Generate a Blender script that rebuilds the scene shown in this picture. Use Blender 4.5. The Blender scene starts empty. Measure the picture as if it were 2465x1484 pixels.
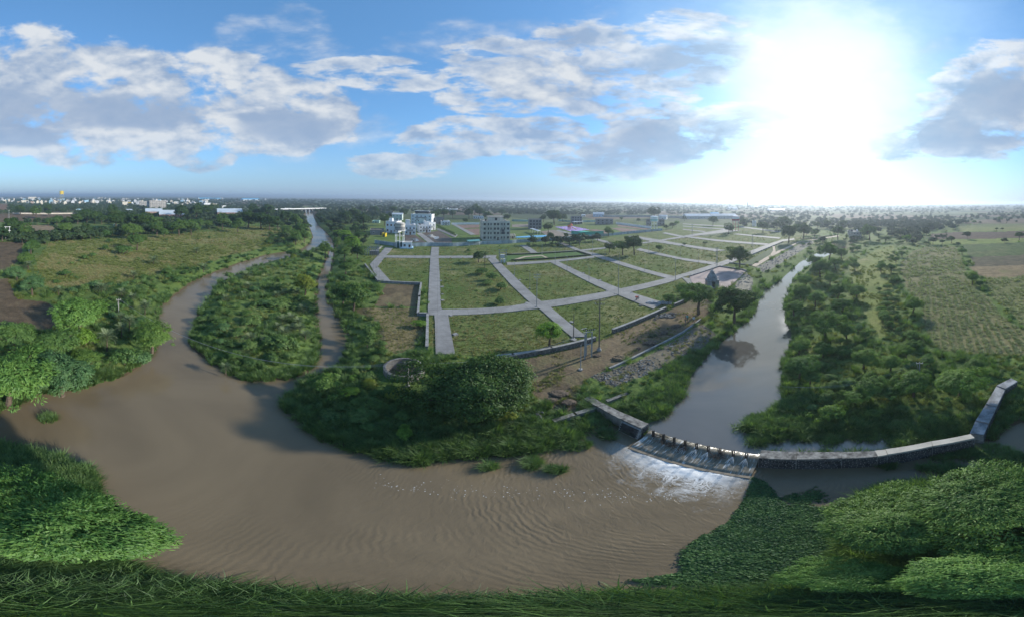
import bpy, bmesh, math, random
import numpy as np
from mathutils import Vector, Matrix
from mathutils.geometry import tessellate_polygon

rad = math.radians
SC = bpy.context.scene
COL = SC.collection
CAMZ = 30.0          # the drone hovers 30 m over the river
LZ = 2.0             # level of the land
UPZ = 0.7            # water level above the weir
KD = 2465 / 210.0    # survey units per degree
HOR = 479.5
ROLL = rad(0.82)
SUN_AZ, SUN_EL = rad(63.0), rad(23.5)
SUN_DIR = Vector((math.sin(SUN_AZ) * math.cos(SUN_EL), math.cos(SUN_AZ) * math.cos(SUN_EL), math.sin(SUN_EL)))

# ------------------------------------------------------------------ camera
cd = bpy.data.cameras.new('camera')
cam = bpy.data.objects.new('camera', cd)
COL.objects.link(cam)
SC.camera = cam
SC.render.engine = 'CYCLES'
cd.type = 'PANO'
cd.panorama_type = 'EQUIRECTANGULAR'
cd.longitude_min, cd.longitude_max = rad(-105), rad(105)
cd.latitude_max = rad(HOR / KD)
cd.latitude_min = -rad((1484 - HOR) / KD)
cd.clip_start, cd.clip_end = 0.1, 60000
cr, sr = math.cos(ROLL), math.sin(ROLL)
M = Matrix(((cr, -sr, 0, 0), (0, 0, -1, 0), (sr, cr, 0, CAMZ), (0, 0, 0, 1)))
cam.matrix_world = M

# ------------------------------------------------------------------ colour management
SC.view_settings.view_transform = 'Standard'
SC.view_settings.look = 'None'
SC.view_settings.exposure = 0.92
SC.view_settings.gamma = 1.0
SC.view_settings.use_curve_mapping = False
cy = SC.cycles
cy.max_bounces = 6
cy.diffuse_bounces = 2
cy.glossy_bounces = 2
cy.transmission_bounces = 3
cy.transparent_max_bounces = 6
cy.volume_bounces = 0
cy.use_denoising = True
cy.caustics_reflective = False
cy.caustics_refractive = False

# ------------------------------------------------------------------ a small expression layer over shader nodes
class V:
    """a socket that can be computed with"""
    def __init__(s, nt, sock): s.nt, s.k = nt, sock
    def _m(s, op, *o):
        n = s.nt.nodes.new('ShaderNodeMath'); n.operation = op
        for i, x in enumerate((s,) + o):
            if isinstance(x, V): s.nt.links.new(x.k, n.inputs[i])
            else: n.inputs[i].default_value = x
        return V(s.nt, n.outputs[0])
    def __add__(s, o): return s._m('ADD', o)
    __radd__ = __add__
    def __sub__(s, o): return s._m('SUBTRACT', o)
    def __rsub__(s, o): return (s * -1) + o
    def __mul__(s, o): return s._m('MULTIPLY', o)
    __rmul__ = __mul__
    def __truediv__(s, o): return s._m('DIVIDE', o)
    def mx(s, o): return s._m('MAXIMUM', o)
    def mn(s, o): return s._m('MINIMUM', o)
    def pw(s, o): return s._m('POWER', o)
    def f(s, op): return s._m(op)
    def step(s, a, b):
        n = s.nt.nodes.new('ShaderNodeMapRange'); n.interpolation_type = 'SMOOTHSTEP'
        s.nt.links.new(s.k, n.inputs[0]); n.inputs[1].default_value = a; n.inputs[2].default_value = b
        return V(s.nt, n.outputs[0])
    def lin(s, a, b, c=0.0, d=1.0):
        n = s.nt.nodes.new('ShaderNodeMapRange')
        s.nt.links.new(s.k, n.inputs[0])
        for i, x in enumerate((a, b, c, d)): n.inputs[i + 1].default_value = x
        return V(s.nt, n.outputs[0])

def node(nt, t, **kw):
    n = nt.nodes.new(t)
    for k, v in kw.items(): setattr(n, k, v)
    return n
def setin(nt, n, key, v):
    if isinstance(v, V): nt.links.new(v.k, n.inputs[key])
    elif isinstance(v, bpy.types.NodeSocket): nt.links.new(v, n.inputs[key])
    else:
        s = n.inputs[key]
        if s.type == 'RGBA' and len(v) == 3: v = (*v, 1)
        s.default_value = v
def mixc(nt, f, a, b, blend='MIX'):
    n = node(nt, 'ShaderNodeMix', data_type='RGBA', blend_type=blend)
    setin(nt, n, 0, f); setin(nt, n, 6, a); setin(nt, n, 7, b)
    return V(nt, n.outputs[2])
def noise(nt, vec, scale, detail=4, rough=.55, dist=0.0, d4=False):
    n = node(nt, 'ShaderNodeTexNoise')
    if vec is not None: setin(nt, n, 'Vector', vec)
    n.inputs['Scale'].default_value = scale; n.inputs['Detail'].default_value = detail
    n.inputs['Roughness'].default_value = rough; n.inputs['Distortion'].default_value = dist
    return V(nt, n.outputs[0])
def vmap(nt, vec, scale=(1, 1, 1), loc=(0, 0, 0), rot=(0, 0, 0)):
    n = node(nt, 'ShaderNodeMapping'); setin(nt, n, 'Vector', vec)
    n.inputs['Scale'].default_value = scale; n.inputs['Location'].default_value = loc; n.inputs['Rotation'].default_value = rot
    return n.outputs[0]
def comb(nt, x, y, z):
    n = node(nt, 'ShaderNodeCombineXYZ')
    for i, v in enumerate((x, y, z)): setin(nt, n, i, v)
    return n.outputs[0]

# ------------------------------------------------------------------ sky
w = bpy.data.worlds.new('World'); SC.world = w; w.use_nodes = True
nt = w.node_tree; nt.nodes.clear()
sky = node(nt, 'ShaderNodeTexSky', sky_type='NISHITA', sun_disc=False)
sky.sun_elevation = SUN_EL; sky.sun_rotation = SUN_AZ
sky.air_density = 1.0; sky.dust_density = 0.6; sky.ozone_density = 2.0; sky.altitude = 300
D = node(nt, 'ShaderNodeTexCoord').outputs['Generated']
sx = node(nt, 'ShaderNodeSeparateXYZ'); nt.links.new(D, sx.inputs[0])
X, Y, Z = (V(nt, sx.outputs[i]) for i in range(3))
az = X._m('ARCTAN2', Y) * (180 / math.pi)          # degrees to the right of the river's axis
el = Z.f('ARCSINE') * (180 / math.pi)
def ang(px): return (px - 1232.5) / KD
def elv(py): return (HOR - py) / KD
# direction-space noise, squeezed vertically so clouds lie flat
qd = vmap(nt, D, (1, 1, 2.1))
warp = node(nt, 'ShaderNodeTexNoise'); setin(nt, warp, 'Vector', qd); warp.inputs['Scale'].default_value = 3.0; warp.inputs['Detail'].default_value = 2
wv = node(nt, 'ShaderNodeVectorMath', operation='MULTIPLY_ADD'); nt.links.new(warp.outputs['Color'], wv.inputs[0]); wv.inputs[1].default_value = (.10, .10, .10); nt.links.new(qd, wv.inputs[2])
q = wv.outputs[0]
n1 = noise(nt, q, 4.6, 9, .57)
n1b = noise(nt, vmap(nt, q, loc=(-.022, -.011, -.05)), 4.6, 5, .52)
n2 = noise(nt, q, 13, 6, .6)
n3 = noise(nt, vmap(nt, q, (1, 1, 1.9)), 6.5, 8, .62)
def ell(cx, cy, rx, ry, tilt=0.0):
    a, e = ang(cx), elv(cy)
    rx, ry = rx / KD, ry / KD
    u, v_ = az - a, el - e
    if tilt:
        c, s_ = math.cos(rad(tilt)), math.sin(rad(tilt))
        u, v_ = u * c + v_ * s_, v_ * c - u * s_
    u, v_ = u / rx, v_ / ry
    return (1 - (u * u + v_ * v_)).mx(-1.0)
def maxell(L):
    r = None
    for e_ in L:
        m = ell(*e_); r = m if r is None else r.mx(m)
    return r
CU = [(20, 185, 290, 130), (270, 235, 350, 140), (520, 235, 235, 120), (690, 270, 200, 95), (190, 330, 360, 95), (560, 320, 300, 75), (480, 375, 110, 55), (-260, 260, 300, 150), (2440, 235, 190, 120, 24), (2325, 322, 130, 55), (1570, 345, 210, 66, 14), (1300, 190, 150, 60)]
CI = [(905, 182, 220, 48, -3), (1235, 175, 210, 95, -8), (1180, 240, 150, 50), (1400, 190, 150, 95), (1540, 210, 160, 130), (1430, 120, 200, 80, -6), (1650, 110, 240, 100),
      (1120, 330, 200, 60, 4), (1300, 330, 150, 60), (1560, 345, 260, 85, 14), (1720, 300, 200, 60, 10),
      (2400, 225, 220, 150, 22), (2330, 320, 170, 75), (2180, 335, 110, 50), (2620, 220, 260, 160), (960, 405, 160, 36)]
DARK = [(80, 275, 260, 65), (330, 275, 210, 55), (690, 315, 170, 50), (1560, 350, 260, 72, 14), (1670, 130, 190, 60), (1700, 300, 170, 36, 10), (2400, 235, 160, 100, 22), (2320, 318, 160, 55), (40, 340, 220, 34)]
VE = [(590, 100, 100, 60), (715, 75, 110, 80), (1060, 95, 170, 60), (1270, 90, 200, 60), (1540, 80, 260, 90), (960, 405, 180, 40), (620, 250, 420, 190), (1960, 130, 330, 120)]
mve = maxell(VE); mcu = maxell(CU); mci = maxell(CI); mdk = maxell(DARK)
ccu = ((n1 - .5) * 1.9 + (mcu * 1.5).mn(.62) * .72 - .12).step(-.02, .27)
cci = (((n3 - .5) * 1.7 + (n2 - .5) * .4) + (mci * 1.4).mn(.6) * .70 - .13).step(.0, .34)
cve = (((n1 - .5) * 1.6 + (n3 - .5) * .5) + mve.mn(.6) * .5 - .16).step(-.05, .5) * .55
cover = ccu.mx(cci * .92).mx(cve)
lit = ((n1 - n1b) * 4.6 + .56 + (n2 - .5) * .5).mx(0).mn(1)
dk = (mdk * .9 + (n1b - .5) * 1.6).step(-.05, .8)
# the sun's aureole through thin high cloud
dt = node(nt, 'ShaderNodeVectorMath', operation='DOT_PRODUCT'); nt.links.new(D, dt.inputs[0]); dt.inputs[1].default_value = SUN_DIR
th = V(nt, dt.outputs['Value']).mn(1).mx(-1).f('ARCCOSINE') * (180 / math.pi)
thn = th + (n1 - .5) * 22 + (n2 - .5) * 8
g1 = thn.lin(24, 6).mx(0).mn(1); g1 = g1 * g1 * (3 - 2 * g1)
g0 = (th + (n2 - .5) * 6).lin(8.5, 1.5).mx(0).mn(1); g0 = g0 * g0
g2 = thn.lin(50, 8).mx(0).mn(1); g2 = g2 * g2
hz = el.f('ABSOLUTE').lin(18, 0).mx(0).mn(1); hz = hz * hz
azd = (az - 63)
azw = azd.f('ABSOLUTE').lin(75, 0).mx(0).mn(1); azw = azw * azw * (3 - 2 * azw)
skyS = mixc(nt, 1.0, sky.outputs[0], (.098, .128, .145), 'MULTIPLY')
base = mixc(nt, .45, skyS, (.072, .205, .41))
base = mixc(nt, hz * .85, base, mixc(nt, azw, (.19, .268, .385), (.52, .60, .66)))
base = mixc(nt, g2 * .65, base, (.50, .68, .80))
bright = mixc(nt, g2, (.42, .445, .475), (.72, .80, .86))
grey = mixc(nt, g2, (.19, .255, .36), (.26, .40, .54))
ccol = mixc(nt, lit * (1 - dk * .85), grey, bright)
skyc = mixc(nt, cover * (1 - hz * .6), base, ccol)
skyc = mixc(nt, g1 * (.62 + n2 * .5).mn(.97), skyc, (.575, .635, .645))
skyc = mixc(nt, g0, skyc, (7.0, 6.9, 6.7))
skyc = mixc(nt, 1.0, skyc, (.92, .92, .92), 'MULTIPLY')
bg = node(nt, 'ShaderNodeBackground'); setin(nt, bg, 'Color', skyc); bg.inputs['Strength'].default_value = 1.0
out = node(nt, 'ShaderNodeOutputWorld'); nt.links.new(bg.outputs[0], out.inputs['Surface'])
w.cycles.sampling_method = 'MANUAL'; w.cycles.sample_map_resolution = 1024

# ------------------------------------------------------------------ sun
sl = bpy.data.lights.new('sun', 'SUN'); sl.energy = 3.4; sl.angle = rad(2.5); sl.color = (1.0, .93, .82)
sun = bpy.data.objects.new('sun', sl); COL.objects.link(sun)
sun.rotation_euler = (-SUN_DIR).to_track_quat('-Z', 'Y').to_euler()

# ------------------------------------------------------------------ survey: sightings of the drone turned into places on the ground
X0 = {1: 0, 2: 640, 3: 1280, 4: 1920, 5: 2560, 6: 3200}
def K(n, x, y):
    """sighting on survey sheet n -> survey units"""
    r = n // 10; c = n % 10
    y0 = 1100 if r else (680 if c < 3 else 700)
    return ((X0[c] + x / 3.092) / 1.55781, (y0 + y / 3.092) / 1.55781)
def K7(x, y): return ((2100 + x / 3.081) / 1.55781, (1440 + y / 3.081) / 1.55781)
def K8(x, y): return ((2800 + x / 2.370) / 1.55781, (1380 + y / 2.370) / 1.55781)
def ray(p):
    a = rad((p[0] - 1232.5) / KD); e = rad((HOR - p[1]) / KD)
    d = Vector((math.sin(a) * math.cos(e), math.cos(a) * math.cos(e), math.sin(e)))
    return Vector((cr * d.x - sr * d.z, d.y, sr * d.x + cr * d.z))
def G(p, z=LZ):
    d = ray(p)
    t = (z - CAMZ) / min(d.z, -1e-3)
    return Vector((d.x * t, d.y * t, z))
def zat(p, g):
    """height of the sight line p where it passes over ground point g"""
    d = ray(p)
    return CAMZ + math.hypot(g.x, g.y) * d.z / math.hypot(d.x, d.y)
def G2(L, z=LZ): return [tuple(G(p, z)[:2]) for p in L]

# ------------------------------------------------------------------ object helpers
def tag(o, label=None, cat=None, group=None, kind=None):
    if label: o['label'] = label
    if cat: o['category'] = cat
    if group: o['group'] = group
    if kind: o['kind'] = kind
    return o
def link(name, me, mat=None, parent=None, loc=None, rz=None):
    o = bpy.data.objects.new(name, me); COL.objects.link(o)
    if mat is not None and me is not None:
        for m in (mat if isinstance(mat, (list, tuple)) else [mat]):
            if m.name not in [x.name for x in me.materials if x]: me.materials.append(m)
    if parent is not None: o.parent = parent
    if loc is not None: o.location = loc
    if rz is not None: o.rotation_euler = (0, 0, rz)
    return o
def empty(name, loc, rz=0.0, label=None, cat=None, group=None):
    o = bpy.data.objects.new(name, None); COL.objects.link(o)
    o.location = loc; o.rotation_euler = (0, 0, rz); o.empty_display_size = .3
    return tag(o, label, cat, group)
def npmesh(name, v, f):
    """v (n,3), f (m,3|4)"""
    v = np.asarray(v, np.float32); f = np.asarray(f, np.int32)
    me = bpy.data.meshes.new(name); k = f.shape[1]
    me.vertices.add(len(v)); me.vertices.foreach_set('co', v.ravel())
    me.loops.add(f.size); me.loops.foreach_set('vertex_index', f.ravel())
    me.polygons.add(len(f)); me.polygons.foreach_set('loop_start', np.arange(0, f.size, k, dtype=np.int32))
    me.update(calc_edges=True)
    return me
class MB:
    """collects boxes, tubes and prisms into one mesh"""
    def __init__(s): s.v = []; s.f = []
    def add(s, v, f):
        b = len(s.v); s.v += [tuple(x) for x in v]; s.f += [tuple(i + b for i in t) for t in f]; return s
    def box(s, x0, x1, y0, y1, z0, z1, m=None):
        v = [(x, y, z) for z in (z0, z1) for y in (y0, y1) for x in (x0, x1)]
        if m is not None: v = [tuple(m @ Vector(q)) for q in v]
        return s.add(v, [(0, 2, 3, 1), (4, 5, 7, 6), (0, 1, 5, 4), (2, 6, 7, 3), (0, 4, 6, 2), (1, 3, 7, 5)])
    def prism(s, poly, z0, z1):
        n = len(poly)
        if sum(poly[i][0] * poly[(i + 1) % n][1] - poly[(i + 1) % n][0] * poly[i][1] for i in range(n)) < 0: poly = poly[::-1]
        v = [(x, y, z0) for x, y in poly] + [(x, y, z1) for x, y in poly]
        t = tessellate_polygon([[Vector((x, y, 0)) for x, y in poly]])
        f = []
        for a, b, c in t:
            A, B, C_ = poly[a], poly[b], poly[c]
            if (B[0] - A[0]) * (C_[1] - A[1]) - (B[1] - A[1]) * (C_[0] - A[0]) < 0: b, c = c, b
            f.append((a + n, b + n, c + n)); f.append((a, c, b))
        f += [(i, (i + 1) % n, (i + 1) % n + n, i + n) for i in range(n)]
        return s.add(v, f)
    def tube(s, pts, r, n=6, cap=True):
        pts = [Vector(p) for p in pts]
        rs = r if isinstance(r, (list, tuple)) else [r] * len(pts)
        V_ = []; F = []
        for i, p in enumerate(pts):
            d = (pts[min(i + 1, len(pts) - 1)] - pts[max(i - 1, 0)]).normalized()
            a = d.cross(Vector((0, 0, 1)) if abs(d.z) < .95 else Vector((1, 0, 0))).normalized(); b = d.cross(a)
            for k in range(n):
                t = 2 * math.pi * k / n
                V_.append(p + (a * math.cos(t) + b * math.sin(t)) * rs[i])
        for i in range(len(pts) - 1):
            for k in range(n):
                F.append((i * n + k, (i + 1) * n + k, (i + 1) * n + (k + 1) % n, i * n + (k + 1) % n))
        if cap:
            F.append(tuple(range(n))); F.append(tuple(reversed(range((len(pts) - 1) * n, len(pts) * n))))
        return s.add(V_, F)
    def lathe(s, prof, n=20, cx=0, cy=0):
        v = []; f = []
        for r, z in prof:
            for k in range(n):
                t = 2 * math.pi * k / n; v.append((cx + r * math.cos(t), cy + r * math.sin(t), z))
        for i in range(len(prof) - 1):
            for k in range(n):
                f.append((i * n + k, i * n + (k + 1) % n, (i + 1) * n + (k + 1) % n, (i + 1) * n + k))
        f.append(tuple(reversed(range(n)))); f.append(tuple(range((len(prof) - 1) * n, len(prof) * n)))
        return s.add(v, f)
    def mesh(s, name):
        me = bpy.data.meshes.new(name); me.from_pydata(s.v, [], s.f); me.update(); return me
    def build(s, name, mat, parent=None, loc=None, rz=None, smooth=False):
        me = s.mesh(name)
        if smooth: me.shade_smooth()
        return link(name, me, mat, parent, loc, rz)

# ------------------------------------------------------------------ materials
MATS = {}
def mat(name, col, rough=.85, var=.25, scale=1.0, bump=.0, bscale=None, col2=None, spec=.3, metal=0.0, streak=False):
    """weathered plain surface: two tones of noise and a little relief"""
    if name in MATS: return MATS[name]
    m = bpy.data.materials.new(name); m.use_nodes = True; t = m.node_tree
    b = t.nodes['Principled BSDF']
    co = node(t, 'ShaderNodeTexCoord').outputs['Object']
    gp = node(t, 'ShaderNodeNewGeometry').outputs['Position']
    a = noise(t, gp, scale, 6, .65)
    if streak:
        a2 = noise(t, vmap(t, gp, (1.5, 1.5, .15)), scale * 1.3, 4, .6); a = a * .55 + a2 * .45
    c2 = col2 if col2 else tuple(x * (1 - var * 1.6) for x in col)
    c = mixc(t, a.lin(.36, .64).mx(0).mn(1), c2, col)
    setin(t, b, 'Base Color', c); b.inputs['Roughness'].default_value = rough
    b.inputs['Specular IOR Level'].default_value = spec; b.inputs['Metallic'].default_value = metal
    if bump:
        bn = node(t, 'ShaderNodeBump'); bn.inputs['Strength'].default_value = bump; bn.inputs['Distance'].default_value = .05
        setin(t, bn, 'Height', noise(t, gp, bscale or scale * 8, 4, .6)); t.links.new(bn.outputs[0], b.inputs['Normal'])
    MATS[name] = m
    return m
def leafmat(name, c1, c2, trans=.35, hue=.25, rough=.55):
    """foliage: tone changes from leaf to leaf and from plant to plant, lets light through"""
    m = bpy.data.materials.new(name); m.use_nodes = True; t = m.node_tree; t.nodes.clear()
    ge = node(t, 'ShaderNodeNewGeometry'); oi = node(t, 'ShaderNodeObjectInfo')
    ri = V(t, ge.outputs['Random Per Island']); ro = V(t, oi.outputs['Random'])
    cl = noise(t, ge.outputs['Position'], .8, 4, .65)
    f = (ri * .55 + ro * hue * 1.6 + (cl - .5) * 2.0 + .02).mx(0).mn(1)
    c = mixc(t, f, c1, c2)
    d = node(t, 'ShaderNodeBsdfDiffuse'); setin(t, d, 'Color', c)
    tr = node(t, 'ShaderNodeBsdfTranslucent'); setin(t, tr, 'Color', mixc(t, 1.0, c, (1.25, 1.3, .6), 'MULTIPLY'))
    gl = node(t, 'ShaderNodeBsdfGlossy'); gl.inputs['Roughness'].default_value = rough; gl.inputs['Color'].default_value = (.9, .95, 1, 1)
    m1 = node(t, 'ShaderNodeMixShader'); m1.inputs[0].default_value = trans
    t.links.new(d.outputs[0], m1.inputs[1]); t.links.new(tr.outputs[0], m1.inputs[2])
    m2 = node(t, 'ShaderNodeMixShader'); m2.inputs[0].default_value = .018
    t.links.new(m1.outputs[0], m2.inputs[1]); t.links.new(gl.outputs[0], m2.inputs[2])
    o = node(t, 'ShaderNodeOutputMaterial'); t.links.new(m2.outputs[0], o.inputs[0])
    MATS[name] = m
    return m
# ================================================================== terrain
def seg_sd(P, poly):
    """signed distance (negative inside) of points P (n,2) to a closed polygon"""
    poly = np.asarray(poly, float); A = poly; B = np.roll(poly, -1, 0)
    d2 = np.full(len(P), 1e18); ins = np.zeros(len(P), bool)
    for a, b in zip(A, B):
        e = b - a; L = max(e @ e, 1e-9)
        q = P - a; t = np.clip((q @ e) / L, 0, 1)
        r = q - t[:, None] * e
        d2 = np.minimum(d2, (r * r).sum(1))
        c = (a[1] > P[:, 1]) != (b[1] > P[:, 1])
        if a[1] != b[1]:
            ins ^= c & (P[:, 0] < (b[0] - a[0]) * (P[:, 1] - a[1]) / (b[1] - a[1]) + a[0])
    d = np.sqrt(d2)
    return np.where(ins, -d, d)
def inside(P, poly):
    poly = np.asarray(poly, float); ins = np.zeros(len(P), bool)
    for a, b in zip(poly, np.roll(poly, -1, 0)):
        if a[1] == b[1]: continue
        c = (a[1] > P[:, 1]) != (b[1] > P[:, 1])
        ins ^= c & (P[:, 0] < (b[0] - a[0]) * (P[:, 1] - a[1]) / (b[1] - a[1]) + a[0])
    return ins

# the weir line (upstream water 0.7 m above the river below)
WA = G(K7(1010, 560), UPZ); WB = G(K7(2300, 850), UPZ)
# shorelines as surveyed
RIVER = [(735, 513), (738, 530), (748, 553), (754, 570), (748, 585), (730, 600), (690, 607), (640, 615), (618, 622), (580, 633), (530, 652), (470, 674), (432, 704), (390, 733),
         (378, 760), (385, 800), (372, 845), (348, 868), (330, 885), (300, 905), (240, 921), (190, 940), (110, 950), (60, 966), (0, 988), (-60, 1005),
         (-60, 1055), (0, 1075), (60, 1085), (150, 1105), (215, 1130), (222, 1175), (225, 1225), (215, 1310), (280, 1370), (430, 1420), (540, 1438), (700, 1455), (850, 1464), (1000, 1470), (1100, 1472),
         (1250, 1466), (1400, 1462), (1540, 1450), (1700, 1446), (1850, 1436), (1990, 1400), (2050, 1310), (2050, 1235), (2085, 1195), (2130, 1174), (2250, 1160), (2350, 1165), (2400, 1150), (2470, 1140), (2550, 1130), (2560, 1030), (2460, 1015), (2425, 1030), (2395, 1062)]
_wb = [(2335, 1058), (2110, 1108), (1960, 1113), (1828, 1104)]
RIVER += _wb
RIVER = G2(RIVER, 0.0)
RIVER += [(WB.x, WB.y), (WA.x, WA.y)]
RIVER += G2([(1535, 1048), (1500, 1040), (1470, 1022), (1448, 1028), (1425, 1033), (1394, 1043), (1380, 1062), (1270, 1092), (1150, 1100), (1060, 1103), (1020, 1120), (960, 1112), (900, 1092), (830, 1076), (780, 1060),
                (742, 1026), (700, 1000), (680, 975), (690, 955), (720, 935), (728, 915), (760, 900), (815, 880), (832, 845), (838, 812), (815, 765), (790, 725), (784, 690), (792, 660), (800, 630), (804, 600), (800, 580), (785, 560), (768, 545), (757, 528), (752, 513)], 0.0)
# the reach beyond the bridge
_b0, _b1 = Vector(RIVER[0]), Vector(RIVER[-1])
_u = ((_b0 + _b1) / 2).normalized()
RIVER = [tuple(_b1 + _u * 260), tuple(_b0 + _u * 260)] + RIVER
ISLAND = G2([(612, 642), (565, 662), (522, 682), (513, 705), (478, 752), (461, 792), (457, 832), (490, 862), (560, 903), (600, 916), (690, 912), (745, 896), (760, 870), (772, 825), (764, 770), (762, 720), (766, 675), (778, 645), (792, 612), (794, 592), (778, 588), (742, 603), (700, 618), (655, 628)], 0.0)
UP = [(2035, 590), (1990, 600), (1955, 615), (1925, 632), (1900, 655), (1872, 680), (1842, 697), (1818, 742), (1800, 772), (1760, 803), (1705, 850), (1690, 872), (1655, 910), (1640, 955), (1612, 990), (1580, 1012), (1545, 1020)]
UPW = G2(UP, UPZ) + [(WA.x, WA.y), (WB.x, WB.y)]
UPW += G2([(1830, 1085), (1960, 1086), (2110, 1084), (2190, 1068), (2170, 1040), (2060, 1042), (1960, 1045), (1850, 1055), (1795, 1042), (1792, 1025), (1850, 995), (1885, 960), (1882, 905), (1885, 865), (1905, 815), (1905, 790), (1888, 775), (1890, 745), (1898, 700), (1915, 660), (1945, 642), (1962, 628), (2000, 612), (2045, 598)], UPZ)

WELLC = G(K(13, 728, 845), LZ + 1.0); WELLR = (G(K(13, 485, 845), LZ + 1.0) - G(K(13, 970, 845), LZ + 1.0)).length / 2
def water_sd(P):
    r = np.maximum(seg_sd(P, RIVER), -seg_sd(P, ISLAND))
    u = seg_sd(P, UPW)
    return r, u
_rng = np.random.default_rng(5)
_ang = _rng.uniform(0, 6.28, 14); _ph = _rng.uniform(0, 6.28, 14); _wl = np.geomspace(2.5, 22, 14)
def bumps(P):
    s = np.zeros(len(P))
    for a, p, l in zip(_ang, _ph, _wl):
        s += np.sin((P[:, 0] * np.cos(a) + P[:, 1] * np.sin(a)) * 6.283 / l + p + 1.3 * np.sin((P[:, 0] * np.sin(a) - P[:, 1] * np.cos(a)) * 6.283 / (l * 1.7)))
    return s / 14
FLAT = []     # polygons kept level (plots, roads, courts)
def height(P):
    r, u = water_sd(P)
    ramp = lambda d: np.interp(d, [-6, -1.5, 0, 1.2, 3.5, 7], [-2.2, -.55, 0, .45, 1.25, 2.0])
    zr = ramp(r)
    zu = np.where(u < 12, np.minimum(np.interp(u, [-6, -1.5, 0, 2, 6], [-1.5, .1, .7, 1.3, 2.0]), 2.0), 2.0)
    z = np.where(u < 0, zu, np.where(r < 0, zr, np.minimum(zr, zu)))
    land = np.clip(np.minimum(r, u) / 6, 0, 1)
    b = bumps(P)
    z = z - land * (.10 + .13 * b)
    z = np.where(np.hypot(P[:, 0] - WELLC.x, P[:, 1] - WELLC.y) < WELLR - .3, -3.0, z)
    return z
az_f = np.radians(np.arange(-112, 112.01, .30)); az_b = np.radians(np.arange(114, 246, 4))
AZ = np.concatenate([az_f, az_b])
deps = np.concatenate([np.arange(88.5, 60, -.5), np.arange(60, 30, -.3), np.arange(30, 1.2, -.13), np.geomspace(1.2, .11, 26)])
RR = np.concatenate([[.35], (CAMZ - LZ) / np.tan(np.radians(deps))])
gr, ga = np.meshgrid(RR, AZ, indexing='ij')
TP = np.stack([gr.ravel() * np.sin(ga.ravel()), gr.ravel() * np.cos(ga.ravel())], 1)
near = np.hypot(TP[:, 0], TP[:, 1]) < 900
TZ = np.full(len(TP), LZ - .1)
TZ[near] = height(TP[near])

# ground kinds by where they lie: base colour + how patchy the growth is
GREEN = (.095, .145, .042)
tint = np.tile(np.array([*GREEN, .5]), (len(TP), 1))
def zone(poly, col, patch=.5):
    poly = np.asarray(poly)
    bb = (TP[:, 0] > poly[:, 0].min()) & (TP[:, 0] < poly[:, 0].max()) & (TP[:, 1] > poly[:, 1].min()) & (TP[:, 1] < poly[:, 1].max())
    i = np.nonzero(bb)[0]
    i = i[inside(TP[i], poly)]
    tint[i] = (*col, patch)
SOIL = (.105, .078, .055); OLIVE = (.165, .175, .060); PLOT = (.100, .130, .042); STRAW = (.22, .19, .10); EARTH = (.140, .108, .076)
Z_ = {}
def Zn(name, poly, col, patch=.5):
    Z_[name] = G2(poly); zone(Z_[name], col, patch)
# left of the river
Zn('meadow', [(88, 625), (120, 585), (300, 570), (450, 562), (600, 545), (690, 545), (715, 560), (640, 595), (560, 612), (480, 640), (400, 652), (330, 668), (250, 690), (160, 695), (100, 690), (92, 655)], OLIVE, .8)
Zn('ploughed', [(-90, 582), (52, 582), (55, 600), (45, 625), (20, 650), (-90, 668)], SOIL, .25)
Zn('ploughed2', [(-90, 680), (20, 668), (40, 718), (110, 725), (150, 748), (140, 785), (60, 800), (-90, 800)], SOIL, .25)
Zn('dirt_field', [(55, 543), (115, 541), (150, 553), (128, 566), (70, 566)], (.22, .17, .12), .2)
Zn('pitch', [(125, 542), (215, 534), (300, 545), (290, 560), (160, 565), (150, 553)], (.085, .135, .045), .3)
Zn('field_strip', [(-90, 515), (180, 512), (190, 530), (60, 535), (-90, 535)], (.12, .085, .06), .3)
Zn('field_strip2', [(-90, 490), (20, 490), (20, 512), (-90, 512)], (.16, .10, .07), .3)
Zn('field_strip3', [(-90, 535), (25, 535), (20, 565), (-90, 575)], (.11, .15, .05), .3)
Zn('far_meadow', [(825, 560), (868, 558), (870, 590), (830, 580)], (.13, .17, .05), .4)
# the laid-out plots
Zn('estate', [(905, 600), (1045, 590), (1400, 590), (1560, 552), (1760, 545), (1950, 560), (1880, 600), (1735, 650), (1660, 700), (1600, 745), (1480, 808), (1420, 826), (1330, 845), (1210, 862), (1100, 850), (1030, 830), (1030, 690), (930, 685), (880, 640)], PLOT, 1.0)
Zn('dirt_plot', [K(3, 520, 1125), K(3, 905, 1130), K(13, 885, 155), K(13, 385, 140)], (.115, .090, .060), .55)
Zn('dirt_strip', [K(13, 140, 160), K(13, 500, 160), K(13, 880, 170), K(13, 960, 420), K(13, 840, 640), K(13, 640, 690), K(13, 480, 600), K(13, 420, 330)], (.15, .125, .07), .8)
Zn('bare_strip', [K(14, -90, 800), K(14, 450, 690), K(14, 950, 560), K(14, 1170, 470), K(14, 1770, 215), K(15, 120, 60), K(15, 330, 30), K(15, 330, 200), K(15, 205, 310), K(15, 0, 450), K(14, 1600, 640), K(14, 1130, 850), K(14, 840, 1000), K(14, 760, 1250), K(14, 330, 1250), K(14, 100, 1000)], EARTH, .55)
Zn('spoil', [K(14, 330, 1020), K(14, 600, 1000), K(14, 760, 1100), K(14, 740, 1340), K(14, 480, 1320), K(14, 260, 1160)], (.120, .092, .068), .4)
Zn('bank_stone', [K(14, 900, 950), K(14, 1400, 800), K(14, 1979, 480), K(15, 205, 330), K(15, 390, 440), K(15, 210, 600), K(15, 0, 690), K(14, 1700, 860), K(14, 1500, 960), K(14, 1160, 1075)], (.145, .130, .105), .5)
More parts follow.
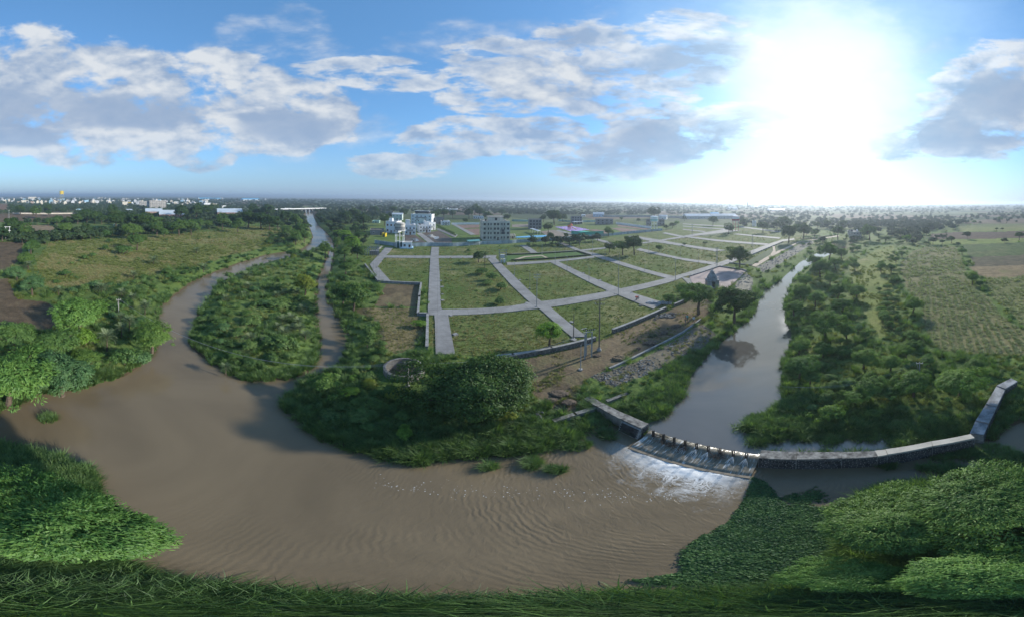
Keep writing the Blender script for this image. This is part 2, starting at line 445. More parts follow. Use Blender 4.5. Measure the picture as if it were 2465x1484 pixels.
Zn('bank_stone2', [K(5, 850, 930), K(5, 1060, 830), K(5, 1380, 650), K(5, 1560, 620), K(5, 1200, 850), K(5, 950, 1000)], (.21, .20, .185), .4)
Zn('bank_stone3', [K(5, 600, 1130), K(5, 740, 990), K(5, 820, 1060), K(5, 800, 1200), K(5, 620, 1190)], (.26, .24, .21), .4)
Zn('dull_grass', [K(5, 1480, 700), K(5, 1800, 640), K(5, 1979, 610), K(5, 1979, 690), K(5, 1600, 760)], (.10, .12, .045), .5)  # dull green grass, one plain ground tint
# right of the river
Zn('pasture', [(2045, 640), (2110, 600), (2150, 590), (2165, 640), (2150, 690), (2165, 760), (2150, 800), (2120, 815), (2085, 760), (2060, 720)], (.155, .185, .055), .8)
Zn('crop', [K(6, 860, 690), K(6, 1190, 690), K(6, 1240, 800), K(6, 1300, 960), K(6, 1360, 1120), K(6, 1560, 1260), K(16, 1700, 240), K(16, 1979, 420), K(16, 2200, 620), K(16, 2200, 720), K(16, 1700, 700), K(16, 1000, 650), K(16, 830, 400), K(16, 800, 150), K(6, 620, 1180), K(6, 540, 950), K(6, 560, 850), K(6, 700, 740)], (.135, .135, .066), .9)
Zn('crop_right', [K(6, 1500, 1060), K(6, 1979, 1030), K(6, 2300, 1030), K(16, 2300, 500), K(16, 1979, 400), K(16, 1850, 230), K(16, 1600, 30)], (.145, .155, .07), .9)
Zn('stubble', [K(6, 1330, 920), K(6, 1700, 900), K(6, 2300, 880), K(6, 2300, 1030), K(6, 1500, 1060)], (.20, .155, .10), .6)
Zn('dark_soil', [K(6, 1340, 800), K(6, 2300, 740), K(6, 2300, 890), K(6, 1420, 920)], (.10, .088, .066), .3)
Zn('green_field', [K(6, 1260, 670), K(6, 2300, 620), K(6, 2300, 770), K(6, 1340, 810)], (.075, .105, .045), .35)
Zn('lime_strip', [K(6, 880, 615), K(6, 1880, 590), K(6, 2300, 580), K(6, 2300, 620), K(6, 1240, 665), K(6, 880, 665)], (.15, .19, .055), .4)
Zn('brown_field', [K(6, 890, 550), K(6, 1180, 525), K(6, 2300, 505), K(6, 2300, 580), K(6, 1200, 605), K(6, 890, 610)], (.085, .062, .052), .2)
Zn('far_field', [K(6, 1230, 460), K(6, 1500, 440), K(6, 2300, 385), K(6, 2300, 500), K(6, 1200, 520)], (.16, .18, .065), .5)
Zn('far_field2', [K(6, 900, 330), K(6, 1300, 285), K(6, 1700, 290), K(6, 1400, 335), K(6, 950, 355)], (.16, .16, .07), .5)

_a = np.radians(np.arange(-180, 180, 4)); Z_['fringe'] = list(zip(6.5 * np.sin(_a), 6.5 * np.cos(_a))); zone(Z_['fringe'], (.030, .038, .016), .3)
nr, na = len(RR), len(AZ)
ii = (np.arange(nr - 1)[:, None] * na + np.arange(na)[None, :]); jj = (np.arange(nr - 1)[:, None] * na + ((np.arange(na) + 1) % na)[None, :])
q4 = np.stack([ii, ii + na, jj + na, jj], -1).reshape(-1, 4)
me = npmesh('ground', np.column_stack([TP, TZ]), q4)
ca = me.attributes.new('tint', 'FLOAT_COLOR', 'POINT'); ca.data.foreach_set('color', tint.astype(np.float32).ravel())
gm = bpy.data.materials.new('ground'); gm.use_nodes = True; t = gm.node_tree; b = t.nodes['Principled BSDF']
at = node(t, 'ShaderNodeAttribute', attribute_name='tint'); gp = node(t, 'ShaderNodeNewGeometry').outputs['Position']
sp = node(t, 'ShaderNodeSeparateXYZ'); t.links.new(gp, sp.inputs[0])
px_, py_, pz_ = (V(t, sp.outputs[i]) for i in range(3))
rr_ = (px_ * px_ + py_ * py_).f('SQRT')
patch = V(t, at.outputs['Alpha'])
big = noise(t, gp, .055, 5, .62); mid = noise(t, gp, .33, 5, .65); fine = noise(t, gp, 2.6, 4, .7)
c = mixc(t, 1.0, at.outputs['Color'], mixc(t, mid.lin(.3, .7).mx(0).mn(1), (.62, .66, .6), (1.35, 1.3, 1.2)), 'MULTIPLY')
c = mixc(t, ((big - .52) * 5 + (mid - .5) * 2).mx(0).mn(1) * patch * .85, c, STRAW)
c = mixc(t, ((.47 - big) * 5 + (mid - .5) * 2.5).mx(0).mn(1) * patch * .85, c, (.062, .115, .026))
c = mixc(t, 1.0, c, mixc(t, fine.lin(.3, .7).mx(0).mn(1), (.68, .68, .68), (1.25, 1.25, 1.25)), 'MULTIPLY')
# distant farmland: a patchwork of fields
vo = node(t, 'ShaderNodeTexVoronoi', feature='F1'); setin(t, vo, 'Vector', vmap(t, gp, (1 / 95, 1 / 150, 0), rot=(0, 0, .5))); vo.inputs['Scale'].default_value = 1; vo.inputs['Randomness'].default_value = .75
vs = node(t, 'ShaderNodeSeparateColor'); t.links.new(vo.outputs['Color'], vs.inputs[0])
fcol = mixc(t, V(t, vs.outputs[0]), (.045, .068, .030), (.115, .135, .058))
fcol = mixc(t, V(t, vs.outputs[1]).step(.70, .74), fcol, (.13, .10, .072))
fcol = mixc(t, 1.0, fcol, mixc(t, big.lin(.3, .7).mx(0).mn(1), (.7, .7, .7), (1.25, 1.25, 1.25)), 'MULTIPLY')
isdef = patch.lin(.505, .495)        # the unsurveyed ground keeps the default patchiness
fz = rr_.step(270, 420) * (1 - (patch - .5).f('ABSOLUTE').step(.0, .02))
c = mixc(t, fz, c, fcol)
# silt below and at the water's edge
c = mixc(t, pz_.lin(.42, .1).mx(0).mn(1), c, (.085, .062, .040))
setin(t, b, 'Base Color', c); b.inputs['Roughness'].default_value = .95; b.inputs['Specular IOR Level'].default_value = .1
bn = node(t, 'ShaderNodeBump'); bn.inputs['Strength'].default_value = .7; bn.inputs['Distance'].default_value = .35
setin(t, bn, 'Height', noise(t, gp, 1.1, 6, .7)); t.links.new(bn.outputs[0], b.inputs['Normal'])
tag(link('ground', me, gm), kind='structure')

# ================================================================== water
def watermat(name, col, bump, scale, rough=.06, flow=None):
    m = bpy.data.materials.new(name); m.use_nodes = True; t = m.node_tree; b = t.nodes['Principled BSDF']
    gp = node(t, 'ShaderNodeNewGeometry').outputs['Position']
    sp = node(t, 'ShaderNodeSeparateXYZ'); t.links.new(gp, sp.inputs[0]); x, y = V(t, sp.outputs[0]), V(t, sp.outputs[1])
    a = noise(t, gp, .06, 4, .6, 1.0)
    setin(t, b, 'Base Color', mixc(t, a.lin(.35, .65).mx(0).mn(1), tuple(k * .8 for k in col), tuple(k * 1.08 for k in col)))
    b.inputs['Roughness'].default_value = rough; b.inputs['IOR'].default_value = 1.33 if flow else 1.85
    rip = noise(t, vmap(t, gp, (1, 1, 1)), scale, 3, .6, .6); swell = noise(t, gp, scale * .3, 2, .5, .5)
    # where the weir pours in the surface is choppy; it calms down with distance
    wm = (WA + WB) / 2
    dw = ((x - wm.x) * (x - wm.x) + (y - wm.y) * (y - wm.y)).f('SQRT')
    chop = dw.step(34, 8)
    w1 = node(t, 'ShaderNodeTexWave', wave_type='RINGS', rings_direction='Z'); setin(t, w1, 'Vector', vmap(t, gp, (1, 1, 0), loc=(-wm.x, -wm.y, 0)))
    w1.inputs['Scale'].default_value = .75; w1.inputs['Distortion'].default_value = 6; w1.inputs['Detail'].default_value = 3; w1.inputs['Detail Scale'].default_value = 1.2
    h = rip * .5 + swell * .8
    bn = node(t, 'ShaderNodeBump'); bn.inputs['Distance'].default_value = .10
    if flow: h = h + V(t, w1.outputs[0]) * dw.step(46, 14) * noise(t, gp, .12, 3, .6).step(.42, .62) * .38 + noise(t, vmap(t, gp, (1.0, .45, 1), rot=(0, 0, -.5)), 1.5, 5, .6, .8) * chop * 1.3; setin(t, bn, 'Strength', chop * .34 + dw.step(46, 14) * .14 + bump)
    else: bn.inputs['Strength'].default_value = bump
    setin(t, bn, 'Height', h); t.links.new(bn.outputs[0], b.inputs['Normal'])
    return m
WM = watermat('muddy_water', (.152, .119, .074), .09, 1.1, .19, True)
WM2 = watermat('still_water', (.105, .097, .082), .012, .35, .02)
def wsheet(name, z, x0, x1, y0, y1, keep, step, m):
    xs = np.arange(x0, x1, step); ys = np.arange(y0, y1, step)
    gx, gy = np.meshgrid(xs, ys); P = np.stack([gx.ravel(), gy.ravel()], 1)
    ok = keep(P + step / 2)
    nx = len(xs) + 1
    vx, vy = np.meshgrid(np.append(xs, x1), np.append(ys, y1))
    c = (np.arange(len(ys))[:, None] * nx + np.arange(len(xs))[None, :]).ravel()[ok]
    f = np.stack([c, c + 1, c + nx + 1, c + nx], 1)
    u, inv = np.unique(f, return_inverse=True)
    vv = np.column_stack([vx.ravel()[u], vy.ravel()[u], np.full(len(u), z)])
    return tag(link(name, npmesh(name, vv, inv.reshape(f.shape)), m), kind='structure')
UN = Vector((WB.y - WA.y, -(WB.x - WA.x))).normalized()
if UN.dot(Vector((-WA.x, -WA.y))) < 0: UN = -UN          # points downstream, to the near side
def downside(P): return (P[:, 0] - WA.x) * UN.x + (P[:, 1] - WA.y) * UN.y
riv = np.asarray(RIVER)
wsheet('river', 0.0, -420, 140, -60, 900, lambda P: (seg_sd(P, RIVER) < 3.0), 2.0, WM)
WD = (WB - WA).to_2d().normalized()
def upkeep(P):
    al = (P[:, 0] - WA.x) * WD.x + (P[:, 1] - WA.y) * WD.y
    d = downside(P)
    return (seg_sd(P, UPW) < 2.0) & ~((d > -.1) & (al > -14) & (al < 90))
wsheet('upper_river', UPZ, -5, 160, -20, 180, upkeep, .4, WM2)

# ================================================================== roads and paving
def concrete(name, col, joint=4.0, rot=0.0, var=.2):
    m = bpy.data.materials.new(name); m.use_nodes = True; t = m.node_tree; b = t.nodes['Principled BSDF']
    gp = node(t, 'ShaderNodeNewGeometry').outputs['Position']
    a = noise(t, gp, .35, 6, .65); a2 = noise(t, gp, 3, 4, .6); st = noise(t, vmap(t, gp, (.3, 2.2, 1), rot=(0, 0, -rot)), .5, 4, .6)
    c = mixc(t, a.lin(.32, .68).mx(0).mn(1), tuple(k * (1 - var * 1.7) for k in col), col)
    c = mixc(t, ((st - .58) * 6).mx(0).mn(1) * .45, c, (.16, .14, .12))
    c = mixc(t, ((a2 - .6) * 5).mx(0).mn(1) * .3, c, (.32, .31, .29))
    br = node(t, 'ShaderNodeTexBrick'); setin(t, br, 'Vector', vmap(t, gp, (1 / joint, 1 / joint, 0), rot=(0, 0, -rot)))
    br.offset = 0; br.inputs['Scale'].default_value = 1; br.inputs['Mortar Size'].default_value = .012; br.inputs['Brick Width'].default_value = 3; br.inputs['Row Height'].default_value = 1
    c = mixc(t, V(t, br.outputs['Fac']) * .55, c, (.09, .085, .075))
    setin(t, b, 'Base Color', c); b.inputs['Roughness'].default_value = .85
    MATS[name] = m
    return m
RD = concrete('road_concrete', (.245, .245, .24), 3.6, rad(15), .24)
RD2 = concrete('road_concrete_cross', (.245, .245, .238), 3.6, rad(105), .24)
ROADS = []
def clean(L):
    r = []
    for p in L:
        if not r or (Vector(p) - Vector(r[-1])).length > .05: r.append(p)
    return r
def road(name, left, right, m, dz=.02, th=.30, kind='structure'):
    poly = clean(G2(left) + G2(right[::-1])); ROADS.append(poly)
    me = MB().prism(poly, LZ - th, LZ + dz)
    return tag(me.build(name, m), kind=kind)
road('road', [K(3, 1046, 700), K(3, 1030, 830), K(3, 1015, 1130), K(3, 1003, 1400), K(13, 1004, 215)], [K(3, 1133, 700), K(3, 1128, 830), K(3, 1140, 1000), K(3, 1155, 1390), K(13, 1185, 215)], RD, .060)
road('road', [K(13, 1075, 214), K(13, 1085, 330), K(13, 1095, 700)], [K(13, 1235, 214), K(13, 1262, 400), K(13, 1320, 700)], RD, .064)
road('road', [K(13, 1004, 190), K(13, 1185, 183), K(13, 1979, 143), K(14, 215, 105), K(4, 360, 1325), K(4, 1110, 1210), K(4, 1260, 1180), K(4, 1790, 1060), K(4, 1979, 1010), K(5, 520, 845), K(5, 980, 670), K(5, 1150, 615), K(5, 1290, 600)],
     [K(13, 1010, 250), K(13, 1240, 250), K(13, 1979, 208), K(14, 225, 182), K(4, 480, 1390), K(4, 1230, 1255), K(4, 1370, 1220), K(4, 1890, 1090), K(5, 0, 1050), K(5, 540, 890), K(5, 800, 790), K(5, 1160, 640), K(5, 1300, 615)], RD2, .052)
road('road', [K(3, 1700, 840), K(3, 1979, 1150), K(4, 215, 1350), K(14, 330, 185), K(14, 690, 500)], [K(3, 1770, 810), K(3, 1979, 1010), K(4, 300, 1300), K(14, 445, 155), K(14, 870, 500)], RD, .072)
road('road', [K(4, 430, 870), K(4, 640, 975), K(4, 890, 1105), K(4, 1110, 1205), K(14, 1240, 20), K(14, 1640, 180)], [K(4, 530, 865), K(4, 890, 1035), K(4, 1255, 1180), K(4, 1370, 1220), K(14, 1760, 105)], RD, .068)
road('road', [K(4, 530, 650), K(4, 770, 750), K(4, 930, 800), K(4, 1080, 850), K(4, 1530, 990), K(4, 1790, 1062)], [K(4, 600, 650), K(4, 830, 745), K(4, 980, 775), K(4, 1250, 865), K(4, 1540, 955), K(4, 1880, 1040)], RD, .064)
road('road', [K(3, 500, 795), K(3, 1020, 800), K(3, 1520, 800), K(3, 1800, 795)], [K(3, 490, 822), K(3, 1020, 828), K(3, 1510, 828), K(3, 1790, 826)], RD2, .056)
road('road', [K(4, -60, 880), K(4, 440, 855), K(4, 960, 800)], [K(4, -60, 910), K(4, 430, 880), K(4, 950, 824)], RD2, .056)
road('road', [K(4, 0, 776), K(4, 750, 735), K(4, 1080, 702), K(4, 1500, 648), K(4, 1979, 575)], [K(4, 0, 790), K(4, 770, 752), K(4, 1080, 718), K(4, 1510, 662), K(4, 1979, 592)], RD2, .056)
road('road', [K(4, 90, 680), K(4, 240, 780)], [K(4, 165, 676), K(4, 315, 775)], RD, .06)
road('road', [K(4, 950, 612), K(4, 1140, 672)], [K(4, 1010, 608), K(4, 1225, 662)], RD, .06)
road('road', [K(4, 1330, 575), K(4, 1600, 632), K(4, 1979, 690), K(5, 380, 752)], [K(4, 1420, 570), K(4, 1700, 615), K(4, 1979, 665), K(5, 500, 738)], RD, .064)
road('road', [K(4, 1440, 735), K(4, 1979, 852), K(5, 340, 905)], [K(4, 1480, 712), K(4, 1979, 828), K(5, 400, 878)], RD, .06)
road('road', [K(5, 0, 582), K(5, 380, 632), K(5, 960, 678)], [K(5, 20, 570), K(5, 390, 612), K(5, 1000, 660)], RD, .064)
road('road', [K(4, 1740, 540), K(5, 0, 590), K(5, 130, 560)], [K(4, 1780, 530), K(5, 10, 572), K(5, 150, 545)], RD, .068)
road('road', [K(5, 590, 552), K(5, 1120, 605)], [K(5, 640, 545), K(5, 1140, 590)], RD, .06)
road('road', [K(4, 1979, 600), K(5, 130, 550), K(5, 480, 495)], [K(4, 1979, 588), K(5, 200, 565), K(5, 680, 508)], RD2, .052)
road('road', [K(5, 0, 500), K(5, 250, 527)], [K(5, 0, 490), K(5, 270, 518)], RD, .06)
road('road', [K(5, 0, 462), K(5, 480, 497)], [K(5, 0, 454), K(5, 490, 488)], RD, .06)
road('road', [K(5, 0, 436), K(5, 520, 466)], [K(5, 0, 428), K(5, 540, 456)], RD, .056)
road('road', [K(5, 660, 470), K(5, 1130, 530)], [K(5, 680, 460), K(5, 1140, 520)], RD, .06)
road('road', [K(3, 510, 705), K(3, 330, 900), K(3, 440, 1100)], [K(3, 600, 710), K(3, 520, 800), K(3, 420, 925), K(3, 570, 1092)], RD, .062)
road('road', [K(3, 870, 540), K(3, 1010, 655)], [K(3, 930, 535), K(3, 1090, 652)], RD, .06)
road('road', [K(3, 1090, 490), K(3, 1320, 590)], [K(3, 1130, 485), K(3, 1350, 560)], RD, .06)
road('road', [K(3, 1290, 440), K(3, 1500, 560)], [K(3, 1330, 440), K(3, 1560, 555)], RD, .056)
road('road', [K(4, 500, 510), K(4, 760, 572)], [K(4, 540, 503), K(4, 830, 566)], RD, .056)
road('embankment_path', [K(5, 800, 915), K(5, 1050, 770), K(5, 1340, 640), K(5, 1800, 565)], [K(5, 850, 930), K(5, 1075, 790), K(5, 1365, 640), K(5, 1820, 575)], mat('sandstone_path', (.42, .34, .26), .9, .15, .8), .05)
road('embankment_path', [K(5, 1040, 695), K(5, 1050, 740), K(5, 1000, 810), K(5, 830, 895), K(5, 800, 915)], [K(5, 1070, 690), K(5, 1078, 760), K(5, 1050, 800), K(5, 1000, 840), K(5, 855, 920)], MATS['sandstone_path'], .055)
PG = mat('paver_pink', (.34, .27, .25), .85, .2, .3)
road('paved_court', [K(5, 80, 1045), K(5, 130, 1170), K(5, 510, 1185)], [K(5, 430, 932), K(5, 690, 968), K(5, 735, 980), K(5, 600, 1110)], PG, .12)
road('temple_yard', [K(5, -10, 1052), K(5, 120, 1178), K(5, 200, 1180)], [K(5, 85, 1060), K(5, 135, 1110), K(5, 220, 1100)], mat('yard', (.24, .24, .22), .9, .2, .4), .05)
LAWN = mat('lawn', (.055, .125, .022), .95, .22, .5)
LAWN2 = mat('lawn_dark', (.045, .085, .028), .95, .25, .5)
road('lawn', [K(4, -80, 800), K(4, 0, 795), K(4, 750, 756)], [K(4, -100, 880), K(4, 0, 852), K(4, 440, 832), K(4, 880, 796)], LAWN, .03)
road('lawn', [K(5, 700, 890), K(5, 1030, 715), K(5, 1050, 740)], [K(5, 800, 905), K(5, 1000, 805)], LAWN2, .035)
road('lawn', [K(5, 1085, 690), K(5, 1100, 660), K(5, 1300, 640)], [K(5, 1080, 760), K(5, 1320, 655)], LAWN2, .035)
road('lawn', [K(5, 200, 570), K(5, 330, 535), K(5, 470, 530)], [K(5, 280, 578), K(5, 400, 560), K(5, 480, 535)], LAWN2, .035)
road('park_path', [K(4, 0, 850), K(4, 140, 808), K(4, 330, 795)], [K(4, 50, 850), K(4, 160, 818), K(4, 340, 803)], MATS['sandstone_path'], .05)
road('park_path', [K(4, 320, 795), K(4, 400, 830)], [K(4, 350, 795), K(4, 430, 828)], MATS['sandstone_path'], .055)
# ================================================================== plants: meshes
LM = dict(
    acacia=leafmat('acacia_leaf', (.045, .110, .020), (.165, .270, .055), .38),
    acacia_dark=leafmat('acacia_leaf_dark', (.038, .098, .024), (.140, .245, .062), .4),
    pale=leafmat('blue_green_leaf', (.050, .120, .042), (.150, .265, .100), .36),
    bright=leafmat('bright_leaf', (.060, .150, .028), (.190, .330, .075), .38),
    broad=leafmat('broad_leaf', (.016, .046, .012), (.075, .140, .026), .28),
    broad_mid=leafmat('broad_leaf_mid', (.038, .098, .022), (.135, .220, .048), .32),
    lime=leafmat('lime_leaf', (.085, .190, .020), (.210, .340, .050), .42),
    yellow=leafmat('yellow_leaf', (.100, .150, .018), (.240, .280, .040), .4),
    shrub=leafmat('shrub_leaf', (.046, .108, .028), (.175, .265, .075), .34, .3),
    reed=leafmat('reed_blade', (.038, .098, .026), (.160, .255, .078), .36, .3),
    longb=leafmat('long_blade', (.016, .046, .016), (.120, .220, .062), .34, .35),
    grass=leafmat('grass_blade', (.085, .130, .028), (.220, .245, .075), .36, .3),
    straw=leafmat('straw_blade', (.170, .165, .065), (.320, .280, .140), .3, .3),
    palm=leafmat('palm_leaflet', (.052, .090, .040), (.170, .215, .110), .25, .3),
    hya=leafmat('floating_leaf', (.020, .062, .022), (.080, .165, .046), .22, .25, .6),
    pale_crop=leafmat('crop_leaf', (.16, .20, .09), (.34, .37, .22), .3, .3),
    far=leafmat('far_leaf', (.016, .036, .016), (.050, .085, .028), .15, .4))
BARK = mat('bark', (.13, .10, .075), .95, .35, 2.0, .4)
BARKD = mat('bark_dark', (.055, .042, .034), .95, .35, 2.0, .4)

def unit(a): return a / np.maximum(np.linalg.norm(a, axis=1, keepdims=True), 1e-9)
def leaves(c, n, a, L, W):
    """diamond leaves: centre c, normal n, axis a"""
    b = unit(np.cross(n, a)); a = unit(a)
    L = np.broadcast_to(L, (len(c),))[:, None]; W = np.broadcast_to(W, (len(c),))[:, None]
    v = np.stack([c - a * L * .5, c + b * W * .5 - a * L * .05, c + a * L * .5, c - b * W * .5 - a * L * .05], 1).reshape(-1, 3)
    f = np.arange(len(c) * 4).reshape(-1, 4)
    return v, f
def crown_pts(rng, n_cl, flat, low=-.35, lobes=11, inner=.25):
    d = unit(rng.normal(size=(n_cl * 6, 3))); d = d[d[:, 2] > low][:n_cl]
    L = unit(rng.normal(size=(lobes, 3)) * (1, 1, .7)); am = rng.uniform(.20, .52, lobes)
    r = .58 + sum(a * np.exp(-((1 - d @ l) / .11)) for a, l in zip(am, L)) + rng.normal(0, .05, len(d))
    ins = rng.random(len(d)) < inner
    r = np.where(ins, r * rng.uniform(.45, .85, len(d)), r)
    r /= np.percentile(r, 97)
    return d * r[:, None] * (1, 1, flat), d
def crown_mesh(name, seed, n_cl=200, per=36, leaf=.07, ratio=.5, flat=.7, rc=.20, low=-.35, spray=False, inner=.25):
    rng = np.random.default_rng(seed)
    C, d = crown_pts(rng, n_cl, flat, low, inner=inner)
    k = len(C)
    cr_ = rng.uniform(.65, 1.25, k) * rc
    v = unit(rng.normal(size=(k, per, 3)).reshape(-1, 3)).reshape(k, per, 3)
    v[..., 2] = np.where(v[..., 2] < 0, v[..., 2] * rng.choice([1, -1], (k, per), p=[.45, .55]), v[..., 2])
    rad_ = rng.random((k, per, 1)) ** .45
    sq = np.array([1.15, 1.15, .62])
    P = C[:, None] + v * rad_ * cr_[:, None, None] * sq
    P = P.reshape(-1, 3); vv = v.reshape(-1, 3); dd = np.repeat(d, per, 0)
    n = unit(vv * .6 + dd * .5 + np.array([0, 0, .55]) + rng.normal(0, .45, P.shape))
    if spray: a = unit(dd * (1, 1, .35) + vv * .55 + rng.normal(0, .28, P.shape))
    else: a = unit(rng.normal(size=P.shape))
    a = unit(a - n * (a * n).sum(1, keepdims=True))
    s = leaf * rng.uniform(.6, 1.35, len(P))
    v4, f4 = leaves(P, n, a, s, s * ratio)
    return npmesh(name, v4, f4), C
def trunk_mesh(name, seed, C, flat, base, r0=.06, n=14):
    """tapered trunk with limbs reaching into the crown; the crown's centre is the origin"""
    rng = np.random.default_rng(seed); mb = MB()
    fork = Vector((rng.normal(0, .04), rng.normal(0, .04), -flat * .45))
    mb.tube([(0, 0, base), (rng.normal(0, .02), rng.normal(0, .02), (base + fork.z) / 2), fork], [r0 * 1.25, r0, r0 * .8], 7)
    for i in rng.choice(len(C), min(n, len(C)), replace=False):
        e = Vector(C[i]) * .88; m = fork.lerp(e, .5) + Vector((rng.normal(0, .06), rng.normal(0, .06), .08))
        mb.tube([fork, m, e], [r0 * .5, r0 * .3, r0 * .1], 5, False)
    return mb.mesh(name)

def lib_tree(kind, seed, **kw):
    base = kw.pop('base', -1.1); r0 = kw.pop('r0', .06)
    cm, C = crown_mesh(kind + '_crown', seed, **kw)
    tm = trunk_mesh(kind + '_trunk', seed, C, kw.get('flat', .7), base, r0)
    return cm, tm, -base
LIB = {
    'acacia': [lib_tree('acacia', s, n_cl=260, per=44, leaf=.085, ratio=.30, flat=.62, rc=.145, low=-.42, spray=True, base=-.95) for s in (11, 12, 13)],
    'broad': [lib_tree('broad', s, n_cl=210, per=40, leaf=.085, ratio=.55, flat=.80, rc=.165, low=-.6, base=-1.15) for s in (21, 22, 23)],
    'shrub': [lib_tree('shrub', s, n_cl=110, per=34, leaf=.13, ratio=.40, flat=.74, rc=.20, low=-.15, base=-.55, r0=.04) for s in (31, 32, 33)],
    'hero_broad': [lib_tree('hero_broad', 41, n_cl=900, per=60, leaf=.036, ratio=.45, flat=.74, rc=.105, low=-.62, base=-.50, r0=.05, inner=.3)],
    'hero_acacia': [lib_tree('hero_acacia', s, n_cl=700, per=64, leaf=.052, ratio=.28, flat=.60, rc=.105, low=-.4, spray=True, base=-1.0, r0=.045, inner=.35) for s in (51, 52)],
    'far': [lib_tree('far', s, n_cl=40, per=22, leaf=.26, ratio=.6, flat=.78, rc=.30, low=-.5, base=-1.0, r0=.05) for s in (61, 62, 63)],
}
# every variety of leaf gets its own copy of the crown's mesh datablock only once
_cm = {}
def crown_of(kind, i, leaf):
    k = (kind, i, leaf)
    if k not in _cm:
        me = LIB[kind][i][0].copy(); me.materials.clear(); me.materials.append(LM[leaf]); _cm[k] = me
    return _cm[k]
for L_ in LIB.values():
    for c_, t_, _ in L_:
        t_.materials.append(BARK)
random.seed(3)
NT = [0]
TREES = []
def tree(name, g, R, kind='acacia', leaf='acacia', label=None, group=None, cat='tree', z0=None, squash=1.0):
    """g: foot of the trunk; R: crown radius"""
    NT[0] += 1
    i = (NT[0] * 7 + NT[0] // 3) % len(LIB[kind])
    root = empty(name, (g[0], g[1], (g[2] if z0 is None else z0)), random.uniform(0, 6.28), label, cat, group)
    hc = LIB[kind][i][2] * R * .93
    s = (R * random.uniform(.94, 1.06), R * random.uniform(.94, 1.06), R * squash)
    cobj = bpy.data.objects.new('crown', crown_of(kind, i, leaf)); COL.objects.link(cobj); cobj.parent = root
    cobj.location = (0, 0, hc * squash); cobj.scale = s
    tobj = bpy.data.objects.new('trunk', LIB[kind][i][1]); COL.objects.link(tobj); tobj.parent = root
    tobj.location = (0, 0, hc * squash); tobj.scale = s
    TREES.append((g[0], g[1], R))
    return root
def tree_px(name, c, wpx, kind='acacia', leaf='acacia', label=None, group=None, ground=LZ - .1, squash=1.0, cat='tree'):
    """crown sighted at c (survey units), wpx wide"""
    zc = ground + 3
    for _ in range(8):
        p = G(c, zc); sl = (p - Vector((0, 0, CAMZ))).length
        R = sl * rad(wpx / KD) / 2 * 1.14
        hc = LIB[kind][0][2] * R * .93 * squash
        zc = ground + hc
    return tree(name, (p.x, p.y, ground), R, kind, leaf, label, group, cat, squash=squash)

# ------------------------------------------------------------------ date palms
def frond_mesh(seed, L=1.0, droop=.55, n=22):
    rng = np.random.default_rng(seed); mb = MB()
    t = np.linspace(0, 1, n)
    x = L * (t - .12 * t ** 3); z = L * (.42 * t - droop * t ** 2.2)
    pts = [(x[i], 0, z[i]) for i in range(0, n, 4)] + [(x[-1], 0, z[-1])]
    mb.tube(pts, [.018 * L * (1 - .8 * i / len(pts)) for i in range(len(pts))], 4)
    for i in range(3, n):
        l = L * .30 * math.sin(math.pi * (.12 + .86 * t[i])) ** .6
        for sd in (-1, 1):
            o = Vector((x[i], 0, z[i])); e = o + Vector((l * .62, sd * l * .75, l * .12 + rng.normal(0, .02)))
            wv = Vector((.018 * L, 0, .006))
            m_ = o.lerp(e, .45)
            mb.add([o, m_ + wv, e, m_ - wv], [(0, 1, 2, 3)])
    return mb.mesh('frond')
FR = [frond_mesh(s, 1, d_) for s, d_ in ((1, .40), (2, .62), (3, .9))]
for f_ in FR: f_.materials.append(LM['palm'])
PT = MB().tube([(0, 0, -.2), (.03, 0, .5), (0, 0, 1)], [.16, .13, .14], 8).mesh('palm_trunk'); PT.materials.append(BARK)
def palm(c, wpx, label, th=1.4, group=None, ground=LZ - .2):
    zc = ground + th
    p = G(c, zc); R = (p - Vector((0, 0, CAMZ))).length * rad(wpx / KD) / 2
    root = empty('date_palm', (p.x, p.y, ground), random.uniform(0, 6.28), label, 'palm', group)
    tr = bpy.data.objects.new('trunk', PT); COL.objects.link(tr); tr.parent = root; tr.scale = (R * .5, R * .5, th + .1)
    for i in range(24):
        f = bpy.data.objects.new('frond', FR[0 if i < 9 else (1 if i < 18 else 2)]); COL.objects.link(f); f.parent = root
        tier = i / 24
        f.location = (0, 0, th); f.scale = (R * 1.12,) * 3
        f.rotation_euler = (random.uniform(-.15, .15), -(.75 - 1.25 * tier) + random.uniform(-.12, .12), i * 2.399 + random.uniform(-.2, .2))
    TREES.append((p.x, p.y, R * .6))
    return root

# ------------------------------------------------------------------ tufts (sources of the uncountable growth)
def blades(name, seed, n=60, h=1.0, spread=.35, lean=.6, wd=.035, segs=3, leafm='reed'):
    rng = np.random.default_rng(seed); v = []; f = []
    for i in range(n):
        a = rng.uniform(0, 6.283); r = spread * math.sqrt(rng.random())
        b = np.array([r * math.cos(a), r * math.sin(a), 0]); H = h * rng.uniform(.55, 1.1)
        a2 = a + rng.normal(0, .7); ln = lean * rng.uniform(.3, 1.2)
        dr = np.array([math.cos(a2), math.sin(a2), 0]); sd = np.array([-dr[1], dr[0], 0]) * wd
        k0 = len(v)
        for s_ in range(segs + 1):
            t_ = s_ / segs
            p = b + dr * (ln * H * t_ ** 1.8) + np.array([0, 0, H * (t_ - .32 * ln * t_ ** 2.6)])
            ww = (1 - t_ * .92)
            v += [p - sd * ww, p + sd * ww]
        f += [(k0 + 2 * s_, k0 + 2 * s_ + 1, k0 + 2 * s_ + 3, k0 + 2 * s_ + 2) for s_ in range(segs)]
    me = npmesh(name, np.array(v), np.array(f)); me.materials.append(LM[leafm]); return me
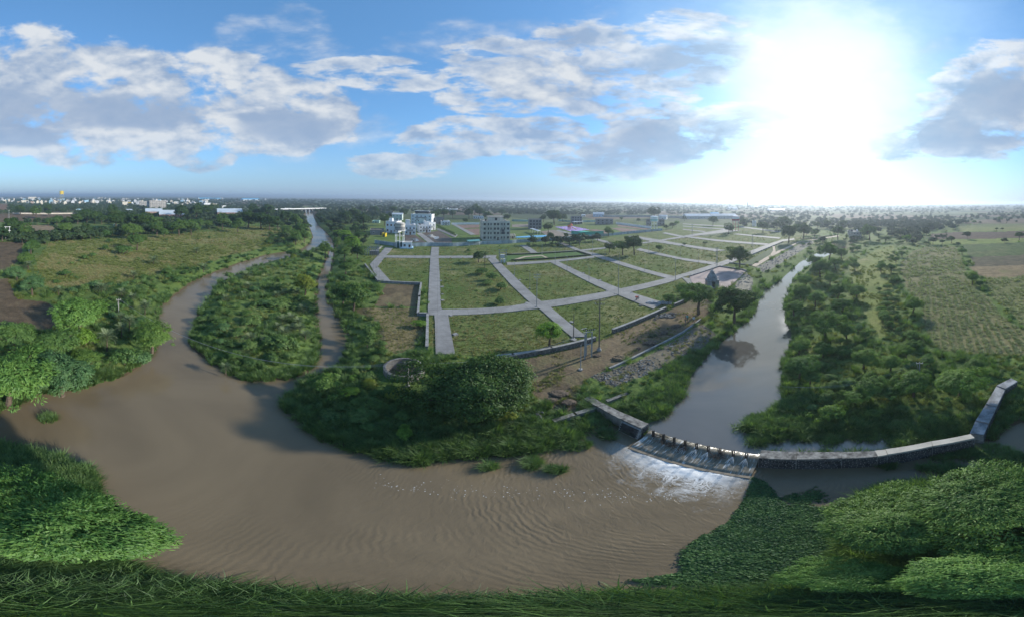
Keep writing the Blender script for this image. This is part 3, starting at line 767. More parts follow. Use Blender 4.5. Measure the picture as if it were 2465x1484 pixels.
def weed(name, seed, leafm='shrub', n_cl=26, per=22, leaf=.24, flat=.75, ratio=.45):
    me, C = crown_mesh(name, seed, n_cl=n_cl, per=per, leaf=leaf, ratio=ratio, flat=flat, rc=.34, low=-.1)
    me.materials.append(LM[leafm]); return me
def rosette(name, seed):
    rng = np.random.default_rng(seed); n = 16
    a = rng.uniform(0, 6.28, n); r = rng.uniform(.1, .5, n)
    c = np.stack([r * np.cos(a), r * np.sin(a), rng.uniform(.05, .32, n)], 1)
    nn = unit(np.stack([np.cos(a) * .6, np.sin(a) * .6, np.full(n, .8)], 1) + rng.normal(0, .3, (n, 3)))
    ax = unit(np.stack([np.cos(a), np.sin(a), np.full(n, .2)], 1)); ax = unit(ax - nn * (ax * nn).sum(1, keepdims=True))
    v, f = leaves(c, nn, ax, rng.uniform(.22, .36, n), rng.uniform(.18, .28, n))
    me = npmesh(name, v, f); me.materials.append(LM['hya']); return me
SRC = {
    'reed': [blades('reed_tuft', s, 70, 1.0, .42, .75, .030, 3, 'reed') for s in (1, 2, 3)],
    'long': [blades('long_blade', s, 34, 1.0, .5, .95, .020, 4, 'longb') for s in (21, 22, 23)],
    'grass': [blades('grass_tuft', s, 46, 1.0, .55, .8, .045, 2, 'grass') for s in (4, 5)],
    'straw': [blades('dry_tuft', s, 40, 1.0, .6, .9, .045, 2, 'straw') for s in (6, 7)],
    'weed': [weed('weed', s, 'shrub') for s in (8, 9)] + [weed('weed_light', 10, 'acacia_dark')],
    'lightweed': [weed('light_weed', s, 'broad_mid', leaf=.22) for s in (14, 15)] + [weed('light_weed2', 16, 'yellow')],
    'crop': [blades('crop_tuft', s, 30, 1.0, .6, 1.0, .07, 2, 'pale_crop') for s in (17, 18)],
    'hya': [rosette('rosette', s) for s in (1, 2, 3)],
}
def scatter(name, src, P, sc, seed=0, tilt=.12, zsc=1.0):
    """an uncountable growth: one object whose points carry tufts"""
    rng = np.random.default_rng(seed); n = len(P)
    if n == 0: return
    me = bpy.data.meshes.new(name); me.vertices.add(n); me.vertices.foreach_set('co', np.asarray(P, np.float32).ravel())
    rot = np.stack([rng.normal(0, tilt, n), rng.normal(0, tilt, n), rng.uniform(0, 6.283, n)], 1).astype(np.float32)
    sc = np.asarray(sc, np.float32); s3 = np.stack([sc, sc, sc * zsc * rng.uniform(.8, 1.2, n)], 1).astype(np.float32)
    for nm, dat in (('rot', rot), ('sc', s3)):
        a = me.attributes.new(nm, 'FLOAT_VECTOR', 'POINT'); a.data.foreach_set('vector', dat.ravel())
    a = me.attributes.new('pick', 'INT', 'POINT'); a.data.foreach_set('value', rng.integers(0, len(src), n).astype(np.int32))
    ob = bpy.data.objects.new(name, me); COL.objects.link(ob); tag(ob, kind='stuff')
    ng = bpy.data.node_groups.new(name, 'GeometryNodeTree')
    ng.interface.new_socket('Geometry', in_out='INPUT', socket_type='NodeSocketGeometry')
    ng.interface.new_socket('Geometry', in_out='OUTPUT', socket_type='NodeSocketGeometry')
    gi = ng.nodes.new('NodeGroupInput'); go = ng.nodes.new('NodeGroupOutput')
    iop = ng.nodes.new('GeometryNodeInstanceOnPoints'); jn = ng.nodes.new('GeometryNodeJoinGeometry')
    for m_ in src:
        so = bpy.data.objects.get('src_' + m_.name) or bpy.data.objects.new('src_' + m_.name, m_)
        oi = ng.nodes.new('GeometryNodeObjectInfo'); oi.inputs['Object'].default_value = so; oi.inputs['As Instance'].default_value = True
        ng.links.new(oi.outputs['Geometry'], jn.inputs[0])
    def na(nm, ty):
        k = ng.nodes.new('GeometryNodeInputNamedAttribute'); k.data_type = ty; k.inputs['Name'].default_value = nm; return k.outputs['Attribute']
    e2r = ng.nodes.new('FunctionNodeEulerToRotation'); ng.links.new(na('rot', 'FLOAT_VECTOR'), e2r.inputs[0])
    ng.links.new(gi.outputs[0], iop.inputs['Points']); ng.links.new(jn.outputs[0], iop.inputs['Instance'])
    iop.inputs['Pick Instance'].default_value = True
    ng.links.new(na('pick', 'INT'), iop.inputs['Instance Index'])
    ng.links.new(e2r.outputs[0], iop.inputs['Rotation']); ng.links.new(na('sc', 'FLOAT_VECTOR'), iop.inputs['Scale'])
    ng.links.new(iop.outputs[0], go.inputs[0])
    md = ob.modifiers.new('growth', 'NODES'); md.node_group = ng
    return ob

# ------------------------------------------------------------------ where things may grow
rs = np.random.default_rng(77)
def sample(n, x0, x1, y0, y1):
    """n places whose density falls off with distance from the survey point"""
    p = np.stack([rs.uniform(x0, x1, n), rs.uniform(y0, y1, n)], 1)
    a = np.radians((p[:, 0] - 1232.5) / KD); e = np.radians((HOR - p[:, 1]) / KD)
    d = np.stack([np.sin(a) * np.cos(e), np.cos(a) * np.cos(e), np.sin(e)], 1)
    w_ = np.stack([cr * d[:, 0] - sr * d[:, 2], d[:, 1], sr * d[:, 0] + cr * d[:, 2]], 1)
    t_ = (LZ - CAMZ) / np.minimum(w_[:, 2], -1e-3)
    return w_[:, :2] * t_[:, None]
def in_any(P, names):
    r = np.zeros(len(P), bool)
    for k in names: r |= inside(P, Z_[k])
    return r
def on_road(P):
    r = np.zeros(len(P), bool)
    for q in ROADS: r |= inside(P, q)
    return r
LEFTZ = ['meadow', 'ploughed', 'ploughed2', 'dirt_field', 'pitch', 'field_strip', 'field_strip2', 'field_strip3', 'far_meadow']
MIDZ = ['estate', 'dirt_plot', 'dirt_strip', 'bare_strip', 'spoil', 'bank_stone', 'bank_stone2', 'bank_stone3', 'dull_grass']
RIGHTZ = ['pasture', 'crop', 'crop_right', 'stubble', 'dark_soil', 'green_field', 'lime_strip', 'brown_field', 'far_field', 'far_field2']
TOWNZ = G2([K(3, 290, 560), K(3, 320, 430), K(3, 560, 290), K(3, 1979, 330), K(4, 700, 330), K(4, 1979, 330), K(5, 640, 330), K(5, 640, 520), K(4, 1979, 600), K(4, 1000, 620), K(4, 0, 680), K(3, 1300, 700), K(3, 560, 720), K(3, 300, 800)])
def ground_z(P): return height(P)
# ================================================================== trees and shrubs that can be told apart
def T(n, x, y, w, kind, leaf, label, sq=1.0, name=None, ground=LZ - .1, cat=None, group=None):
    nm = name or {'acacia': 'acacia_tree', 'broad': 'broadleaf_tree', 'shrub': 'shrub', 'hero_broad': 'broadleaf_tree', 'hero_acacia': 'acacia_tree'}[kind]
    c = (x, y) if n == 0 else K(n, x, y)
    return tree_px(nm, c, w if n == 0 else w / 3.092 / 1.55781, kind, leaf, label, group, ground, sq, cat or ('shrub' if nm == 'shrub' else 'tree'))
def polar(az_deg, r): return (r * math.sin(rad(az_deg)), r * math.cos(rad(az_deg)), LZ - .3)

# --- the large crowns near the drone
TREES.append((WELLC.x, WELLC.y, WELLR + 2.5)); TREES.append((WELLC.x * .9, WELLC.y * .9, WELLR + 1.5))
T(0, 1146, 938, 262, 'hero_broad', 'broad', 'huge dark green broadleaf tree between the round well and the weir wall', 1.12, ground=LZ - .6)
tree('acacia_tree', polar(-91.5, 9.4), 5.4, 'hero_acacia', 'bright', 'big bright feathery tree leaning over brown water at the bottom left corner', z0=1.0, squash=1.1)
tree('acacia_tree', polar(77, 11.4), 4.0, 'hero_acacia', 'acacia', 'wide dark feathery tree beside the floating leaf mat at bottom right', z0=1.0, squash=.8)
tree('acacia_tree', polar(98, 13.6), 5.2, 'hero_acacia', 'acacia', 'dark feathery tree at the right edge below the flooded tussocks', z0=1.0, squash=.75)
tree('acacia_tree', polar(98, 6.4), 3.3, 'hero_acacia', 'bright', 'bright green tree at bottom right in front of the darker crowns', z0=.9, squash=.9)
tree('acacia_tree', polar(74, 6.2), 2.1, 'hero_acacia', 'bright', 'small bright crown beside the floating leaves at the bottom right', z0=.9, squash=.9)
tree('shrub', polar(101, 19.5), 1.5, 'shrub', 'acacia', 'leafy bush at the right edge beside tall grass in shallow water', z0=.3, cat='shrub')

# --- left bank
T(0, 190, 757, 124, 'acacia', 'bright', 'broad bright green tree at the corner of the ploughed field', 1.0)
T(0, 20, 905, 170, 'acacia', 'bright', 'large bright green tree on the left edge above the water')
T(0, 62, 895, 80, 'acacia', 'bright', 'narrow bright crown between two larger trees on the left bank', 1.2)
T(0, 150, 895, 140, 'acacia', 'pale', 'blue green tree with drooping sprays over the left bank')
T(0, 205, 862, 68, 'acacia', 'acacia', 'small rounded light tree behind the drooping blue green tree')
T(0, 38, 805, 108, 'acacia', 'acacia_dark', 'dark spreading tree on the left edge below the ploughed soil')
T(0, 128, 825, 96, 'acacia', 'acacia_dark', 'dusky tree between the dark spreading tree and the lime shrub')
T(0, 208, 812, 62, 'shrub', 'lime', 'lime green shrub left of the date palm on the left bank', 1.2)
T(0, 366, 808, 92, 'acacia', 'acacia', 'yellow green tree leaning over the bend of the left channel')
T(0, 300, 858, 62, 'shrub', 'acacia_dark', 'dark rounded bush in tall reeds at the left channel bend', 1.1)
T(0, 335, 858, 48, 'shrub', 'pale', 'greyish bush at the water line of the left channel bend')
T(0, 78, 682, 66, 'acacia', 'pale', 'round blue green tree beside the meadow and the ploughed field')
T(0, 41, 654, 46, 'acacia', 'pale', 'round bush above the rounded tree at the ploughed field edge')
T(0, 75, 592, 50, 'acacia', 'acacia_dark', 'dark tree with a white pole in front at meadow corner')
T(0, 66, 622, 44, 'acacia', 'broad_mid', 'ragged tree below the white pole at the meadow corner')
T(0, 30, 540, 44, 'broad', 'broad', 'tall dark tree behind the twin pole at the left edge')
T(0, 62, 553, 36, 'broad', 'broad_mid', 'leafy tree right of the twin pole at the left edge')
T(0, 6, 560, 34, 'broad', 'broad', 'dark tree cut by the left edge beside the twin pole')
T(0, 330, 578, 50, 'acacia', 'broad_mid', 'rounded tree in the middle of the far meadow')
T(0, 322, 553, 52, 'acacia', 'broad_mid', 'wide low tree by the goal posts of the green pitch')
T(0, 160, 548, 34, 'broad', 'broad_mid', 'tree standing between the bare patch and the green pitch')
T(0, 207, 547, 26, 'broad', 'broad', 'narrow dark tree in front of the green pitch')
for x, y, w_, l in ((760, 1065, 130, 'lone dark bush in the lower meadow'), (990, 880, 90, 'left one of two small bushes mid meadow'), (1078, 850, 80, 'right one of two small bushes mid meadow'),
                    (1220, 770, 105, 'bush left of the wide low bush in upper meadow'), (1440, 795, 180, 'wide low bush in the upper meadow'), (1270, 690, 75, 'small bush left of the rounded meadow tree'),
                    (860, 630, 130, 'bush at the far hedge below the pitch'), (1250, 610, 130, 'bush in the far hedge right of the pitch bushes')):
    T(1, x, y, w_, 'shrub', 'acacia_dark', l)
for i, (x, y, w_, k, l) in enumerate(((320, 465, 60, 'broad', 'broad'), (430, 455, 90, 'broad', 'broad'), (560, 465, 90, 'broad', 'broad_mid'), (660, 445, 130, 'broad', 'broad_mid'), (790, 450, 90, 'broad', 'broad'), (900, 420, 130, 'broad', 'broad'), (1010, 385, 170, 'broad', 'broad'),
    (1100, 400, 150, 'broad', 'broad'), (1180, 425, 120, 'broad', 'broad'), (1310, 350, 170, 'broad', 'broad'), (1350, 440, 200, 'broad', 'broad'), (1450, 430, 160, 'broad', 'broad'), (1550, 440, 200, 'broad', 'broad'), (1680, 450, 200, 'broad', 'broad'), (1780, 470, 180, 'broad', 'broad_mid'),
    (1820, 530, 160, 'broad', 'broad_mid'), (1900, 590, 120, 'broad', 'broad_mid'), (1940, 510, 120, 'broad', 'broad'), (550, 300, 100, 'broad', 'broad'), (240, 320, 120, 'broad', 'broad'), (420, 350, 140, 'broad', 'broad_mid'), (560, 360, 80, 'broad', 'broad'), (130, 290, 60, 'broad', 'broad'))):
    T(1, x, y, w_, k, l, 'dark leafy tree in the row behind the green pitch and school sheds', group='trees behind the green pitch')
for x, y, w_, l in ((100, 510, 200, 'broad_mid'), (240, 510, 180, 'broad_mid'), (340, 480, 130, 'broad_mid'), (450, 490, 110, 'broad_mid'), (20, 540, 130, 'broad_mid'), (320, 540, 70, 'acacia'), (600, 450, 180, 'broad_mid'), (720, 430, 150, 'broad'), (780, 500, 150, 'broad_mid'), (900, 410, 200, 'broad'),
    (1050, 430, 200, 'broad'), (1150, 460, 180, 'broad'), (1330, 400, 150, 'broad'), (1450, 450, 150, 'broad_mid'), (1500, 540, 150, 'broad_mid'), (960, 330, 150, 'broad'), (1120, 320, 170, 'broad'), (300, 320, 190, 'broad'), (120, 310, 190, 'broad'), (400, 330, 150, 'broad'), (480, 300, 120, 'broad'), (1550, 620, 140, 'broad_mid'), (1450, 640, 150, 'acacia_dark'), (1350, 560, 130, 'broad_mid'), (1240, 480, 140, 'broad')):
    T(2, x, y, w_, 'broad', l, 'leafy tree in the belt between the long sheds and the far river bridge', group='trees between the sheds and the bridge')
# --- island
T(2, 1560, 1175, 236, 'broad', 'yellow', 'yellow green tree at the right side of the island')
T(2, 1790, 780, 180, 'broad', 'broad_mid', 'rounded dark tree at the upstream tip of the island')
T(2, 1430, 830, 150, 'shrub', 'acacia_dark', 'dark bush beside the hidden neck of the left channel')
T(2, 1430, 870, 80, 'shrub', 'yellow', 'small yellow bush on the island near its upstream tip')
for n, x, y, w_, l in ((12, 1260, 130, 230, 'grey green bush at the middle right of the island'), (12, 920, 330, 240, 'round dark bush in the centre of the island'), (12, 740, 400, 120, 'small bush left of the island centre'), (12, 1260, 580, 320, 'widest bush on the lower right of the island'),
                       (12, 570, 220, 150, 'bush near the left shore of the island'), (12, 365, 290, 110, 'light bush at the left tip of the island'), (12, 1160, 740, 170, 'pale bush under the wires on the island'), (2, 680, 1090, 120, 'bush on the upper left shore of the island'),
                       (2, 1100, 1060, 110, 'bush in the upper middle of the island'), (2, 550, 1280, 130, 'low bush on the left shore of the island'), (12, 1230, 270, 150, 'dark bush beside the palm clump of the island'), (2, 1180, 1240, 160, 'bush beside a palm in the island middle')):
    T(n, x, y, w_, 'shrub', 'shrub', l, ground=.9)
pl = [(12, 1540, 180, 130), (12, 1390, 280, 130), (12, 1480, 325, 130), (12, 1300, 310, 140), (12, 1250, 380, 110), (12, 1400, 395, 120), (12, 1500, 395, 130), (12, 1320, 445, 150), (12, 1560, 475, 130), (12, 930, 505, 125), (12, 1100, 560, 130), (2, 880, 1100, 150), (2, 900, 1220, 120),
      (2, 1320, 1300, 130), (2, 1460, 1290, 100), (2, 850, 1310, 100), (2, 1690, 800, 90), (12, 640, 60, 110), (12, 640, 850, 120), (12, 860, 20, 100), (12, 1230, 20, 110)]
pll = ['palm alone at the right shore of the island', 'topmost palm of the island clump', 'right palm in the upper half of the island clump', 'pale palm left in the island clump', 'leftmost low palm of the island clump', 'centre palm of the island clump', 'rightmost palm of the island clump',
       'lowest palm of the island clump', 'palm below the island clump near the shore', 'palm with brown hanging fronds in the island middle', 'blue green palm right of the brown fronded one on the island', 'wide palm on the upper left of the island', 'palm below the wide one on the upper island',
       'palm left of the yellow green island tree', 'slim palm close to the yellow green island tree', 'small palm on the left shore of the island', 'palm under the dark tree at the island tip', 'palm beside the left channel on the island', 'low palm at the bottom left shore of the island', 'palm between bushes on the upper island', 'palm at the top of the island clump side']
for (n, x, y, w_), l in zip(pl, pll): palm(K(n, x, y), w_ / 4.817 * 1.12, l, ground=.9)
for n, x, y, w_, th, l in ((11, 1240, 500, 220, 3.0, 'large date palm with a brown skirt on the left bank'), (11, 1410, 400, 160, 2.2, 'date palm right of the large one on left bank'), (11, 1500, 320, 170, 2.2, 'date palm second from the channel on the left bank'), (11, 1400, 270, 120, 2, 'palm under the white pole on the left bank'),
                           (11, 1680, 150, 160, 1.8, 'palm among grey bushes by the left channel'), (11, 1540, 50, 130, 1.5, 'palm above the white pole on the left bank'), (1, 330, 975, 125, 2.4, 'shaggy palm at the meadow edge by the ploughed field'), (1, 250, 630, 75, 3.5, 'slim palm right of the twin pole'),
                           (1, 680, 1260, 120, 1.6, 'palm in the scrub below the meadow'), (1, 1180, 1240, 170, 1.6, 'palm in the scrub at the foot of the meadow'), (1, 1410, 1290, 120, 1.6, 'palm left of the white pole in the scrub'), (1, 1780, 920, 130, 1.5, 'palm on the bank right of the meadow'),
                           (1, 1550, 1080, 110, 1.5, 'pale palm on the slope below the meadow'), (2, 300, 800, 90, 1.5, 'palm in the scrub above the left channel'), (2, 380, 1000, 110, 1.5, 'palm close to the left channel water'), (3, 1665, 790, 95, 5.5, 'tall palm beside the dark tree on the grass plot')):
    palm(K(n, x, y), w_ / 4.817 * 1.1, l, th)
# --- between the right channel and the estate
for n, x, y, w_, k, lf, l in ((3, 45, 560, 150, 'broad', 'lime', 'tall bright green tree by the right channel'), (3, 125, 660, 190, 'broad', 'lime', 'bright green tree next to the tall one by the channel'), (3, 190, 740, 170, 'broad', 'broad', 'dark tree on a leaning trunk below the substation'), (3, 40, 750, 170, 'broad', 'broad_mid', 'dark crown left of the leaning tree by the channel'),
    (3, 50, 930, 190, 'acacia', 'broad_mid', 'round bush at the right channel above the large dark crown'), (3, 30, 1060, 160, 'acacia', 'acacia_dark', 'mid green bush over the right channel'), (3, 140, 1240, 340, 'broad', 'broad_mid', 'large dark crown at the right channel beside the dirt plot'), (3, 20, 1220, 220, 'broad', 'broad', 'crown hanging over the right channel water'),
    (2, 1930, 700, 100, 'broad', 'broad_mid', 'tree on the right bank opposite the island tip'), (2, 1940, 600, 100, 'broad', 'lime', 'light tree on the right bank where the river narrows')):
    T(n, x, y, w_, k, lf, l)
for n, x, y, w_, lf, l in ((13, 300, 560, 200, 'broad_mid', 'bushy growth above the round well'), (13, 900, 350, 130, 'lime', 'light green shrub left of the low white wall'), (13, 330, 450, 180, 'shrub', 'shrub on the overgrown slope by the right channel'), (13, 570, 1100, 150, 'broad_mid', 'shrub below the round well'),
                           (13, 620, 1190, 140, 'yellow', 'yellow green shrub below the pole by the well'), (13, 320, 1040, 130, 'yellow', 'light shrub left below the round well'), (13, 430, 1290, 140, 'broad_mid', 'low shrub on the slope left of the huge dark tree'), (13, 1900, 1400, 200, 'yellow', 'yellow green shrub under the right of the huge tree'),
                           (12, 1780, 1050, 300, 'acacia', 'round pale bush at the mouth of the right channel'), (12, 1940, 900, 110, 'acacia', 'bush right above the pale round bush at the channel mouth')):
    T(n, x, y, w_, 'shrub', lf, l, 1.15)
# --- trees of the estate
for n, x, y, w_, k, lf, l, s in ((3, 1590, 800, 150, 'broad', 'broad', 'dark round tree beside the tall palm on the grass plot', .9), (4, 1130, 695, 130, 'broad', 'broad', 'smallest of three dark trees on the upper plot', .9), (4, 1285, 690, 190, 'acacia', 'broad_mid', 'middle one of three trees on the upper plot', 1.1),
    (4, 1420, 650, 210, 'broad', 'broad', 'tallest of three trees on the upper plot', 1.1), (14, 440, 430, 320, 'acacia', 'lime', 'light lime green feathery tree by the lower plot wall', 1.3), (4, 1705, 705, 85, 'broad', 'broad_mid', 'small round tree on the right upper plot', 1), (4, 420, 470, 120, 'broad', 'broad', 'dark twin tree left of the purple playground', .9),
    (4, 630, 560, 60, 'broad', 'broad', 'small tree behind the long white wall', 1.1), (4, 1115, 515, 110, 'broad', 'broad_mid', 'tree behind the white wall by the teal court', 1), (4, 780, 555, 40, 'broad', 'broad', 'tiny tree before the teal court', 1), (4, 455, 570, 110, 'shrub', 'broad', 'bush cluster right of the blue canopy', 1),
    (4, 1785, 462, 62, 'broad', 'broad', 'dark tree right of the white water tower', 1), (4, 1860, 442, 70, 'broad', 'broad', 'second dark tree right of the white water tower', 1), (4, 1905, 420, 60, 'broad', 'lime', 'light tree right of the white water tower', 1.2), (4, 490, 335, 180, 'broad', 'broad', 'big dark tree behind the purple playground', 1), (4, 365, 360, 85, 'broad', 'broad', 'tree left of the big dark tree behind the playground', 1),
    (4, 590, 350, 110, 'broad', 'broad', 'tree right of the big dark tree behind the playground', .9), (4, 1268, 368, 44, 'broad', 'broad', 'small lollipop tree on the far plots', 1), (4, 1468, 385, 50, 'broad', 'broad', 'round tree on the far plots left of the tower', 1), (4, 1650, 290, 170, 'broad', 'broad', 'large tree group crown behind the white water tower', .8),
    (5, 655, 790, 265, 'broad', 'broad', 'large dark tree beside the striped lawn', 1), (5, 1230, 520, 195, 'broad', 'broad', 'rounded dark tree at the end of the lawn park', 1.1), (5, 1400, 490, 190, 'broad', 'broad', 'spreading dark tree behind the rounded one at the park end', 1), (5, 930, 455, 130, 'broad', 'broad', 'tree with a clear trunk beyond the far plots', 1),
    (5, 535, 480, 120, 'broad', 'broad', 'tree left of the red and white water tower', 1), (5, 350, 385, 112, 'broad', 'broad', 'tree in front of the long far shed', 1), (5, 715, 400, 95, 'broad', 'broad', 'tree right of the red and white water tower', 1), (5, 1180, 400, 210, 'broad', 'broad', 'wide tree clump beyond the park end', .7), (5, 1090, 440, 120, 'broad', 'broad', 'tree left of the wide clump beyond the park', 1),
    (5, 1800, 510, 160, 'broad', 'broad', 'dark tree beside the embankment road', 1), (5, 1530, 530, 90, 'broad', 'broad_mid', 'small tree beside the embankment kerb', 1), (5, 1560, 440, 85, 'broad', 'broad', 'tree above the embankment bend', 1), (5, 1850, 430, 110, 'broad', 'broad', 'tree behind the embankment road', 1), (5, 1680, 420, 100, 'broad', 'broad', 'tree left of the embankment lamp', 1),
    (5, 245, 300, 60, 'broad', 'broad', 'far tree behind the long shed', 1), (5, 20, 365, 55, 'broad', 'broad', 'tree at the left end of the long shed', 1), (5, 260, 650, 48, 'shrub', 'broad', 'little bush on the plot left of the large dark tree', 1), (5, 20, 665, 48, 'shrub', 'broad_mid', 'little bush on the plot near the lattice pole', 1),
    (15, 190, 10, 430, 'acacia', 'broad_mid', 'flat topped tree with a bent trunk by the temple', 1.15), (15, 600, 85, 430, 'broad', 'broad', 'large dark tree between the temple court and the upper river', 1), (5, 20, 1180, 170, 'acacia', 'acacia_dark', 'thin dark tree left of the temple yard', 1), (4, 1820, 1290, 160, 'shrub', 'broad_mid', 'bush by the slab pile at the road end', 1),
    (3, 1840, 1330, 150, 'shrub', 'shrub', 'bush at the lower right of the second plot', .8), (3, 1480, 740, 60, 'shrub', 'shrub', 'bush on the far strip near the white wall', 1), (3, 1760, 1040, 160, 'shrub', 'shrub', 'bush under the tall palm on the second plot', .9), (3, 1630, 980, 140, 'shrub', 'broad_mid', 'shrub line left of the tall palm on the plot', .9), (3, 1850, 1150, 170, 'shrub', 'shrub', 'lower bush of the thicket on the second plot', .8), (3, 1700, 1110, 110, 'shrub', 'shrub', 'small bush left in the thicket on the second plot', .8)):
    T(n, x, y, w_, k, lf, l, s)
for x, y, w_ in ((50, 340, 150), (250, 370, 170), (150, 300, 140), (500, 375, 130), (720, 295, 110), (30, 300, 110), (390, 260, 100), (240, 250, 80), (560, 330, 80), (600, 260, 90), (900, 300, 60), (1060, 320, 100), (1120, 310, 100), (1190, 300, 110), (1290, 310, 90), (1480, 300, 120), (1600, 290, 130), (1700, 330, 110), (1440, 390, 70), (1860, 290, 80), (1920, 350, 90), (1550, 250, 120)):
    T(3, x, y, w_, 'broad', 'broad', 'dark tree in the rows behind the white houses', group='trees behind the white houses')
for i in range(26):
    u_ = i % 13; v_ = i // 13
    x = 1115 + u_ * 16 + v_ * 14; y = 450 + u_ * 7.5 + v_ * 22
    T(3, x, y, 24, 'broad', 'broad_mid', 'clipped small tree in the garden rows beside the white houses', name='garden_tree', group='clipped trees in the house garden', ground=LZ)
# --- right bank thicket
for n, x, y, w_, lf, l, s in ((5, 1700, 740, 300, 'acacia', 'farthest large acacia of the right bank', .9), (5, 1840, 760, 170, 'acacia_dark', 'acacia right of the farthest one on the right bank', .9), (5, 1530, 850, 190, 'acacia', 'bright acacia crown nearest the far pool', .9), (5, 1590, 930, 290, 'acacia_dark', 'acacia with layered boughs by the far pool', .9), (5, 1770, 880, 190, 'acacia_dark', 'acacia behind the layered one', .9),
    (5, 1430, 1080, 230, 'acacia_dark', 'acacia leaning towards the bright pool', .9), (5, 1710, 1060, 230, 'acacia', 'dark acacia above the middle thicket', .9), (5, 1370, 1220, 270, 'acacia', 'sunlit acacia at the waist of the pool', .9), (5, 1540, 1280, 250, 'acacia_dark', 'acacia behind the sunlit one at the pool', .9), (5, 1800, 1200, 250, 'acacia_dark', 'acacia on the landward side of the thicket', .9),
    (15, 1290, 150, 260, 'acacia', 'acacia fanning over the pool edge', .85), (15, 1650, 320, 480, 'acacia', 'widest acacia of the right bank thicket', .85), (15, 1350, 600, 260, 'acacia', 'acacia above the lower pool bend', .85), (15, 1620, 650, 250, 'acacia', 'pale sprayed acacia right of the pool bend', .85), (15, 1360, 830, 400, 'acacia_dark', 'dark acacia overhanging the lower pool', .85), (15, 1480, 960, 240, 'acacia_dark', 'lowest dark acacia beside the lower pool', .85),
    (15, 1860, 120, 260, 'acacia_dark', 'acacia at the top of the inner thicket', .85), (15, 1900, 420, 240, 'acacia_dark', 'acacia at the pasture edge of the thicket', .85), (16, 120, 740, 300, 'acacia', 'dark acacia in the middle of the right bank', .85), (16, 430, 800, 260, 'acacia', 'bright topped acacia left of the bank pole', .85), (16, 690, 130, 230, 'acacia', 'acacia at the lower edge of the crop field', .9),
    (16, 180, 1080, 330, 'acacia', 'bright acacia in the row behind the flooded tussocks', .8), (16, 700, 1050, 390, 'acacia', 'broad acacia behind the long weir wall', .8), (16, 1230, 1020, 520, 'acacia', 'widest acacia behind the long weir wall', .75), (16, 420, 1130, 240, 'acacia_dark', 'acacia between the two bright ones behind the weir', .8), (16, 20, 1190, 240, 'acacia', 'acacia at the left end of the row behind the weir', .8),
    (16, 850, 770, 170, 'acacia_dark', 'small acacia right of the bank pole', .8), (16, 1450, 820, 220, 'broad_mid', 'low bushy tree above the end wall', .7), (6, 320, 920, 145, 'acacia_dark', 'left tree of the pair at the pasture edge', 1), (6, 440, 935, 130, 'acacia_dark', 'right tree of the pair at the pasture edge', 1), (6, 490, 840, 95, 'acacia_dark', 'tree above the pair at the pasture edge', 1), (6, 565, 770, 100, 'acacia_dark', 'bush chain tree at the crop field corner', .9),
    (6, 20, 910, 130, 'acacia_dark', 'tree on the left side of the pasture', 1), (6, 40, 1200, 230, 'acacia_dark', 'large acacia by the grazing ground', .9), (6, 1380, 1050, 175, 'acacia', 'round tree between two crop fields', 1), (6, 1470, 1120, 110, 'acacia_dark', 'low tree below the round one between the crop fields', .8), (6, 190, 510, 200, 'broad_mid', 'tall green tree at the head of the right bank', 1.1), (6, 620, 590, 95, 'lime', 'pale green tree on the far pasture', 1.2),
    (6, 1140, 605, 105, 'broad', 'tree with pale trunks in the field hedge', 1), (6, 1030, 635, 70, 'broad', 'dark square bush in the field hedge', 1.1), (6, 850, 650, 80, 'broad', 'bush at the left end of the field hedge', .7), (6, 1220, 660, 60, 'broad', 'small dark tree at the corner of the green field', 1), (6, 1260, 745, 110, 'acacia_dark', 'bush at the corner of the crop field', .9), (6, 1185, 462, 66, 'broad_mid', 'lollipop tree beyond the dark soil field', 1),
    (6, 1925, 560, 120, 'broad', 'dark tree at the right edge by the brown field', 1), (6, 1660, 488, 42, 'broad', 'left of two small trees on the far field edge', 1), (6, 1725, 488, 44, 'broad', 'right of two small trees on the far field edge', 1), (6, 1400, 410, 60, 'broad_mid', 'light tree on the far field border', 1), (6, 1700, 375, 80, 'broad_mid', 'light tree before the far wood on the right', 1), (6, 370, 600, 130, 'broad_mid', 'bush group at the bend of the far stream', .7), (6, 500, 570, 70, 'broad', 'tree by the far stream', 1), (6, 685, 560, 60, 'broad', 'small tree at the far stream bank', 1), (6, 1330, 870, 60, 'acacia_dark', 'small bush in the hedge between crop fields', 1)):
    T(n, x, y, w_ * (.86 if n in (5, 15) else 1), 'acacia', lf, l, s * (1.2 if n in (5, 15, 16) else 1))
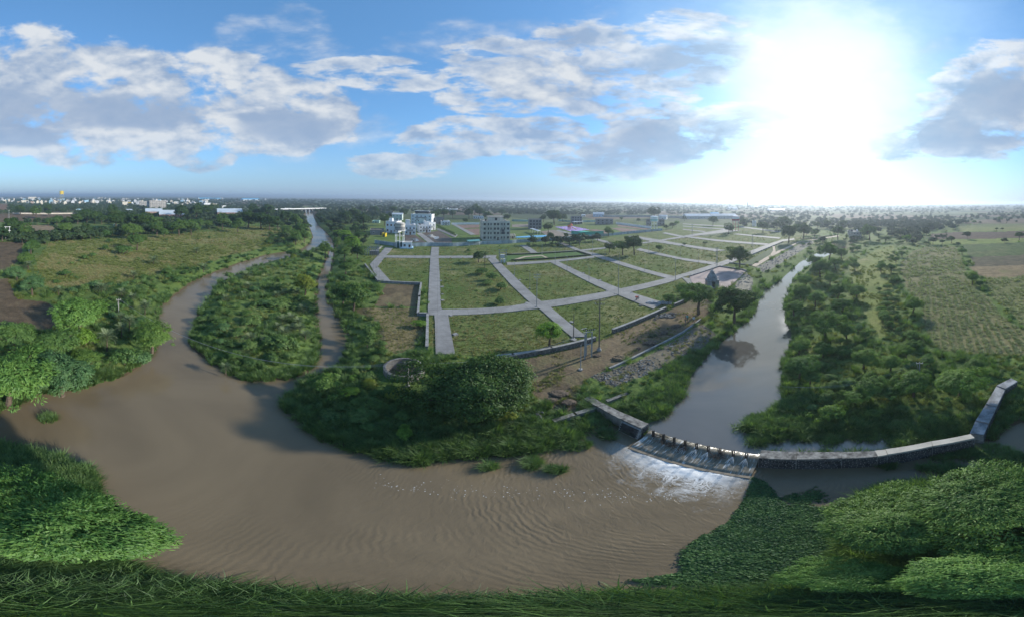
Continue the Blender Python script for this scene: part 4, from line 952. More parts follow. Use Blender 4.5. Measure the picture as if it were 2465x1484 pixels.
# --- shrubs filling the wild ground: the countable larger ones
TONE = {'shrub': 'green', 'acacia_dark': 'dark green', 'broad_mid': 'mid green', 'pale': 'blue green', 'acacia': 'light green', 'lime': 'lime green', 'broad': 'blackish green', 'bright': 'bright green'}
def sdmin(P):
    r, u = water_sd(P); return np.minimum(r, u)
def spaced(P, d, old, lim):
    keep = []; pts = [(x, y) for x, y, _ in old]; arr = np.array([(x, y, R) for x, y, R in old])
    for i, p in enumerate(P):
        if len(keep) >= lim: break
        if len(arr) and (np.hypot(arr[:, 0] - p[0], arr[:, 1] - p[1]) < arr[:, 2] * .7 + d[i] * .5).any(): continue
        if keep and (np.hypot(P[keep, 0] - p[0], P[keep, 1] - p[1]) < (d[keep] + d[i]) * .42).any(): continue
        keep.append(i)
    return keep
def shrubs(poly, n, lim, rmin, rmax, label, group, leafs, seed, kinds=('shrub',), name='shrub', dmin=1.0, cat='shrub', sq=(.8, 1.25)):
    r_ = random.Random(seed)
    p = np.asarray(poly); P = sample(n, p[:, 0].min(), p[:, 0].max(), p[:, 1].min(), p[:, 1].max())
    P = P[inside(P, G2(poly))]; P = P[sdmin(P) > dmin + 1.2]; P = P[~on_road(P)]
    if len(P) == 0: return
    D_ = np.array([r_.uniform(rmin, rmax) for _ in P])
    z = ground_z(P)
    for i in spaced(P, D_ * 2, TREES, lim):
        lf = r_.choice(leafs); f_ = (D_[i] - rmin) / (rmax - rmin)
        lb = ('small ' if f_ < .33 else ('middling ' if f_ < .67 else 'large ')) + TONE[lf] + ' ' + label
        tree(name, (P[i][0], P[i][1], z[i] - .1), D_[i], r_.choice(kinds), lf, lb, group, cat, squash=r_.uniform(*sq))
GL = ('shrub', 'shrub', 'acacia_dark', 'broad_mid', 'pale')
shrubs([(100, 700), (250, 690), (330, 668), (480, 640), (560, 612), (640, 600), (730, 560), (750, 590), (640, 615), (540, 650), (440, 700), (392, 735), (380, 800), (300, 800), (250, 780), (240, 720), (150, 730)], 900, 110, 1.0, 2.3, 'bush on the overgrown left bank below the meadow', 'bushes on the left bank', GL, 1)
shrubs([(640, 545), (740, 525), (755, 570), (735, 600), (690, 605), (640, 590)], 300, 40, 1.6, 3.2, 'bush in the thicket where the left channel leaves the river', 'bushes at the river fork', GL, 2, ('shrub', 'acacia'))
shrubs([(612, 642), (522, 682), (461, 792), (490, 862), (600, 912), (745, 890), (764, 770), (766, 675), (792, 600), (700, 618)], 500, 45, .8, 1.7, 'bush among the reeds of the island', 'bushes on the island', GL, 3)
shrubs([(1885, 700), (1960, 620), (2030, 600), (2050, 640), (2060, 720), (2110, 815), (2180, 850), (2330, 900), (2370, 960), (2330, 1010), (2000, 1010), (1900, 960), (1885, 860), (1905, 790)], 900, 48, .7, 1.7, 'bush in the thicket of the right bank', 'bushes on the right bank', ('acacia', 'shrub', 'acacia', 'pale'), 4, ('shrub', 'acacia'))
shrubs([(2110, 640), (2150, 600), (2170, 640), (2160, 690), (2175, 760), (2230, 850), (2160, 830), (2120, 760)], 300, 30, .9, 1.9, 'bush in the strip between pasture and crop field', 'bushes beside the crop field', ('acacia_dark', 'shrub', 'broad_mid'), 5)
shrubs([(700, 940), (780, 900), (840, 780), (930, 790), (930, 880), (980, 950), (1000, 1040), (900, 1075), (780, 1020), (710, 990)], 400, 40, .6, 1.3, 'bush on the overgrown point below the round well', 'bushes below the round well', ('shrub', 'broad_mid', 'lime', 'acacia_dark'), 6)
shrubs([(1930, 590), (2040, 560), (2150, 560), (2180, 590), (2050, 610), (1960, 620)], 300, 30, 1.5, 3.0, 'bush along the far stream bed', 'bushes along the far stream', ('acacia_dark', 'broad', 'broad_mid'), 7)
shrubs([(95, 640), (450, 562), (690, 545), (600, 605), (330, 668), (110, 690)], 60, 26, .5, 1.3, 'bush dotted on the open meadow', 'small bushes on the meadow', ('acacia_dark', 'shrub'), 8, dmin=3)
shrubs([(765, 535), (830, 525), (870, 545), (860, 600), (815, 570), (790, 550)], 200, 26, 2.0, 4.0, 'tree on the bank between the far bridge and the estate', 'trees near the far bridge', ('broad', 'broad_mid', 'acacia_dark'), 9, ('broad', 'acacia'), 'bank_tree', 2, 'tree', (.8, 1.0))

# ================================================================== uncountable growth
ALLZ = LEFTZ + MIDZ + RIGHTZ
def wild(n, x0, x1, y0, y1):
    P = sample(n, x0, x1, y0, y1)
    P = P[(np.hypot(P[:, 0], P[:, 1]) < 420) & (np.hypot(P[:, 0] - WELLC.x, P[:, 1] - WELLC.y) > WELLR + .9)]
    _d = Vector((WELLC.x, WELLC.y)).normalized(); _f = P - np.array([WELLC.x, WELLC.y]); P = P[~((np.abs(_f @ np.array([_d.y, -_d.x])) < WELLR) & (_f @ np.array([_d.x, _d.y]) < 0) & (_f @ np.array([_d.x, _d.y]) > -WELLR - 2.2) & (rs.random(len(P)) < .8))]
    P = P[~in_any(P, ALLZ)]; P = P[~on_road(P)]; P = P[~inside(P, TOWNZ)]
    return P
def zc(P, dz=-.05): return np.column_stack([P, ground_z(P) + dz])
P = wild(30000, -80, 2545, 520, 1484); s_ = sdmin(P); dist = np.hypot(P[:, 0], P[:, 1])
ok = (s_ > .1); P, s_, dist = P[ok], s_[ok], dist[ok]
cl = bumps(P * .8)
grow = np.clip((dist / 60), .55, 1.5) * np.where(s_ < 5, .75, 1.0)
pr = rs.random(len(P))
reedy = (s_ < 3.0 + 2 * rs.random(len(P))) | (cl > .10)
sel = reedy & (pr < .9)
scatter('reeds', SRC['reed'], zc(P[sel]), (.95 + .8 * rs.random(sel.sum())) * np.clip(grow[sel], .7, 1.9), 1)
sel = ~reedy & (pr < .24)
scatter('undergrowth', SRC['weed'], zc(P[sel], .05), (.42 + .55 * rs.random(sel.sum())) * grow[sel], 2, .2)
sel = ~reedy & (pr >= .24) & (pr < .40)
scatter('light_undergrowth', SRC['lightweed'], zc(P[sel], .05), (.30 + .45 * rs.random(sel.sum())) * grow[sel], 3, .2)
sel = ~reedy & (pr >= .40)
scatter('tall_grass', SRC['grass'], zc(P[sel]), (.55 + .5 * rs.random(sel.sum())) * grow[sel], 4)
# reeds hugging every near shore
P = sample(26000, -80, 2545, 560, 1484); r_, u_ = water_sd(P); s_ = np.minimum(r_, u_)
ok = (s_ > -.15) & (s_ < 1.3) & (np.hypot(P[:, 0], P[:, 1]) < 260) & (np.hypot(P[:, 0], P[:, 1]) > 4); P = P[ok]
al = (P[:, 0] - WA.x) * WD.x + (P[:, 1] - WA.y) * WD.y; dn = downside(P)
P = P[~((al > -8) & (al < 45) & (np.abs(dn) < 2.5))]
scatter('shore_reeds', SRC['reed'], zc(P, -.1), (1.1 + .9 * rs.random(len(P))) * np.clip(np.hypot(P[:, 0], P[:, 1]) / 70, .75, 1.05), 5, .18)
# the fringe of long grass right below the drone
n = 1700; a_ = np.radians(rs.uniform(-112, 112, n)); r__ = 2.1 + 2.6 * rs.random(n) ** .8
P = np.stack([r__ * np.sin(a_), r__ * np.cos(a_)], 1); P = P[seg_sd(P, RIVER) > -.25]
scatter('long_grass', SRC['long'], zc(P, -.1), 1.3 + .8 * rs.random(len(P)), 6, .3)
P2 = P[rs.random(len(P)) < .35]
# growth on the right flooded margin: tussocks in shallow water
tus = [K8(90, 470), K8(40, 530), K8(270, 620), K8(180, 500), K8(400, 560), K8(500, 610), K8(640, 560), K8(740, 640), K8(900, 600), K8(860, 460), K8(1000, 560), K8(1110, 500), K8(1240, 560), K8(1380, 600), K8(1340, 660), K8(1530, 540), K8(1650, 570), K8(1740, 540), K8(1560, 640), K8(1470, 600), K8(100, 660), K8(1850, 560), K8(1900, 470), K8(1100, 610)]
P = np.concatenate([np.array(G2([c], .5)) + rs.normal(0, .55, (26, 2)) for c in tus])
scatter('flooded_tussocks', SRC['reed'], np.column_stack([P, np.full(len(P), .55)]), .6 + .5 * rs.random(len(P)), 7, .2)
# single clumps standing in the river: things
def clump(c, rr, n, label, z=-.05, src='reed', h=1.0):
    g = G(c, 0.0); root = empty('reed_clump', (g.x, g.y, z), 0, label, 'reeds', None)
    V_, F_ = [], []; k = 0
    for i in range(n):
        a = random.uniform(0, 6.28); q = rr * math.sqrt(random.random()); m_ = SRC[src][i % 3]
        co = np.empty(len(m_.vertices) * 3); m_.vertices.foreach_get('co', co); co = co.reshape(-1, 3)
        fi = np.empty(len(m_.loops), np.int32); m_.loops.foreach_get('vertex_index', fi)
        s = random.uniform(.6, 1.1) * h; t_ = random.uniform(0, 6.28); c_, s__ = math.cos(t_), math.sin(t_)
        V_.append(np.stack([(co[:, 0] * c_ - co[:, 1] * s__) * s + q * math.cos(a), (co[:, 0] * s__ + co[:, 1] * c_) * s + q * math.sin(a), co[:, 2] * s], 1)); F_.append(fi.reshape(-1, 4) + k); k += len(co)
    me = npmesh('blades', np.concatenate(V_), np.concatenate(F_)); me.materials.append(LM['reed'])
    return tag(link('blades', me, None, root), kind=None)
for c, rr, n, l in ((K7(170, 690), 1.4, 26, 'large reed clump in the eddy below the weir abutment'), ((1282, 1117), .75, 16, 'reed clump standing in the river below the huge tree'), ((1337, 1128), .6, 12, 'small reed clump right of its twin in mid river'), ((1176, 1124), .45, 9, 'tiny reed clump alone in the brown river'), (K7(540, 590), .9, 12, 'bright low clump under the weir abutment'),
                    (K8(2210, 770), 1.9, 40, 'tall bright grass clump at the corner of the weir walls'), (K8(2440, 840), 1.6, 26, 'grass clump on the right edge in shallow water'), (K8(1820, 900), 1.2, 26, 'wide grass clump in the backwater below the long wall'), (K8(2005, 950), .75, 18, 'round grass clump right of the wide one in the backwater'), (K8(1750, 770), 1.1, 20, 'grass leaning on the long weir wall'),
                    (K8(1590, 880), .5, 9, 'small tuft in the backwater below the long wall'), ((118, 1008), .8, 14, 'dark leafy snag clump in the water at left'), (K8(1260, 865), .6, 10, 'tuft at the foot of the long weir wall'), (K8(1960, 760), 1.1, 18, 'grass between the long wall and the corner clump')):
    clump(c, rr, n, l)
# floating leaves
HY = G2([(1812, 1148), (1800, 1185), (1785, 1215), (1755, 1255), (1695, 1288), (1650, 1322), (1640, 1350), (1650, 1376), (1600, 1386), (1520, 1395), (1580, 1404), (1700, 1410), (1850, 1405), (2010, 1370), (2060, 1290), (2040, 1225), (1925, 1215), (1890, 1215), (1860, 1180), (1840, 1160)], .05)
hb = np.asarray(HY); P = np.stack([rs.uniform(hb[:, 0].min(), hb[:, 0].max(), 60000), rs.uniform(hb[:, 1].min(), hb[:, 1].max(), 60000)], 1)
sd = seg_sd(P, HY); P = P[(sd < -.02 + .14 * bumps(P * 6)) & (rs.random(len(P)) < np.clip(.35 + -sd * 1.2, 0, 1))]
P = P[:13000]
scatter('floating_leaves', SRC['hya'], np.column_stack([P, np.full(len(P), .02)]), .30 + .20 * rs.random(len(P)), 8, .25)
P = np.concatenate([np.array(G2([c], .05)) + rs.normal(0, .35, (60, 2)) for c in (K(14, 0, 0), (1905, 1200), (1935, 1205), (1965, 1195), K8(600, 1120), K8(480, 1160))][1:])
scatter('loose_floating_leaves', SRC['hya'], np.column_stack([P, np.full(len(P), .02)]), .22 + .15 * rs.random(len(P)), 9, .25)
# grass of the estate plots
P = sample(26000, 880, 1960, 545, 870); P = P[inside(P, Z_['estate']) | in_any(P, ['dirt_strip'])]; P = P[~on_road(P)]; P = P[~inside(P, TOWNZ)]
b_ = bumps(P * .35); dist = np.hypot(P[:, 0], P[:, 1])
sel = b_ + rs.normal(0, .12, len(P)) > -.02
scatter('plot_grass', SRC['grass'], zc(P[sel], -.03), (.16 + .20 * rs.random(sel.sum())) * np.clip(dist[sel] / 80, .9, 2), 10)
sel = (b_ + rs.normal(0, .15, len(P)) < -.10) & (rs.random(len(P)) < .7)
scatter('plot_straw', SRC['straw'], zc(P[sel], -.03), (.20 + .25 * rs.random(sel.sum())) * np.clip(dist[sel] / 80, .9, 2), 11)
sel = (bumps(P * .7 + 50) > .22) & (rs.random(len(P)) < .25)
scatter('plot_weeds', SRC['weed'], zc(P[sel], 0), (.16 + .26 * rs.random(sel.sum())) * np.clip(dist[sel] / 70, .9, 2), 12)
P = sample(5000, 1200, 1730, 700, 970); P = P[in_any(P, ['bare_strip', 'spoil', 'bank_stone', 'dirt_plot'])]; P = P[~on_road(P)]; P = P[bumps(P * .6 + 20) > .05]
scatter('waste_grass', SRC['straw'] + SRC['grass'], zc(P, -.03), .2 + .25 * rs.random(len(P)), 13)
# flecks of foam drifting from the weir
fl = [(1800, 1150), (1650, 1190), (1500, 1200), (1400, 1180), (1250, 1190), (1120, 1180), (1000, 1175), (900, 1160)]
fp = np.array(G2(fl, 0)); q_ = rs.random(520) ** 1.8 * (len(fl) - 1); k_ = q_.astype(int); P = fp[k_] + (fp[k_ + 1] - fp[k_]) * (q_ - k_)[:, None] + rs.normal(0, 1, (520, 2)) * (.3 + .9 * rs.random(520) ** 2)[:, None]
fk = MB().prism([(math.cos(a) * (.5 + .2 * math.sin(3 * a)), math.sin(a) * .4) for a in np.linspace(0, 5.7, 9)], 0, .08).mesh('fleck'); fk.materials.append(mat('fleck_white', (.55, .55, .53), .8, .1, 3))
scatter('foam_flecks', [fk], np.column_stack([P, np.full(len(P), .004)]), .025 + .085 * rs.random(len(P)) ** 3, 40, 0, .3)
# meadow, pasture and crops
P = sample(12000, 60, 740, 540, 700); P = P[inside(P, Z_['meadow'])]; dist = np.hypot(P[:, 0], P[:, 1]); b_ = bumps(P * .25)
sel = b_ > -.05
scatter('meadow_grass', SRC['grass'], zc(P[sel], -.03), (.25 + .3 * rs.random(sel.sum())) * np.clip(dist[sel] / 70, .9, 2.4), 14)
scatter('meadow_straw', SRC['straw'], zc(P[~sel], -.03), (.22 + .25 * rs.random((~sel).sum())) * np.clip(dist[~sel] / 70, .9, 2.4), 15)
P = sample(9000, 2030, 2480, 590, 880); Pc = P[in_any(P, ['crop', 'crop_right'])]
_r = (G(K(16, 1200, 600)) - G(K(6, 960, 700))).to_2d().normalized(); _n = np.array([-_r.y, _r.x]); _o = Pc @ _n; Pc = Pc + ((np.round(_o / 1.5) * 1.5 - _o) * .42)[:, None] * _n[None, :]
Pc = Pc[bumps(Pc * .45) + rs.normal(0, .2, len(Pc)) > -.12]; dist = np.hypot(Pc[:, 0], Pc[:, 1])
scatter('crop_plants', SRC['crop'], zc(Pc, -.02), (.30 + .3 * rs.random(len(Pc))) * np.clip(dist / 60, .8, 2), 16)
Pp = P[inside(P, Z_['pasture'])]; Pp = Pp[bumps(Pp * .5) > 0]; dist = np.hypot(Pp[:, 0], Pp[:, 1])
scatter('pasture_grass', SRC['grass'], zc(Pp, -.02), (.22 + .25 * rs.random(len(Pp))) * np.clip(dist / 60, .8, 2), 17)

# ================================================================== distant trees
P = sample(80000, -90, 2560, 481, 590)
dist = np.hypot(P[:, 0], P[:, 1])
ok = (dist > 150) & (dist < 9000); P, dist = P[ok], dist[ok]
P = P[~in_any(P, ALLZ)]; P = P[~inside(P, TOWNZ)]; P = P[~on_road(P)]
dist = np.hypot(P[:, 0], P[:, 1])
nr_ = dist < 880
okk = np.ones(len(P), bool); okk[nr_] = sdmin(P[nr_]) > 4; P, dist = P[okk], dist[okk]
def clus(P, s):
    return (np.sin(P[:, 0] / (37 * s) + 2 * np.sin(P[:, 1] / (53 * s))) + np.sin(P[:, 1] / (29 * s) + 1.7 * np.sin(P[:, 0] / (61 * s)) + 1.3)) / 2
azd_ = np.degrees(np.arctan2(P[:, 0], P[:, 1]))
dens = .16 + .34 * np.clip(clus(P, 1 + dist / 900), -.3, 1) + .42 * np.clip((dist - 450) / 900, 0, 1) + .12 * (azd_ < -35)
dens = np.where((dist < 320), dens * .5, dens) * np.where(azd_ > 42, .5, 1.0)
keep = rs.random(len(P)) < dens
P, dist = P[keep], dist[keep]
# thin out so that crowns do not pile up nearby
o_ = np.argsort(dist); P, dist = P[o_], dist[o_]
R_ = rs.uniform(2.2, 4.6, len(P)) * np.clip(dist / 900, 1, 1.9)
def WHERE(p):
    a = math.degrees(math.atan2(p[0], p[1])); d = 'near' if math.hypot(p[0], p[1]) < 420 else 'far'
    for lim, txt in ((-62, 'in the fields before the left town'), (-38, 'around the pale school sheds'), (-22, 'beside the distant river bridge'), (4, 'in the country behind the white houses'), (22, 'in the country behind the beige block'), (40, 'beyond the unbuilt plots and sheds'), (62, 'on the hazy plain under the sun'), (200, 'beyond the crop fields of the right bank')):
        if a < lim: return f'in the {d} belt, ' + txt
kk = spaced(P[:900], R_[:900] * 1.6, TREES, 260)
for i in kk:
    tree('field_tree', (P[i][0], P[i][1], LZ - .2), R_[i] * 1.05, 'far', 'far', ('small' if R_[i] < 3.2 else 'larger') + ' dark tree ' + WHERE(P[i]), 'trees scattered over the distant farmland', 'tree', squash=random.uniform(.8, 1.1))
FARSRC = []
for c_, t_, _ in LIB['far']:
    m_ = c_.copy(); m_.materials.clear(); m_.materials.append(LM['far']); FARSRC.append(m_)
Pf, Rf = P[900:], R_[900:]
scatter('far_woodland', FARSRC, np.column_stack([Pf, LZ + Rf * .75]), Rf, 20, .05)
# ================================================================== weir and its walls
CONC = mat('old_concrete', (.26, .255, .24), .9, .35, .8, .3, streak=True)
CAPM = mat('cap_concrete', (.27, .265, .245), .9, .5, 1.6, .25)
CAPN = mat('new_cap_concrete', (.44, .41, .35), .9, .15, .8, .1)
MASON = mat('mortar', (.36, .355, .34), .95, .3, 2.0, .3)
STONE = mat('dark_stone', (.085, .085, .085), .9, .45, 1.5, .4)
WHITE = mat('white_paint', (.74, .76, .78), .8, .07, .25, streak=True)
DARKM = mat('dark_iron', (.045, .040, .038), .7, .3, 2)
STEEL = mat('galvanised', (.30, .32, .33), .6, .15, 2, metal=.3)
POLEC = mat('pole_concrete', (.36, .36, .35), .85, .15, 1.5)
GLASS = mat('dark_pane', (.025, .032, .040), .15, .2, 1, spec=.6)

def flow_mat():
    m = bpy.data.materials.new('sliding_water'); m.use_nodes = True; t = m.node_tree; b = t.nodes['Principled BSDF']
    co = node(t, 'ShaderNodeTexCoord').outputs['Object']
    st = noise(t, vmap(t, co, (2.6, .35, .5)), 1.4, 5, .65); fi = noise(t, vmap(t, co, (9, .9, 1)), 1.0, 4, .7)
    c = mixc(t, st.lin(.35, .7).mx(0).mn(1), (.11, .098, .066), (.24, .205, .15))
    c = mixc(t, (fi * st - .27).step(0, .12) * .8, c, (.62, .64, .64))
    setin(t, b, 'Base Color', c); b.inputs['Roughness'].default_value = .16
    bn = node(t, 'ShaderNodeBump'); bn.inputs['Strength'].default_value = .5; bn.inputs['Distance'].default_value = .05; setin(t, bn, 'Height', fi); t.links.new(bn.outputs[0], b.inputs['Normal'])
    return m
L_W = (WB - WA).to_2d().length
frz = math.atan2(WD.y, WD.x)
# local frame: x along the crest, +s downstream
sgn = 1 if (Vector((-WD.y, WD.x))).dot(UN) > 0 else -1
prof = [(-1.3, -.8), (-1.2, .62), (-.45, .72), (-.15, .80), (.15, .79), (.42, .62), (.75, .38), (1.15, .26), (2.0, .20), (2.6, .14), (2.75, -.6)]
weir = empty('weir', (WA.x, WA.y, 0), frz, 'low overflow weir with thin paired posts on its crest between two masonry walls', 'weir')
nx = 60; v = []; f = []
for i in range(nx + 1):
    for k, (y, z) in enumerate(prof):
        lump = .03 * math.sin(i * 1.7 + k) + .02 * math.sin(i * .61 + 2 * k)
        v.append((L_W * i / nx, sgn * y, z + (lump if 2 < k < 9 else 0)))
n_ = len(prof)
for i in range(nx):
    for k in range(n_ - 1):
        q = (i * n_ + k, (i + 1) * n_ + k, (i + 1) * n_ + k + 1, i * n_ + k + 1)
        f.append(q if sgn < 0 else q[::-1])
mb = MB(); mb.add(v, f); cr_o = mb.build('spillway', flow_mat(), weir, smooth=True)
MB().box(0, L_W, min(sgn * 2.62, sgn * 2.95), max(sgn * 2.62, sgn * 2.95), -.7, .17).build('apron_lip', mat('wet_concrete', (.20, .165, .115), .5, .35, 1.2, .3, spec=.5), weir)
POSTS = [(1090, 600), (1205, 640), (1325, 680), (1450, 715), (1580, 750), (1715, 780), (1855, 800), (2000, 840), (2150, 860)]
for x, y in POSTS:
    g = G(K7(x, y), .55); dx = (g.x - WA.x) * WD.x + (g.y - WA.y) * WD.y
    p_ = MB()
    p_.box(dx - .10, dx - .05, sgn * .25 - .09, sgn * .25 + .09, .2, 1.85); p_.box(dx + .05, dx + .10, sgn * .25 - .09, sgn * .25 + .09, .2, 1.95); p_.box(dx - .09, dx + .09, sgn * .25 - .03, sgn * .25 + .03, .9, 1.0)
    p_.build('post', DARKM, weir)
    if (x, y) in (POSTS[3], POSTS[4], POSTS[5], POSTS[7], POSTS[8]):
        sp_ = MB()
        for j in range(7):
            a = (j - 3) * .12 + random.uniform(-.05, .05)
            sp_.tube([(dx, sgn * .35, .72), (dx + math.sin(a) * .7, sgn * (.35 + .55), .56 + random.uniform(-.03, .05)), (dx + math.sin(a) * 1.1, sgn * (.35 + .95), .36)], [.010, .016, .006], 4)
        tag(sp_.build('spray', mat('white_water', (.66, .69, .70), .6, .1, 3), weir), kind='stuff')
for k, (x, y, l) in enumerate(((1140, 600, 'twigs caught between the first two weir posts'), (1225, 645, 'driftwood caught at the second weir post'), (1295, 700, 'dead branches hanging below the third weir post'), (1835, 820, 'brush caught at the seventh weir post'), (1430, 725, 'small twigs caught at the fourth weir post'))):
    g = G(K7(x, y), .7); db = MB(); rr = random.Random(k)
    for j in range(26):
        a = rr.uniform(0, 6.28); q = Vector((rr.gauss(0, .35), rr.gauss(0, .25), rr.uniform(0, .35))); d_ = Vector((math.cos(a), math.sin(a), rr.uniform(-.2, .2))) * rr.uniform(.2, .6)
        db.tube([q - d_, q + Vector((0, 0, .06)), q + d_], [.025, .03, .012], 4)
    tag(db.build('driftwood', BARKD, None, (g.x, g.y, .5)), l, 'driftwood')

BR = MB().box(-.5, .5, 0, 1, -.5, .5).mesh('brick')
BRV = []
for s in range(4):
    m_ = BR.copy(); r_ = random.Random(s)
    for vv in m_.vertices: vv.co += Vector((r_.uniform(-.07, .07), 0, r_.uniform(-.08, .08)))
    m_.materials.append(STONE); BRV.append(m_)
def masonry(root, A, B, z0, z1, bw=.62, bh=.25, limit=300, seed=0, used=[0]):
    """courses of stones standing proud of the mortar on the face from A to B (left to right as seen)"""
    r_ = random.Random(seed); A, B = Vector((A[0], A[1])), Vector((B[0], B[1])); d = B - A; L = d.length; d.normalize()
    nrm = Vector((d.y, -d.x)); ang_ = math.atan2(d.y, d.x); rest = MB(); cnt = 0
    rows = int((z1 - z0) / bh)
    for r in range(rows - 1, -1, -1):
        x = -bw * .5 * (r % 2)
        while x < L:
            w_ = bw * r_.uniform(.8, 1.15); xa, xb = max(x, 0), min(x + w_, L)
            if xb - xa > .15:
                cx = (xa + xb) / 2; z = z0 + bh * (r + .5); pr_ = r_.uniform(.02, .055)
                if cnt < limit:
                    o = bpy.data.objects.new('stone', r_.choice(BRV)); COL.objects.link(o); o.parent = root
                    o.matrix_parent_inverse = root.matrix_world.inverted() if False else Matrix()
                    p_ = A + d * cx
                    o.location = (p_.x - root.location.x, p_.y - root.location.y, z - root.location.z); o.rotation_euler = (0, 0, ang_ + math.pi)
                    o.scale = ((xb - xa) - .07, pr_, bh - .065); cnt += 1
                else:
                    m_ = Matrix.Translation((A.x + d.x * cx - root.location.x, A.y + d.y * cx - root.location.y, z - root.location.z)) @ Matrix.Rotation(ang_ + math.pi, 4, 'Z')
                    rest.box(-(xb - xa) / 2 + .035, (xb - xa) / 2 - .035, 0, pr_, -bh / 2 + .03, bh / 2 - .03, m_)
            x += w_
    if rest.v: tag(rest.build('stone_courses', STONE, root), kind='stuff')
def rel(root, L): return [(x - root.location.x, y - root.location.y) for x, y in L]
# long wall to the right of the weir
LN = [(105, 790), (440, 805), (845, 795), (1160, 780), (1250, 765), (1650, 690), (2025, 618)]
LF = [(130, 728), (450, 745), (845, 745), (1140, 735), (1235, 725), (1640, 655), (1990, 590)]
gb = G(K8(105, 880), 0.0); TZW = zat(K8(105, 790), gb)
TZW = max(1.6, min(TZW, 3.2))
lw = empty('weir_wall', (gb.x, gb.y, 0), 0, 'long stone wall with concrete caps running right from the weir', 'wall')
Np = [G(K8(*p), TZW) for p in LN]; Fp = [G(K8(*p), TZW) for p in LF]
for i in range(len(Np) - 1):
    a, b_, c_, d_ = Np[i], Np[i + 1], Fp[i + 1], Fp[i]
    poly = rel(lw, [(p.x, p.y) for p in (a, b_, c_, d_)])
    step = [.0, .07, .0, .06, .12, .12][i]
    MB().prism(poly, -.8, TZW - .22 + step).build('wall', MASON, lw)
    e1 = (b_ - a).normalized() * .04; n1 = (a - d_).normalized() * .06
    MB().prism(rel(lw, [((a + n1 + e1).x, (a + n1 + e1).y), ((b_ + n1 - e1 * .2).x, (b_ + n1 - e1 * .2).y), ((c_ - n1).x, (c_ - n1).y), ((d_ - n1).x, (d_ - n1).y)]), TZW - .22 + step, TZW + step).build('cap_slab', CAPM if i < 3 else CAPN, lw)
    masonry(lw, a, b_, .02, TZW - .24 + step, .55, .24, 60, i)
# bent end wall on the right
EL = [(1985, 575), (2040, 455), (2130, 312), (2225, 150), (2350, 88)]; ER = [(2105, 585), (2150, 482), (2225, 328), (2300, 178), (2405, 116)]
ew0 = G(K8(2045, 580), 1.5); ew = empty('end_wall', (ew0.x, ew0.y, 0), 0, 'stepped end wall of pale slabs climbing away at the right edge', 'wall')
tops = [TZW - .25, TZW + .05, TZW + .32, TZW + .50]
for i in range(4):
    t_ = tops[i]; q = [G(K8(*p), t_) for p in (EL[i], ER[i], ER[i + 1], EL[i + 1])]
    poly = rel(ew, [(p.x, p.y) for p in q]); mx_ = sum(p[0] for p in poly) / 4; my_ = sum(p[1] for p in poly) / 4
    MB().prism(poly, -.8, t_ - .15).build('wall', MASON, ew)
    MB().prism([(mx_ + (x - mx_) * 1.03, my_ + (y - my_) * 1.03) for x, y in poly], t_ - .15, t_).build('cap_slab', mat('pale_slab', (.30, .315, .33), .8, .4, .8, .1), ew)
    masonry(ew, q[1], q[2], .3, t_ - .17, .6, .27, 70, 20 + i)
# abutment to the left of the weir
AN = [(278, 165), (430, 255), (690, 395), (940, 510)]; AF = [(345, 125), (502, 222), (765, 348), (1022, 458)]
ga = G(K7(905, 595), 0.0); TZA = max(1.8, min(zat(K7(940, 510), ga), 3.6))
aw = empty('abutment_wall', (ga.x, ga.y, 0), 0, 'stepped concrete abutment with a masonry buttress left of the weir', 'wall')
Ap = [G(K7(*p), TZA) for p in AN]; Bp = [G(K7(*p), TZA) for p in AF]
for i in range(3):
    poly = rel(aw, [(p.x, p.y) for p in (Ap[i], Ap[i + 1], Bp[i + 1], Bp[i])])
    MB().prism(poly, -.8, TZA - .16 + .05 * i).build('wall', CONC, aw)
    mx_ = sum(p[0] for p in poly) / 4; my_ = sum(p[1] for p in poly) / 4
    MB().prism([(mx_ + (x - mx_) * (.99 + .02), my_ + (y - my_) * 1.04) for x, y in poly], TZA - .16 + .05 * i, TZA + .05 * i).build('cap_slab', CAPM, aw)
bd = (Ap[3] - Ap[2]).normalized(); bn_ = (Ap[3] - Bp[3]).normalized()
bt = [Ap[3] + bn_ * .02, Ap[2].lerp(Ap[3], .12) + bn_ * .02, Ap[2].lerp(Ap[3], .12) + bn_ * .75, Ap[3] + bn_ * .75]
lo = rel(aw, [(p.x, p.y) for p in bt])
bm_ = MB(); m2 = rel(aw, [(p.x, p.y) for p in (bt[0], bt[1], bt[1] + bn_ * .1, bt[0] + bn_ * .1)])
bm_.add([(*lo[0], -.6), (*lo[1], -.6), (*lo[2], -.6), (*lo[3], -.6), (*m2[0], TZA - .2), (*m2[1], TZA - .2), (*m2[2], TZA - .2), (*m2[3], TZA - .2)], [(0, 1, 2, 3), (4, 7, 6, 5), (0, 4, 5, 1), (1, 5, 6, 2), (2, 6, 7, 3), (3, 7, 4, 0)])
bm_.build('buttress', MASON, aw)
masonry(aw, Bp[3] + bd * .03, Ap[3] + bd * .03, .05, TZA - .18, .45, .25, 60, 40)
# sloping face of the buttress in courses
for r in range(8):
    z = .12 + r * (TZA - .4) / 8; o_ = .75 - (.65) * (z + .6) / (TZA + .4)
    for j in range(9):
        xx = .12 + (.86) * (j + (.5 if r % 2 else 0)) / 9.5
        p_ = Ap[2].lerp(Ap[3], .12 + .86 * xx) + bn_ * (o_ + .02)
        o = bpy.data.objects.new('stone', BRV[(r + j) % 4]); COL.objects.link(o); o.parent = aw
        o.location = (p_.x - ga.x, p_.y - ga.y, z + .1); o.rotation_euler = (0, 0, math.atan2(bd.y, bd.x) + math.pi); o.scale = (.36, .05, .19)

